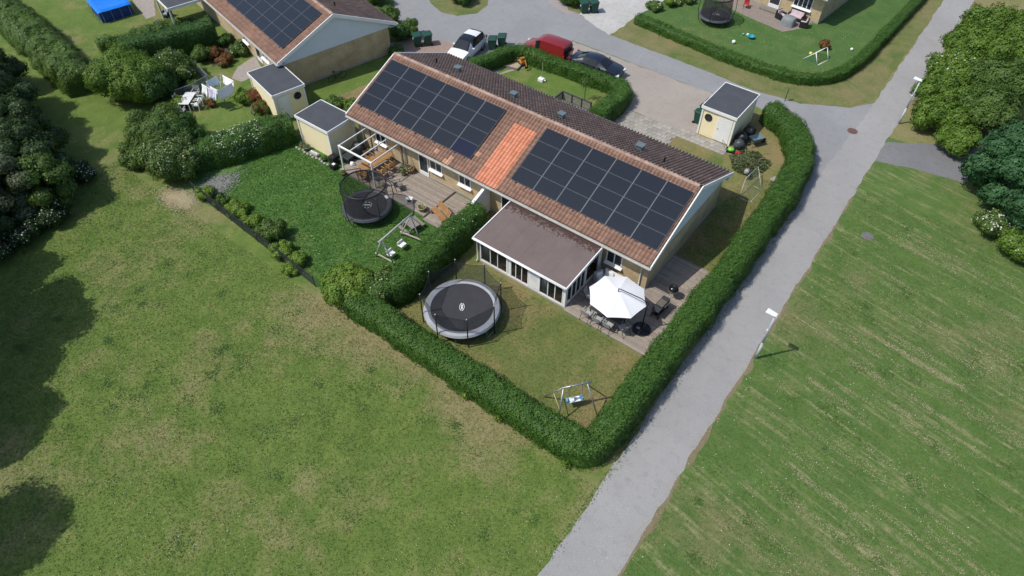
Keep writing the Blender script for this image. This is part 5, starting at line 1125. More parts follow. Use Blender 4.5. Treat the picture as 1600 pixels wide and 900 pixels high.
car('parked_car', 'white compact car with dark panoramic roof parked behind the brown roof', 'car', (-1.72, 15.25, .008), R(-80), suv, paint('white_car_paint', (.72, .73, .74)), (6,), (1, 2), (2, 3, 4, 5), (4, 5, 6))
van = [(-2.12,.35,.95,1.45,.80,.78,.66), (-2.06,.26,1.02,1.72,.86,.83,.70), (-1.9,.22,1.02,1.78,.88,.84,.70), (-.6,.22,1.02,1.82,.88,.85,.71), (.15,.22,1.0,1.80,.88,.85,.70), (.25,.22,1.0,1.79,.88,.85,.70), (.70,.22,.99,1.62,.88,.85,.68), (1.28,.22,.97,1.08,.88,.85,.76), (1.85,.26,.86,.94,.85,.81,.70), (2.1,.32,.72,.78,.78,.74,.64), (2.2,.40,.60,.63,.66,.62,.54)]
vn = car('parked_van', 'red panel van with dark rear windows parked by the front hedge', 'van', (3.98, 19.15, .014), R(184), van, paint('red_car_paint', (.20, .012, .014)), (6,), (), (5,))
MB().box(-2.16, -2.09, -.66, .66, .98, 1.52).build('rear_window', car_glass, vn, bevel=.01)
sedan = [(-2.3,.42,.78,.84,.74,.70,.58), (-2.2,.30,.90,.97,.84,.80,.66), (-1.65,.22,.94,1.04,.89,.84,.68), (-1.0,.22,.94,1.34,.90,.85,.58), (-.35,.22,.93,1.42,.90,.86,.58), (.25,.22,.92,1.40,.90,.86,.58), (.55,.22,.91,1.30,.90,.86,.58), (1.25,.22,.90,.95,.90,.86,.74), (1.9,.26,.80,.85,.87,.82,.70), (2.2,.32,.68,.72,.78,.74,.64), (2.32,.38,.56,.58,.66,.62,.54)]
car('parked_car', 'dark navy sedan parked nose out at the end of the front hedge', 'car', (8.70, 19.75, .014), R(4), sedan, paint('navy_car_paint', (.008, .011, .024)), (6,), (2,), (3, 4, 5), (), (-1.38, 1.40))

# ------------------------------------------------------------------ wheelie bins
def wbin(label, loc, rz, wide=False):
    t = thing('wheelie_bin', label, 'bin', loc, rz, 'green wheelie bins'); s = 1.45 if wide else 1.0; a, b = .29*s, .35
    v = [(-a*.82, -b*.8, .06), (a*.82, -b*.8, .06), (a*.82, b*.75, .06), (-a*.82, b*.75, .06), (-a, -b, .95), (a, -b, .95), (a, b, 1.0), (-a, b, 1.0)]
    MB().add(v, [(3,2,1,0), (4,5,6,7), (0,1,5,4), (1,2,6,5), (2,3,7,6), (3,0,4,7)]).build('body', bin_g, t, bevel=.015)
    v = [(-a-.03, -b-.05, .955), (a+.03, -b-.05, .955), (a+.03, b+.04, 1.005), (-a-.03, b+.04, 1.005), (-a+.02, -b+.04, 1.03), (a-.02, -b+.04, 1.03), (a-.02, b-.03, 1.08), (-a+.02, b-.03, 1.08)]
    MB().add(v, [(3,2,1,0), (4,5,6,7), (0,1,5,4), (1,2,6,5), (2,3,7,6), (3,0,4,7)]).build('lid', bin_g, t, bevel=.012)
    for q in (-1, 1): MB().tube([(q*a*.9-.025, b*.82, .1), (q*a*.9+.025, b*.82, .1)], .1, 14).build('wheel', rubber, t)
    MB().tube([(-a*.8, b+.07, .97), (a*.8, b+.07, .97)], .016, 6).build('handle', bin_g, t); MB().box(-.06, .06, -b-.02, -b+.02, .60, .72).build('sticker', white, t)
for (x, y, a, w_, lab) in ((-6.15, 13.75, -35, 1, 'dark green wheelie bin against the shrubs beside the pale gable'), (-5.55, 14.45, -35, 1, 'dark green wheelie bin on the asphalt side beside the pale gable'), (-.55, 17.35, -60, 1, 'dark green wheelie bin behind hedge, next to white car'), (-.15, 18.2, -60, 1, 'dark green wheelie bin behind hedge, next to red van'), (2.05, 28.0, -40, 1, 'dark green wheelie bin on the verge beside the clipped roadside bush'), (2.75, 28.65, -40, 1, 'dark green wheelie bin on the verge beside the pale gravel drive'), (18.9, 18.3, 92, 0, 'dark green wheelie bin behind the shed, nearer the paving'), (18.9, 19.2, 92, 0, 'dark green wheelie bin behind the shed, in the middle of three'), (18.95, 20.1, 92, 0, 'dark green wheelie bin behind the shed, nearer the street')): wbin(lab, (x, y, .016), R(a), w_)

# ------------------------------------------------------------------ street lamps and sign post
lamp_m = plain('grey_lamp_metal', (.42, .47, .48), .5, .1, var=.1); lampw2 = plain('white_lamp_head', (.72, .74, .76), .4, var=.04)
def lamp(label, xy):
    t = thing('street_lamp', label, 'street lamp', xy, 0, 'path lamps')
    MB().tube([(0, 0, 0), (0, 0, 1.35)], .078, 12).build('lower_pole', lamp_m, t, True); MB().tube([(0, 0, 1.34), (0, 0, 3.72)], .055, 12).build('upper_pole', lamp_m, t, True); MB().lathe([(.084, 1.32), (.084, 1.37), (.056, 1.42)], 12).build('collar', lamp_m, t)
    v = [(.10, -.13, 3.72), (.10, .13, 3.72), (-.50, .17, 3.76), (-.50, -.17, 3.76), (.08, -.11, 3.80), (.08, .11, 3.80), (-.46, .13, 3.86), (-.46, -.13, 3.86)]
    h = MB().add(v, [(0,1,2,3), (7,6,5,4), (0,4,5,1), (1,5,6,2), (2,6,7,3), (3,7,4,0)]).build('lamp_head', lampw2, t, bevel=.015); MB().box(-.44, .02, -.11, .11, 3.725, 3.74).build('diffuser', plain('frosted_lens', (.6, .62, .62), .3), h)
    MB().box(-.10, .02, -.03, .03, 2.42, 2.52).build('tag_plate', white, t)
lamp('grey street lamp with flat white head on the mown field side', (31.72, -.05)); lamp('grey street lamp with flat white head beside the yellow-green bushes', (31.3, 27.75))
t = thing('sign_post', 'thin grey sign post on the verge beside the curved hedge', 'sign', (23.07, 25.31)); MB().tube([(0, 0, 0), (0, 0, 1.15)], .03, 8).build('post', dark_met, t); MB().obox((0, 0, .85), (.03, .22, .55), .5).build('plate', plain('grey_sign_back', (.12, .13, .14), .5, .3), t)

# ------------------------------------------------------------------ front yard of the left home
t = thing('sandbox', 'wooden sandbox in the corner of the clipped front hedge', 'sandbox', (2.55, 16.35, 0), R(10))
for k in range(4): a = R(90*k); MB().obox((.7*math.cos(a), .7*math.sin(a), .11), (.06, 1.46, .2), a).build('side_board', wood_old, t)
MB().box(-.67, .67, -.67, .67, 0, .10).build('sand', plain('sand', (.42, .35, .25), .95, var=.15), t)
tg = thing('toy_digger', 'orange and yellow plastic toy digger by the sandbox', 'toy', (3.15, 16.75, .012), R(-30)); yo = plain('yellow_orange_plastic', (.52, .25, .04), .45, var=.15)
MB().box(-.35, .25, -.2, .2, .18, .42).build('body', yo, tg, bevel=.03); MB().box(-.05, .2, -.18, .18, .42, .75).build('cab', plain('orange_plastic', (.45, .16, .05), .45), tg, bevel=.03); MB().tube([(.2, 0, .4), (.65, 0, .8), (.9, 0, .35)], .05, 8).build('arm', yo, tg); MB().box(.82, 1.0, -.14, .14, .2, .38).build('bucket', black, tg, bevel=.02)
for x in (-.22, .18):
    for s in (-1, 1): MB().tube([(x, s*.18-.05, .14), (x, s*.18+.05, .14)], .14, 14).build('wheel', black, tg)
t = thing('toy_pile', 'heap of pale toy planks beside toy digger', 'toys', (2.75, 17.0, .2))
for k in range(5): MB().obox((rnd.uniform(-.25, .3), rnd.uniform(-.2, .2), .05+k*.05), (.7, .09, .04), rnd.uniform(0, 3)).build('plank', plain('pale_toy_wood', (.5, .36, .2), .7), t)
t = thing('pole_stand', 'thin pale pole standing in a white block base on the front lawn', 'stand', (5.9, 15.7, .006)); MB().box(-.24, .24, -.2, .2, 0, .28).build('base', white, t, bevel=.03); MB().tube([(.0, 0, .28), (.05, .0, .9), (.08, .0, 1.7)], .018, 8).build('pole', plain('pale_pole', (.55, .52, .38), .6), t); MB().ball((.3, .1, .1), .09).build('ball', white, t, True)
t = thing('railed_terrace', 'dark railed terrace with two storage lids behind the brown roof', 'terrace', (9.0, 11.1, .006)); dk = plain('charcoal_wood', (.055, .058, .062), .75, var=.2, scale=5)
MB().box(0, 2.75, 0, 3.1, 0, .12).build('floor', plain('slate_boards', (.11, .125, .14), .7, var=.15), t)
for (x, y) in ((.05, .2), (.05, 1.65), (.05, 3.05), (.95, 3.05), (1.85, 3.05), (2.7, 3.05)): MB().box(x-.05, x+.05, y-.05, y+.05, .1, 1.05).build('post', dk, t)
for z in (.98,): MB().box(0, .1, .2, 3.05, z, z+.07).build('rail', dk, t); MB().box(0, 2.75, 3.0, 3.1, z+.001, z+.071).build('rail', dk, t)
for k in range(5): z = .2+k*.15; MB().box(.03, .07, .25, 3.0, z, z+.10).build('slat', wood_old, t); MB().box(.1, 2.65, 3.03, 3.07, z, z+.10).build('slat', wood_old, t)
for x in (.15, 1.45): b = MB().box(x, x+1.2, 1.6, 2.6, .12, .55).build('storage_box', dk, t); MB().box(x-.03, x+1.23, 1.57, 2.63, .55, .60).build('lid', plain('slate_lid', (.10, .125, .145), .5, var=.1), b, bevel=.01)

# ------------------------------------------------------------------ side garden right of the house
def blob(name, label, loc, r, sq, mat, seed, cat):
    t = thing(name, label, cat, loc); MB().ball((0, 0, r*sq[2]*.9), r, 14, 9, sq, jit=.14, seed=seed).build('bag', mat, t, True); MB().tube([(0, 0, r*sq[2]*1.7), (.05, .02, r*sq[2]*1.95)], [.09, .05], 8).build('knot', mat, t)
bagm = plain('black_bag_plastic', (.018, .02, .022), .28, var=.3, scale=6, bmp=.6); blob('garbage_bag', 'large black garbage bag leaning on the shed wall', (22.62, 17.9, .006), .5, (1, .9, 1.0), bagm, 3, 'bag'); blob('garbage_bag', 'black garbage bag behind the wheelbarrow against the shed', (22.75, 18.9, .006), .46, (1, 1, 1.1), bagm, 6, 'bag')
blob('rubble_sack', 'shiny dark grey sack at the shed corner', (22.75, 17.2, .006), .42, (1, .95, .95), plain('grey_sack_plastic', (.07, .085, .095), .25, var=.3, scale=6, bmp=.6), 8, 'sack')
wb_ = thing('wheelbarrow', 'blue grey wheelbarrow tipped up beside the garbage bags', 'wheelbarrow', (23.55, 18.35, .006), R(60)); tm = plain('blue_grey_tray', (.14, .22, .26), .45, .3, var=.15)
v = [(-.3, -.22, .35), (.3, -.22, .35), (.3, .22, .35), (-.3, .22, .35), (-.5, -.32, .68), (.5, -.32, .68), (.5, .32, .68), (-.5, .32, .68)]
MB().add(v, [(3,2,1,0), (0,1,5,4), (1,2,6,5), (2,3,7,6), (3,0,4,7)]).build('tray', tm, wb_)
for s in (-1, 1): MB().tube([(.75, 0, .2), (.2, s*.2, .33), (-1.0, s*.3, .55)], .02, 6).build('handle', galv, wb_); MB().tube([(-.3, s*.22, .38), (-.4, s*.25, 0)], .018, 6).build('leg', galv, wb_)
MB().tube([(.75, -.05, .2), (.75, .05, .2)], .2, 16).build('wheel', rubber, wb_)
t = thing('rubber_ring', 'black rubber ring leaning on the shed behind the garbage bags', 'ring', (22.45, 18.6, .006)); MB().torus((0, 0, .36), .32, .06, 24, 8, 'X').build('tyre', rubber, t, True); MB().torus((0, 0, .36), .25, .02, 24, 6, 'X').build('rim', dark_met, t)
t = thing('lawn_mower', 'small lawn mower with bright green hood at the shed corner', 'mower', (22.5, 16.45, .006), R(20)); MB().ball((0, 0, .2), .26, 14, 8, (1, .8, .6)).build('hood', plain('lime_plastic', (.16, .48, .05), .35, var=.08), t, True); MB().box(-.3, .3, -.24, .24, .06, .16).build('deck', black, t, bevel=.03)
for x in (-.24, .24):
    for s in (-1, 1): MB().tube([(x, s*.24-.03, .1), (x, s*.24+.03, .1)], .1, 12).build('wheel', rubber, t)
MB().tube([(-.25, -.2, .15), (-.75, -.2, .75), (-.75, .2, .75), (-.25, .2, .15)], .014, 6).build('handle', black, t)
t = thing('fuel_can', 'red fuel can on the grass beside the lawn mower', 'can', (23.1, 16.35, .006), R(30)); MB().box(-.2, .2, -.12, .12, 0, .3).build('body', plain('red_plastic', (.45, .03, .04), .4, var=.1), t, bevel=.04); MB().tube([(.1, 0, .3), (.14, 0, .38)], .04, 8).build('cap', black, t); MB().tube([(-.14, 0, .28), (-.1, 0, .36), (.04, 0, .36)], .014, 6).build('handle', MATS['red_plastic'], t)
def heap(label, c, rx, ry, h, mats, n, seed):
    t = thing('branch_pile', label, 'branches', c); rs = np.random.RandomState(seed); a = rs.uniform(0, 6.283, n); d = np.sqrt(rs.uniform(0, 1, n))*(.75+.35*vnoise(np.stack([np.cos(a)*2, np.sin(a)*2, a*0], 1), 1.3, seed))
    Q = np.stack([d*rx*np.cos(a), d*ry*np.sin(a), np.maximum(.03, h*(1-d**1.6)*rs.uniform(.3, 1.1, n))], 1); Nn = np.tile([0, 0, 1.0], (n, 1)); put('leaves', np_mesh('leaves', leaf_quads(Q, Nn, .17, rs, .4, .5), 4, mats[0]), t, 'stuff')
    st = MB()
    for k in range(46):
        a_ = rnd.uniform(0, 6.28); d_ = rnd.uniform(.0, .8); p_ = Vector((d_*rx*math.cos(a_), d_*ry*math.sin(a_), h*(1-d_)*.8+.03)); l = rnd.uniform(.5, 1.1); b_ = rnd.uniform(0, 6.28); st.tube([tuple(p_), tuple(p_+Vector((l*math.cos(b_), l*math.sin(b_), rnd.uniform(-.05, .12))))], [.02, .006], 4)
    st.build('twigs_or_core', mats[1], t); return t
heap('loose heap of cut leafy branches on the lawn beside the shed', (24.15, 16.0, 0), 1.5, 1.7, .45, (leaf_mat('wilting_leaf', (.075, .115, .035), (.14, .18, .075), (.07, .11, .035)), plain('pale_twig', (.30, .26, .18), .8)), 2600, 4)
lg = thing('birch_log', 'pale grey birch log standing on the cut branches', 'log', (24.62, 14.5, 0.0)); MB().tube([(-.05, .45, .05), (0, 0, .42), (.02, -.3, .62), (.05, -.55, .75)][::-1], [.17, .19, .20, .22], 10).build('trunk', plain('birch_bark', (.42, .41, .39), .85, var=.35, scale=9, col2=(.10, .09, .09)), lg, True); MB().tube([(.0, -.1, .45), (.28, -.35, .40)], [.10, .07], 8).build('stub', MATS['birch_bark'], lg); MB().tube([(0, 0, .5), (-.45, -.3, .75)], [.06, .03], 6).build('branch', bark, lg)
MB().tube([(-.02, .4, 0), (0, .1, .3)], .1, 8).build('foot', MATS['birch_bark'], lg)
gl_ = thing('football_goal', 'grey tubular football goal with thin net beside the birch log', 'goal', (26.02, 12.04), R(0)); o = Vector(list((26.02, 12.04))+[0]); G = [Vector(list(q)+[0])-o for q in ((25.23, 12.02), (26.02, 12.04), (26.12, 13.73), (25.42, 13.80))]
g3 = [Vector((24.99, 13.03, 0.90))-o, Vector((25.13, 14.83, 0.90))-o]
gb = plain('grey_goal_tube', (.45, .45, .43), .5, .3, var=.1)
for a, b in ((G[0], G[1]), (G[1], G[2]), (G[2], G[3]), (g3[0], g3[1]), (G[0], g3[0]), (G[2], g3[1])): MB().tube([tuple(a), tuple(b)], .024, 6).build('tube', gb, gl_, True)
nm = MB()
def netgrid(m, a, b, c, d, n=9, r=.004):
    for i in range(n+1): f = i/n; m.bar(tuple(a.lerp(b, f)), tuple(d.lerp(c, f)), r); m.bar(tuple(a.lerp(d, f)), tuple(b.lerp(c, f)), r)
netgrid(nm, G[1], G[2], g3[1], g3[0], 10); netgrid(nm, G[0], G[1], g3[0], g3[0]+Vector((.02, 0, 0)), 6); nm.build('net', plain('grey_twine', (.35, .35, .32), .9), gl_)
t = thing('slatted_stool', 'weathered square slatted stool beside the curved hedge', 'stool', (26.59, 14.71), R(-20))
for k in range(5): MB().box(-.3, .3, -.27+k*.11, -.27+k*.11+.095, .50, .53).build('slat', plain('pale_grey_wood', (.36, .34, .32), .85, var=.2, scale=6), t)
for sx in (-1, 1): MB().bar((sx*.26, -.26, 0), (sx*.2, .2, .5), .04).build('leg', dark_met, t); MB().bar((sx*.2, .26, 0), (sx*.2, -.2, .5), .04).build('leg', dark_met, t)

# ------------------------------------------------------------------ garden of the far left house
def loc2(p, q): return (p[0], p[1], q)
an = thing('clothes_airer', 'rotary clothes airer hung with white and lavender laundry', 'airer', (-12.10, -2.25)); o = Vector(list((-12.10, -2.25))+[0]); MB().tube([(0, 0, 0), (0, 0, 1.75)], .025, 8).build('post', galv, an)
for k in range(4): a = R(45+90*k); MB().tube([(0, 0, 1.2), (1.25*math.cos(a), 1.25*math.sin(a), 1.78)], .014, 6).build('arm', galv, an)
ln = MB()
for q in (.5, .8, 1.0):
    pts = [(1.25*q*math.cos(R(45+90*k)), 1.25*q*math.sin(R(45+90*k)), 1.2+.58*q) for k in range(5)]; ln.tube(pts, .004, 4)
ln.build('line', white, an)
def laundry(label, a, b, z, drop, mat, seed):
    t = thing('laundry', label, 'laundry', (o.x+a[0], o.y+a[1], 0), 0, 'laundry on the airer'); n = 10; k = 5; vs = []; q = random.Random(seed); ph = q.uniform(0, 6); d = Vector((b[0]-a[0], b[1]-a[1], 0)); nrm = Vector((d.y, -d.x, 0)).normalized()
    for i in range(n+1):
        for j in range(k+1): f, g_ = i/n, j/k; p_ = d*f+nrm*(.06*g_*math.sin(ph+f*7)+.22*g_*g_); vs.append((p_.x, p_.y, z-drop*g_*(1-.12*math.sin(ph+f*4))))
    ob = MB().add(vs, [(i*(k+1)+j, (i+1)*(k+1)+j, (i+1)*(k+1)+j+1, i*(k+1)+j+1) for i in range(n) for j in range(k)]).build('cloth', mat, t, True); s_ = ob.modifiers.new('thick', 'SOLIDIFY'); s_.thickness = .006
wcl = plain('white_laundry', (.78, .78, .80), .9, var=.06, scale=3); lav = plain('lavender_laundry', (.50, .46, .60), .9, var=.08); pbl = plain('pale_blue_laundry', (.60, .70, .80), .9, var=.12, col2=(.75, .78, .8)); c_ = 1.25*.7071
laundry('white sheet on the outer airer line beside lavender towel', (-c_, -c_), (-.25, -c_), 1.76, .75, wcl, 1); laundry('lavender towel hanging in the middle of the airer side', (-.2, -c_), (.55, -c_), 1.76, .85, lav, 2); laundry('pale blue cloth at the shed end of the airer', (.58, -c_), (c_, -c_), 1.76, .65, pbl, 3)
laundry('white cloth on the inner airer line', (-.5, -.5), (.5, -.5), 1.52, .6, wcl, 4); laundry('white sheet on the shed side of the airer', (c_, -.8), (c_, .6), 1.77, .7, wcl, 5); laundry('white sheet on the house side of the airer', (-.7, c_), (.7, c_), 1.77, .6, wcl, 6); laundry('pale blue cloth on the bush side of the airer', (-c_, -.5), (-c_, .5), 1.77, .55, pbl, 7)
tb = thing('garden_table', 'white rectangular garden table on the far lawn', 'table', (-13.83, -4.27), R(-55))
for k in range(6): MB().box(-.85, .85, -.42+k*.14, -.42+k*.14+.13, .70, .73).build('top_slat', white_old, tb)
for sx in (-1, 1):
    for sy in (-1, 1): MB().box(sx*.75-.03, sx*.75+.03, sy*.34-.03, sy*.34+.03, 0, .70).build('leg', white_old, tb)
cc = Vector(list((-13.83, -4.27))+[0])
for (dx, dy, a, lab, mt) in ((-1.25, .15, 1, 'grey garden armchair at the bush end of the white table', grey_pl), (1.2, -.1, 2, 'grey and white garden armchair at the lawn end of the white table', grey_pl), (.35, .75, 0, 'white garden armchair on the laundry side, nearer the lawn', white_old), (-.35, .8, 0, 'white garden armchair on the laundry side, nearer the wire pen', white_old), (-.2, -.75, 3, 'white garden armchair tucked on the bush side of the table', white_old)):
    p_ = Matrix.Rotation(R(-55), 3, 'Z') @ Vector((dx, dy, 0)); wood_chair(lab, (cc.x+p_.x, cc.y+p_.y, 0), R(-55)+(R(90), R(-90), 0, R(180))[{1: 0, 2: 1, 0: 2, 3: 3}[a]], mt, .52, 'chairs round the white table')
pen = thing('wire_pen', 'galvanised wire mesh pen between the bush and laundry', 'pen', (-17.42, -3.68)); o2 = Vector(list((-17.42, -3.68))+[0]); cor = [Vector(list(q)+[0])-o2 for q in ((-17.54, -4.14), (-17.89, -2.21), (-17.91, -0.71), (-15.00, -1.44), (-14.95, -3.31), (-15.28, -4.49))]
for i in range(6):
    a, b = cor[i], cor[(i+1) % 6]; z = Vector((0, 0, .95)); f = MB().tube([tuple(a), tuple(a+z), tuple(b+z), tuple(b)], .032, 6); po = f.build('panel_frame', galv, pen)
    m_ = MB(); netgrid(m_, a, b, b+z, a+z, 12, .010); m_.build('wire', galv, po)
t = thing('white_trellis', 'white lattice panel leaning at the edge of the big bush', 'trellis', (-19.60, -1.77), R(35)); mm = MB()
for k in range(9): MB().box(-.9+k*.22, -.86+k*.22, -.02, .0, .1, 1.2).build('upright', white_old, t)
for k in range(4): MB().box(-.92, .92, .0, .02, .15+k*.32, .19+k*.32).build('slat', white_old, t)
t = thing('wheel_ornament', 'grey spoked cart wheel leaning near the red flowers', 'wheel', (-8.98, -1.84), R(30)); MB().torus((0, 0, .42), .38, .035, 22, 6, 'X').build('rim', wood_old, t)
for k in range(8): a = R(45*k); MB().tube([(0, 0, .42), (0, .38*math.cos(a), .42+.38*math.sin(a))], .016, 5).build('spoke', wood_old, t)
def bicycle(label, loc, rz, mat, lean=.16):
    t = thing('bicycle', label, 'bicycle', loc, rz); t.rotation_euler = (lean, 0, rz)
    for x in (-.52, .52):
        w = MB().torus((x, 0, .34), .32, .022, 26, 6, 'Y').build('wheel', rubber, t, True); s = MB()
        for k in range(10): a = R(36*k); s.tube([(x, 0, .34), (x+.31*math.cos(a), 0, .34+.31*math.sin(a))], .003, 3)
        s.build('spokes', galv, w)
    f = MB()
    for a, b in (((-.52, .34), (-.12, .32)), ((-.12, .32), (-.25, .85)), ((-.22, .75), (.36, .80)), ((-.12, .32), (.38, .72)), ((-.52, .34), (-.22, .75)), ((.52, .34), (.34, .95))): f.tube([(a[0], 0, a[1]), (b[0], 0, b[1])], .018, 6)
    f.build('frame', mat, t); MB().obox((-.27, 0, .90), (.26, .13, .05)).build('saddle', black, t, bevel=.02); MB().tube([(.22, -.27, 1.0), (.34, 0, .98), (.22, .27, 1.0)], .014, 6).build('handlebar', galv, t); MB().tube([(-.12, -.05, .32), (-.12, .05, .32)], .09, 12).build('crank', dark_met, t)
bp = h2(.62, 4.3); bicycle('black bicycle leaning against the shaded brick gable wall', (bp[0], bp[1], 0), H2R+R(90), black, .14)
bp = h2(-2.2, -.35); bicycle('dark bicycle with purple bag parked on the patio by the shed', (bp[0], bp[1], .014), H2R+R(14), plain('purple_black', (.05, .03, .07), .4)); 
# above-ground pool under a blue cover
pl = [(-33.55, -0.30, 1.10), (-32.89, 2.53, 1.10), (-28.46, 0.53, 1.10), (-29.49, -1.34, 1.10)]; px0 = (-30.70, -0.88); pc = (-30.6, 1.1)
po = thing('swimming_pool', 'rectangular above-ground pool under a bright blue cover', 'pool', ((-32.72, 0.67)[0], (-32.72, 0.67)[1], 0), R(-13)); blue = plain('blue_tarpaulin', (0.0, .17, .68), .4, var=.08, scale=1.5, bmp=.3); blue2 = plain('dark_blue_liner', (.01, .05, .26), .5, var=.2, scale=3)
MB().box(-1.5, 1.5, -1.4, 1.4, 0, .98).build('liner', blue2, po); cvr = MB(); n = 14; vs = []
for i in range(n+1):
    for j in range(n+1):
        f, g_ = i/n*2-1, j/n*2-1; e = max(abs(f), abs(g_)); vs.append((f*1.62, g_*1.52, 1.14-.09*(1-f*f)*(1-g_*g_)+.015*math.sin(i*2.2+j*1.3)-(.14 if e > .99 else 0)))
cvr.add(vs, [(i*(n+1)+j, (i+1)*(n+1)+j, (i+1)*(n+1)+j+1, i*(n+1)+j+1) for i in range(n) for j in range(n)]); cvr.build('cover', blue, po, True)
for k in range(4):
    for s in (-1, 1): MB().tube([(-1.35+k*.9, s*1.62, 0), (-1.35+k*.9, s*1.46, 1.05)], .022, 6).build('strut', galv, po); MB().tube([(s*1.74, -1.2+k*.8, 0), (s*1.57, -1.2+k*.8, 1.05)], .022, 6).build('strut', galv, po)
# roofed patio of the far house
pk = (-24.37, 1.86, 2.40); pr = thing('patio_roof', 'flat dark patio roof with white edge at the far house', 'patio roof', (pk[0]-3.6*math.cos(H2R), pk[1]-3.6*math.sin(H2R), 0), H2R); MB().box(0, 3.6, 0, 3.1, 2.32, 2.42).build('roof', felt, pr); MB().box(-.04, 3.64, -.06, 0, 2.24, 2.46).box(-.06, -.0, 0, 3.1, 2.24, 2.46).box(3.6, 3.66, 0, 3.1, 2.24, 2.46).build('trim', white, pr)
for x in (.1, 3.5): MB().box(x-.06, x+.06, .04, .16, 0, 2.32).build('post', white_old, pr)
for (x, y, a, lab) in ((-3.9, .6, 40, 'black wicker chair beside the flat patio roof post'), (-1.0, 1.2, 200, 'black wicker chair under the flat patio roof'), (-1.9, -.7, 120, 'black wicker chair on the lawn edge of the roofed patio')): q = (pk[0]+x*math.cos(H2R)-y*math.sin(H2R), pk[1]+x*math.sin(H2R)+y*math.cos(H2R), .012); t = thing('wicker_chair', lab, 'chair', q, H2R+R(a)); wicker_chair(t, black, grey_pl)

# ------------------------------------------------------------------ garden of the far right house
hx = lambda x, y, z=0.0: (p3[0]+math.cos(h3r)*x-math.sin(h3r)*y, p3[1]+math.sin(h3r)*x+math.cos(h3r)*y, z)
pcush = plain('patterned_cushion', (.56, .53, .56), .9, var=.2, scale=7, col2=(.45, .22, .25)); wick = plain('black_wicker', (.018, .018, .02), .6, var=.25, scale=18, bmp=.5)
t = thing('wicker_sofa', 'black wicker two-seat sofa with patterned cushions below the window', 'sofa', hx(-1.95, -.55, .016), h3r); wicker_chair(t, wick, pcush, 1.45, .72)
t = thing('wicker_armchair', 'black wicker armchair on the door side of the covered table', 'chair', hx(-3.1, -1.35, .016), h3r+R(75)); wicker_chair(t, wick, pcush, .75, .72); t = thing('wicker_armchair', 'black wicker armchair on the house corner side of the covered table', 'chair', hx(-.75, -1.35, .016), h3r-R(75)); wicker_chair(t, wick, pcush, .75, .72)
t = thing('covered_table', 'garden table under a grey draped cover beside wicker chairs', 'table', hx(-2.0, -1.95, .016), h3r); n = 26
prof = [(.62, .0, .0), (.58, .40, .0), (.52, .70, .0), (.46, .74, 0), (.01, .75, 0)]
vs = [((r_+(.05*math.sin(j*1.93)*(1-z/.75)))*1.05*math.copysign(abs(math.cos(2*math.pi*j/n))**.6, math.cos(2*math.pi*j/n)), (r_+(.05*math.sin(j*2.3)*(1-z/.75)))*.85*math.copysign(abs(math.sin(2*math.pi*j/n))**.6, math.sin(2*math.pi*j/n)), z) for r_, z, _ in prof for j in range(n)]
MB().add(vs, [(i*n+j, i*n+(j+1) % n, (i+1)*n+(j+1) % n, (i+1)*n+j) for i in range(4) for j in range(n)]).build('cover', plain('grey_table_cover', (.22, .24, .25), .7, var=.15, scale=4), t, True); MB().box(-.4, .4, -.3, .3, .0, .7).build('table', dark_met, t)
t = thing('step_plank', 'long dark step plank below the white door', 'step', hx(-4.6, -.75, .016), h3r); MB().box(-.9, .9, -.25, .25, .0, .16).build('step', wood_old, t, bevel=.01)
t = thing('plastic_chair', 'red plastic garden chair on the brown patio', 'chair', (13.82, 38.37, 0.02), R(20)); rp = plain('red_chair_plastic', (.34, .03, .035), .45, var=.1)
MB().box(-.25, .25, -.25, .25, .40, .44).build('seat', rp, t, bevel=.02); MB().obox((0, .26, .66), (.46, .04, .46), 0, -.15).build('backrest', rp, t, bevel=.02)
for sx in (-1, 1):
    for sy in (-1, 1): MB().tube([(sx*.24, sy*.24, 0), (sx*.21, sy*.21, .41)], .025, 6).build('leg', rp, t)
q = hx(.35, 3.2); t = thing('satellite_dish', 'pale satellite dish on the far brick side wall', 'dish', (q[0], q[1], 2.1), h3r); MB().lathe([(.02, 0), (.2, .03), (.34, .1), (.35, .11)], 18).build('dish', white_old, t, True); MB().tube([(0, 0, 0), (-.3, 0, -.05)], .02, 6).build('bracket', galv, t)
gg = thing('football_goal', 'small white football goal with green net on the far lawn', 'goal', (23.15, 32.31)); o = Vector(list((23.15, 32.31))+[0]); f1, f2 = Vector((0, 0, 0)), Vector(list((23.58, 33.73))+[0])-o; b1, b2 = Vector(list((21.79, 32.60))+[0])-o, Vector(list((22.23, 34.31))+[0])-o; u = Vector((0, 0, .95)); u1, u2 = f1.lerp(b1, .35)+u, f2.lerp(b2, .35)+u
for a, b in ((f1, u1), (f2, u2), (u1, u2), (u1, b1), (u2, b2), (f1, f2)): MB().tube([tuple(a), tuple(b)], .035, 6).build('tube', white, gg, True)
m_ = MB(); netgrid(m_, u1, u2, b2, b1, 12, .012); netgrid(m_, f1, u1, b1, b1+Vector((.01, 0, 0)), 6, .012); m_.build('net', plain('green_twine', (.10, .30, .16), .9), gg)
def ball(label, p, r, mat): t = thing('ball', label, 'ball', p, 0, 'balls on the far lawn'); MB().ball((0, 0, r), r, 14, 9).build('ball', mat, t, True); MB().torus((0, 0, r), r*1.001, r*.03, 18, 4, 'X').build('seam', grey_pl, t)
ball('white ball alone on the far lawn', (15.84, 31.31), .17, white); ball('yellow ball behind the small white football goal', (22.03, 33.61), .15, plain('yellow_ball', (.68, .62, .12), .5, var=.08)); ball('white ball beside the turquoise toy tub', (16.26, 33.39), .12, white); ball('green ball next to the toy tub', (15.89, 33.25), .11, plain('green_ball', (.05, .45, .28), .5)); ball('white ball near the far low hedge bend', (24.62, 36.60), .13, white)
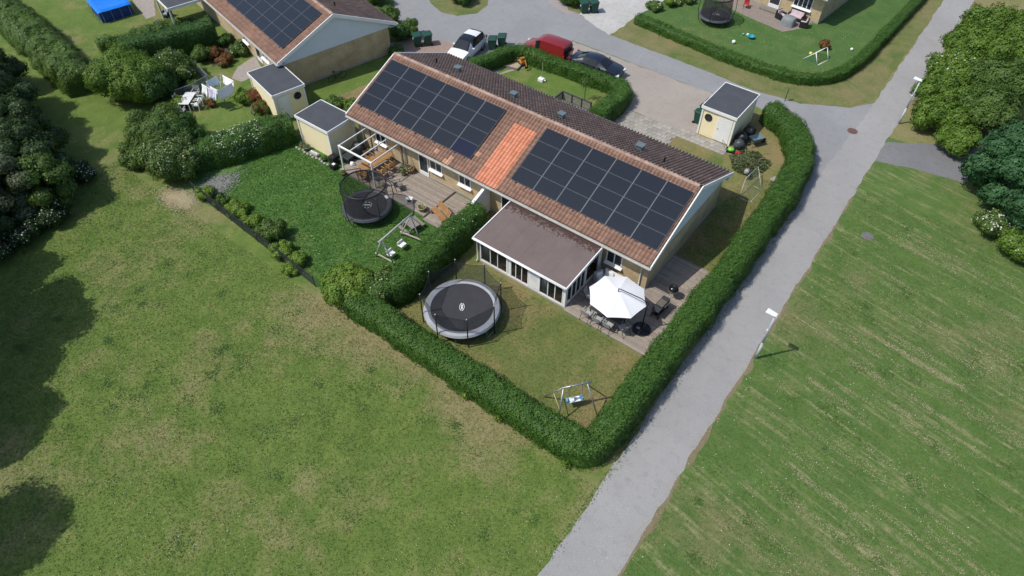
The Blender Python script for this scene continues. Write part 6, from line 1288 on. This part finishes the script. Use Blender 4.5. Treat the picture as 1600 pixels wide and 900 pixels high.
t = thing('toy_tub', 'turquoise plastic toy tub on the far lawn', 'tub', (16.68, 33.13)); MB().lathe([(.2, 0), (.30, .22), (.33, .23), (.33, .25), (.27, .24), (.18, .04)], 18).build('tub', plain('turquoise_plastic', (.01, .27, .36), .4, var=.1), t, True); MB().torus((.33, 0, .22), .07, .015, 12, 5).build('handle', MATS['turquoise_plastic'], t)
# ------------------------------------------------------------------ hedges
hedge('long clipped hedge around the garden corner, bordering meadow and footpath', [(11.6, -10.9, .9, .85), (13.5, -10.95), (20, -10.95), (27.6, -10.95, 1.0, 1.0), (27.78, -9.6, 1.02, 1.08), (27.82, 0, 1.06, 1.18), (27.8, 8, 1.06, 1.2), (27.75, 12, 1.08, 1.2), (27.6, 14.8, 1.1, 1.15), (27.2, 17.6, 1.15, 1.1), (26.2, 19.7, 1.15, 1.1), (24.8, 21.1, 1.15, 1.1), (23.0, 22.0, 1.1, 1.1)], 1.6, 1.45, hedge_g, dens=360, leaf=.095, amp=.16, boxy=4.2, seed=11, group=None, smooth=4)
hedge('tall leafy hedge between the two back gardens', [(12.72, -.95, .9, 1.0), (12.85, -3, 1.05, 1.1), (13.0, -6, 1.1, 1.05), (12.9, -8.6, 1.1, 1.0), (12.2, -10.3, .9, .8)], 1.65, 1.85, hedge_g, dens=330, leaf=.10, amp=.16, boxy=3.6, seed=12, blossoms=(white_b, 60, (12.7, -1.8), 2.2, .07))
hedge('dense hedge with white elder blossom beside the blank yellow shed', [(-6.9, -8.6, .9, .85), (-6.3, -7.2), (-5.2, -4.6, 1.05, 1.05), (-4.3, -2.0, 1.0, 1.0)], 2.1, 1.85, hedge_g, dens=260, leaf=.11, amp=.2, boxy=3.6, seed=13, blossoms=(white_b, 260, (-5.6, -5.6), 1.7, .085))
hedge('clipped front hedge enclosing the sandbox lawn', [(.72, 12.6), (1.3, 14.8), (1.85, 17.0), (2.6, 17.55), (6, 17.7), (10.5, 17.95), (12.2, 18.0), (12.75, 17.2, 1.35, 1.15), (12.95, 15.2, 1.45, 1.2), (12.95, 13.0, 1.45, 1.2)], 1.15, 1.25, hedge_g, dens=280, leaf=.10, amp=.11, seed=14, smooth=2)
low = [p[:2] for p in ((7.04, 29.39, 0.80), (16.10, 28.25, 0.80), (21.55, 28.29, 0.80), (23.36, 28.82, 0.80), (24.49, 29.83, 0.80), (25.39, 31.53, 0.80), (25.91, 34.28, 0.80), (26.17, 38.63, 0.80), (26.83, 53.74, 0.80))]
hedge('low clipped hedge curving around the far trampoline lawn', low, 1.0, .85, hedge_g, dens=220, leaf=.10, amp=.06, seed=15, smooth=3)
hedge('tall clipped hedge behind the big bush, next to the pool lawn', [(-23.07, -3.76, 2.00)[:2], (-21.72, -0.54, 2.00)[:2], (-20.23, 3.17, 2.00)[:2]], 1.7, 2.2, hedge_d, dens=220, leaf=.11, amp=.10, seed=16)
hedge('shaggy broad hedge along the grass alley and pool lawn', [(-46, -5.6), (-40, -6.0), (-34, -6.5, 1.1), (-28, -7.2), (-24.5, -7.7, .9), (-22, -8.2, .8, .9)], 3.3, 2.0, bush_m, dens=170, leaf=.13, amp=.34, boxy=3, seed=17)
hedge('rough hedge of garden plants in front of the roofed patio', [(-27.23, -3.83, 1.00)[:2], (-26.03, -0.31, 1.00)[:2], (-24.31, 3.73, 1.00)[:2]], 1.4, 1.0, bush_m, dens=170, leaf=.12, amp=.25, boxy=2.6, seed=18)
# ------------------------------------------------------------------ bushes of the gardens
bush('big dark round bush with yellow-green top beside the wire pen', (-18.6, -5.9), 3.0, 3.6, bush_y, 21, dens=170, leaf=.13, lobes=9)
bush('dark purple-green bush between big round bush and wire pen', (-16.6, -5.0), 1.9, 2.8, hedge_d, 22, dens=150, leaf=.13)
bush('bush with white blossom between tall hedge and trellis', (-18.2, -2.6), 1.9, 2.6, bush_m, 23, dens=150, leaf=.13, blossoms=(white_b, 120, .12, (.3, -.4, .8)))
bush('rose bush with cream blossom at the alley edge of the big bush', (-21.3, -6.5), 1.4, 2.5, bush_m, 24, dens=150, leaf=.13, blossoms=(cream_b, 90, .15, (-.2, -.4, .8)))
bush('broad mid green bush beside the white garden table', (-11.2, -8.5), 2.3, 2.5, bush_m, 25, dens=190, leaf=.12, lobes=9)
bush('dark green bush on the lawn side of the broad bush', (-9.7, -7.6), 1.6, 2.3, hedge_d, 26, dens=180, leaf=.12)
bush('elder bush covered in cream blossom at the fence end', (-7.7, -9.7), 2.1, 2.5, bush_m, 27, dens=200, leaf=.12, lobes=9, blossoms=(cream_b, 620, .10, (0, -.3, .8)))
bush('small green bush at the foot of the elder on the meadow edge', (-10.4, -10.6), 1.4, 1.5, bush_m, 28, dens=170, leaf=.12)
bush('lime green leafy bush at the meadow end of tall hedge', (10.6, -10.3), 1.7, 1.7, bush_l, 29, dens=230, leaf=.12, lobes=9)
bush('pale flowering bush between lime bush and tall hedge', (12.35, -9.3), 1.15, 1.9, bush_m, 30, dens=230, leaf=.11, blossoms=(cream_b, 150, .09, (0, -.3, .8)))
for (p, r, h, m_, s, lab) in (((-3.53, -10.12), .75, .8, bush_l, 31, 'lime green plant at the elder end of the wire fence'), ((-2.02, -9.95), .6, .6, bush_m, 32, 'mid green plant next to the lime plant at the wire fence'), ((-0.59, -9.90), .8, .75, bush_l, 33, 'light green plant along the wire fence, near its middle'), ((1.04, -9.99), .7, .6, bush_l, 34, 'yellow-green low plant along the wire fence'), ((2.99, -10.01), 1.0, 1.2, bush_m, 35, 'tall green plant casting shade beside the wire fence'), ((4.83, -10.56), .75, .8, bush_l, 36, 'bright plant at the lime bush end of wire fence'), ((6.17, -10.58), .7, .7, bush_l, 37, 'green plant between wire fence and lime bush'), ((6.38, -11.32), .6, .6, bush_l, 38, 'small lime plant growing through the wire fence')):
    bush(lab, p, r, h, m_, s, dens=230, leaf=.10, lobes=5, name='fence_plant', cat='plant', group='plants along the wire fence')
for (p, r, h, m_, s, lab, fl) in (((-18.79, 0.57), 1.0, 1.3, bush_m, 41, 'round green bush on the lawn edge of the planting bed', None), ((-18.38, 1.56), .8, 1.0, rust_b, 42, 'rust-leaved shrub in the planting bed', None), ((-16.90, 1.38), .8, .8, rust_b, 43, 'low reddish shrub beside the patio slabs', None), ((-17.26, 3.25), .9, 1.0, bush_m, 44, 'rose bush with white blossom by the house door', (white_b, 40, .09, (0, 0, 1))), ((-20.55, 2.63), .9, 1.2, bush_l, 45, 'bright green bush at the back of the planting bed', None), ((-19.26, 3.36), .8, 1.1, hedge_d, 46, 'dark bush below the far house window', None), ((-12.44, -3.20), .45, .6, rust_b, 47, 'dark red shrub below the laundry', (red_b, 20, .08, (0, 0, 1))), ((-10.74, -1.19), 1.0, 1.1, bush_y, 48, 'yellow-green shrub beside the airer and shed', None), ((-9.98, -0.60), .9, 1.3, rust_b, 49, 'orange-green shrub against the shed wall', (red_b, 30, .09, (0, 0, 1))), ((-8.64, -1.25), .8, 1.0, bush_m, 50, 'shrub with red flowers at the shed corner', (red_b, 130, .10, (.2, -.2, .8))), ((-14.23, -4.81), .8, .9, bush_l, 51, 'lime green shrub beside the white garden table', None), ((-13.67, -5.49), .5, .5, bush_m, 52, 'small low shrub below the lime shrub', None), ((-15.75, -2.74), .8, .7, bush_m, 53, 'low green plants growing inside the wire pen', None)):
    bush(lab, p, r, h, m_, s, dens=170, leaf=.11, lobes=5, name='garden_shrub', cat='shrub', group='shrubs in the far left garden', blossoms=fl)
for (x, y, r, h, m_, s, lab) in ((-4.8, 2.6, .9, .9, bush_m, 61, 'green weed clump beside the round-window shed'), (-3.6, 3.3, .8, .7, bush_y, 62, 'yellowish weed clump in the strip between houses'), (-2.6, 2.9, .9, .8, bush_m, 63, 'green leafy clump nearest the blank shed roof'), (-1.4, 4.4, .6, .7, hedge_d, 64, 'dark weed clump beside the solar roof edge')): bush(lab, (x, y), r, h, m_, s, dens=150, leaf=.11, lobes=5, name='weed_clump', cat='weeds', group='weeds between the houses')
for (p, r, h, m_, s, lab) in (((-10.56, 14.86), 1.1, 2.0, bush_m, 65, 'leafy shrub at the far corner of the pale gable'), ((-7.94, 13.62), 1.0, 1.5, hedge_d, 66, 'dark shrub beside the green wheelie bins'), ((-7.87, 14.55), 1.0, 1.6, bush_m, 67, 'green shrub between gable corner and wheelie bins'), ((-14.63, 17.31), 1.2, 1.6, bush_m, 68, 'shrub on the street side of the far house'), ((-6.53, 11.34), .7, .8, bush_m, 69, 'low weed by the back corner of brick gable')): bush(lab, p, r, h, m_, s, dens=160, leaf=.12, lobes=6, name='street_shrub', cat='shrub', group='shrubs by the wheelie bins')
bush('round bush on the grass island in the street', (-8.48, 22.62), 1.4, 1.5, hedge_g, 71, dens=150, leaf=.12); bush('clipped bush on the verge beside two wheelie bins', (0.17, 28.73), 1.3, 1.6, hedge_g, 72, dens=150, leaf=.12)
for (p, r, s, lab) in (((6.99, 32.73), .9, 73, 'flowering plant at the gravel end of the far low hedge'), ((7.97, 34.49), .9, 74, 'lime flowering plant behind the far low hedge'), ((8.94, 35.93), .8, 75, 'white flowering plant beside the small navy trampoline')): bush(lab, p, r, .8, bush_l if s == 74 else bush_m, s, dens=160, leaf=.12, lobes=5, name='border_plant', cat='plant', group='plants in the far border', blossoms=(white_b, 22, .13, (0, 0, 1)))
bush('reddish ornamental grass clump behind small football goal', (22.48, 35.49), .55, .8, rust_b, 76, dens=170, leaf=.13, lobes=5, name='ornamental_grass', cat='plant')
t = thing('sapling', 'young thin fruit tree on the front lawn by the hedge', 'tree', (10.2, 15.6)); MB().tube([(0, 0, 0), (.03, .02, .8), (0, .05, 1.9)], [.03, .025, .012], 6).build('trunk', bark, t); rs = np.random.RandomState(5); D = rs.normal(size=(260, 3)); D /= np.linalg.norm(D, axis=1)[:, None]; put('crown', np_mesh('crown', leaf_quads(D*rs.uniform(.3, 1, 260)[:, None]*np.array([.5, .5, .75])+np.array([0, 0, 1.5]), D, .11, rs), 4, bush_m), t, 'stuff')
# ------------------------------------------------------------------ trees
tg_ = 'trees along the left of the meadow'
for (x, y, h, r, m_, s, lab) in ((-10.9, -16.6, 3.9, 2.0, bush_m, 81, 'green leafy tree at the end of the dark tree row by the meadow'), (-11.6, -18.8, 4.6, 2.3, tree_g, 82, 'grey-green tree facing the meadow corner'), (-13.4, -16.6, 5.0, 2.4, tree_d, 83, 'dark tree behind the grey-green tree'), (-16.2, -15.3, 5.2, 2.4, tree_d, 84, 'dark tree opposite the broad garden bush'), (-19.6, -14.8, 5.6, 2.6, tree_d, 85, 'dark spreading tree opposite the big round bush'), (-23.5, -13.6, 5.6, 2.6, tree_d, 86, 'dark tree opposite the shaggy broad hedge'), (-10.6, -21.2, 4.0, 2.0, tree_d, 87, 'dark low tree at the meadow edge'), (-14.4, -20.0, 5.8, 2.6, tree_d, 88, 'tall dark tree deep in the tree row'), (-18.5, -18.2, 6.5, 2.8, tree_d, 89, 'tallest dark tree deep in the tree row'), (-27.5, -12.4, 5.0, 2.4, tree_d, 90, 'dark tree at the far end of the alley'), (-24.0, -17.0, 6.4, 2.8, tree_d, 91, 'dark tree behind the alley trees')):
    tree(lab, (x, y), h, r, m_, s, dens=120, leaf=.15, lobes=13, group=tg_, low=.05)
for (x, y, h, r, s) in ((-4.6, -26.4, 9.2, 3.1, 92), (-9.2, -24.6, 7.0, 2.8, 93), (.2, -30.8, 9.0, 3.2, 94), (5.6, -34.4, 9.6, 3.2, 95), (-2.6, -29.4, 8.4, 3.0, 96)):
    tree('tall dark tree standing left of the meadow, casting long shade', (x, y), h, r, tree_d, s, dens=80, leaf=.2, lobes=14, group='shade trees left of the meadow', low=.3)
cow = leaf_mat('cow_parsley_leaf', (.030, .065, .018), (.055, .095, .030))
for (x, y, r, s, lab) in ((-9.5, -17.9, 1.3, 101, 'white cow parsley clump where the tree row bends'), (-9.1, -19.8, 1.2, 102, 'white cow parsley clump beside the grey-green tree'), (-9.0, -21.6, 1.2, 103, 'white cow parsley clump below the dark low tree'), (-12.2, -14.4, 1.1, 104, 'white cow parsley clump by the grass alley')): bush(lab, (x, y), r, 1.2, cow, s, dens=170, leaf=.12, lobes=6, name='cow_parsley', cat='plant', group='cow parsley along the trees', blossoms=(white_b, 120, .10, (.2, -.1, .8)))
for (x, y, r, h, m_, s, lab, fl) in ((33.6, 28.4, 2.0, 2.8, bush_y, 111, 'yellow-green bush at the side path corner', None), (33.0, 31.6, 2.1, 3.0, bush_y, 112, 'yellow-green bush beside the far street lamp', None), (32.9, 35.2, 2.2, 3.2, bush_y, 113, 'yellow-green bush with white blossom along the footpath', (white_b, 120, .12, (-.4, -.3, .6))), (33.2, 39.4, 2.5, 3.4, bush_y, 114, 'yellow-green bush further along the footpath', None), (34.0, 44.0, 2.8, 3.6, bush_y, 115, 'yellow-green bush at the far end of the footpath', None), (36.2, 30.4, 2.3, 4.0, bush_m, 116, 'mid green tall bush behind the yellow-green corner bush', None), (36.0, 34.4, 2.5, 4.2, bush_m, 117, 'mid green tall bush behind the far street lamp', None), (36.6, 38.8, 2.7, 4.4, bush_y, 118, 'tall yellow-green bush in the second row', None), (37.5, 43.5, 3.0, 4.6, bush_m, 119, 'tall mid green bush in the second row', None), (35.4, 26.7, 1.5, 2.2, bush_y, 120, 'yellow-green low bush over the side path', None)):
    bush(lab, (x, y), r, h, m_, s, dens=125, leaf=.17, lobes=10, name='roadside_bush', group='bushes right of the footpath', blossoms=fl, rough=.42)
for (x, y, h, r, s, lab) in ((38.9, 22.9, 5.0, 2.9, 121, 'dark blue-green maple over the side path'), (41.6, 20.6, 5.0, 2.8, 122, 'dark blue-green maple at the edge of mown field'), (42.0, 25.2, 5.4, 2.9, 123, 'dark blue-green maple behind the side path')):
    tree(lab, (x, y), h, r, tree_b, s, dens=130, leaf=.19, lobes=15, group='maples by the side path', low=.08)
bush('white flowering shrub below the blue-green maples', (39.6, 18.9), 1.3, 1.5, bush_m, 131, dens=170, leaf=.13, blossoms=(white_b, 170, .12, (-.3, -.4, .7))); bush('lime shrub with white blossom at the mown field edge', (41.7, 17.9), 1.6, 1.6, bush_y, 132, dens=170, leaf=.13, blossoms=(white_b, 70, .10, (-.2, -.4, .8)))
# sprigs that grow out of the clipped hedge
for (x, y, z, s, lab) in ((14.9, -11.45, .55, 1, 'pale lime sprig on the hedge face near the lime bush'), (16.1, -11.35, .95, 2, 'lime sprig on the hedge near the large trampoline'), (20.7, -11.85, .25, 3, 'lime sprig at the hedge foot by the meadow'), (22.9, -11.85, .2, 4, 'low lime sprig at the hedge foot past its middle'), (27.0, -11.9, .2, 5, 'lime leaves at the hedge corner by the footpath')):
    t = thing('hedge_sprig', lab, 'sprig', (x, y, 0)); rs = np.random.RandomState(s); D = rs.normal(size=(70, 3)); D /= np.linalg.norm(D, axis=1)[:, None]; put('leaves', np_mesh('leaves', leaf_quads(D*rs.uniform(.2, 1, 70)[:, None]*np.array([.30, .22, .26])+np.array([0, 0, z+.12]), D, .13, rs), 4, bush_l), t, 'stuff'); MB().tube([(0, .1, 0), (0, 0, z+.15)], .012, 5).build('stem', bark, t)
# ------------------------------------------------------------------ wire fence of the left garden
F0, F1 = (-4.71, -10.35), (8.48, -11.23); fn = thing('wire_fence', 'low dark wire fence between lush lawn and meadow', 'fence', F0); d = Vector((F1[0]-F0[0], F1[1]-F0[1], 0)); Lf = d.length; d.normalize()
for k in range(10): p_ = d*(Lf*k/9); MB().tube([(p_.x, p_.y, 0), (p_.x, p_.y, .95)], .03, 6).build('post', dark_met, fn)
for k in range(9):
    a, b = d*(Lf*k/9), d*(Lf*(k+1)/9); m_ = MB()
    for z in (.08, .2, .32, .44, .56, .68, .80, .9): m_.bar((a.x, a.y, z), (b.x, b.y, z), .014)
    n = 18
    for i in range(1, n): p_ = a.lerp(b, i/n); m_.bar((p_.x, p_.y, .02), (p_.x, p_.y, .9), .014)
    m_.build('mesh_panel', dark_met, fn)
# ------------------------------------------------------------------ loose stuff on the ground
def scatter(name, label, cat, pts, mat, size, aspect, seed, flat=1.1, z=.02):
    rs = np.random.RandomState(seed); Q = np.c_[np.array(pts), np.full(len(pts), z)+rs.uniform(0, .02, len(pts))]; B = Q.mean(0); B[2] = 0
    o_ = put(name, np_mesh(name, leaf_quads(Q-B, np.tile([0, 0, 1.0], (len(Q), 1)), size, rs, aspect, flat), 4, mat), None, 'stuff'); o_.location = B; tag(o_, label, cat); return o_
straw_m = leaf_mat('dry_straw', (.34, .29, .17), (.46, .40, .26), (.30, .25, .15), .1); rs = np.random.RandomState(9)
c1, c2 = np.array((-6.16, -11.48)), np.array((-3.44, -11.46)); u = rs.normal(size=(5200, 1)); pts = c1+(c2-c1)*(.45+.42*rs.normal(size=(5200, 1))*.6)+rs.normal(size=(5200, 2))*.42
scatter('straw_patch', 'pale patch of dry straw in the meadow by the elder', 'straw', pts, straw_m, .12, .22, 1)
pts = np.array((-4.10, -9.02))+rs.normal(size=(2200, 2))*np.array([.55, .8]); scatter('gravel_patch', 'grey patch of pebbles at the elder end of the lush lawn', 'gravel', pts, plain('grey_pebble', (.32, .32, .31), .9, var=.2, island=.4), .08, .9, 2)
L_ = []
for k in range(120):
    y = rs.uniform(-16, 16); x0 = rs.uniform(33.5, 42); ln_ = rs.uniform(1.0, 5.5); n = int(ln_*rs.uniform(14, 75)); f = rs.uniform(0, 1, n); L_.append(np.c_[x0+f*ln_+rs.normal(size=n)*.03, y-f*ln_*.17+np.cumsum(rs.normal(size=n))*.004+rs.normal(size=n)*.09])
scatter('cut_straw', 'lines of pale dry cuttings left on the mown field', 'straw', np.concatenate(L_), straw_m, .075, .24, 3)
dz = np.c_[rs.uniform(-12, 31, 5200), rs.uniform(-32, -11.8, 5200)]; dz = dz[vnoise(np.c_[dz, dz[:, 0]*0], .35, 3) > .45]; scatter('daisies', 'tiny white daisies dotted over the meadow', 'flowers', dz, white_b, .032, .95, 4)
dz = np.r_[np.c_[rs.uniform(-4, 11, 260), rs.uniform(-10, -3, 260)], np.c_[rs.uniform(9, 26, 500), rs.uniform(31, 42, 500)], np.c_[rs.uniform(31.8, 44, 500), rs.uniform(-16, 16, 500)]]; scatter('clover_flowers', 'small white clover flowers scattered over the lawns', 'flowers', dz, white_b, .045, .95, 5)
# longer grass tufts standing in the meadow and along edges
def tufts(name, label, pts, mat, size, seed):
    rs = np.random.RandomState(seed); n = len(pts); Q = np.repeat(np.c_[np.array(pts), np.zeros(n)], 3, 0); a = rs.uniform(0, 6.283, 3*n); l = size*rs.uniform(.5, 1.4, 3*n); le = rs.uniform(.15, .9, 3*n)*l
    V = np.empty((3*n, 3, 3)); w_ = .014+.006*rs.uniform(0, 1, 3*n); px_, py_ = -np.sin(a)*w_, np.cos(a)*w_
    Q[:, :2] += rs.normal(size=(3*n, 2))*.03
    V[:, 0] = Q+np.c_[px_, py_, np.zeros(3*n)]; V[:, 1] = Q-np.c_[px_, py_, np.zeros(3*n)]; V[:, 2] = Q+np.c_[np.cos(a)*le, np.sin(a)*le, l]
    o_ = put(name, np_mesh(name, V.reshape(-1, 3), 3, mat), None, 'stuff'); tag(o_, label, 'grass')
gm = leaf_mat('grass_blade', (.085, .145, .028), (.15, .20, .048), (.18, .165, .075), .3); gm2 = leaf_mat('lush_grass_blade', (.048, .125, .022), (.092, .175, .038), (.06, .13, .026), .3); gm3 = leaf_mat('dry_grass_blade', (.12, .14, .04), (.19, .175, .065), (.21, .165, .08), .3); gm4 = leaf_mat('field_grass_blade', (.068, .125, .03), (.11, .16, .044), (.13, .14, .06), .3)
def inframe(x0, x1, y0, y1, n, seed): r_ = np.random.RandomState(seed); return np.c_[r_.uniform(x0, x1, n), r_.uniform(y0, y1, n)]
tufts('meadow_grass', 'short tufty grass of the open meadow', inframe(-12, 29, -32, -11.8, 110000, 1), gm, .034, 11)
tufts('lawn_grass', 'lush green grass of the small trampoline garden', inframe(-4.4, 12, -10.6, -2.8, 26000, 2), gm2, .05, 12)
tufts('lawn_grass', 'dry grass of the large trampoline garden', np.r_[inframe(13.8, 26.9, -10.2, -3.9, 10000, 3), inframe(24.6, 27, 4.5, 15, 3000, 4)], gm3, .042, 13)
tufts('field_grass', 'short grass of the mown field right of the footpath', inframe(31.9, 47, -18, 18, 60000, 5), gm4, .034, 14)

# darker weed rosettes in the grass, and grit and dry bits along the footpath edge
def patches(n, x0, x1, y0, y1, seed, per=70, rad=.32):
    r_ = np.random.RandomState(seed); out = []
    for k in range(n):
        c = np.array([r_.uniform(x0, x1), r_.uniform(y0, y1)]); out.append(c+r_.normal(size=(int(per*r_.uniform(.3, 1.6)), 2))*rad*r_.uniform(.4, 1.2))
    return np.concatenate(out)
weed_m = leaf_mat('weed_leaf', (.045, .105, .020), (.090, .160, .034), (.05, .11, .02), .25)
scatter('weed_patches', 'darker green clover patches in the open meadow', 'weeds', patches(110, -10, 28, -30, -13, 31), weed_m, .075, .7, 32, .85, .02)
scatter('weed_patches', 'darker green clover patches in the mown field', 'weeds', patches(60, 32.5, 46, -15, 17, 33), weed_m, .075, .7, 34, .85, .02)
yy = rs.uniform(-20, 50, 2600); scatter('edge_grit', 'dry leaf bits and grit along the footpath edge', 'grit', np.c_[31.55-(yy+4)*.008+rs.normal(size=2600)*.14, yy], straw_m, .055, .5, 35)
yy = rs.uniform(-16, 14, 1500); scatter('hedge_litter', 'clipped hedge leaves lying between hedge and footpath', 'litter', np.c_[28.75+np.abs(rs.normal(size=1500))*.22, yy], hedge_d, .06, .6, 36)
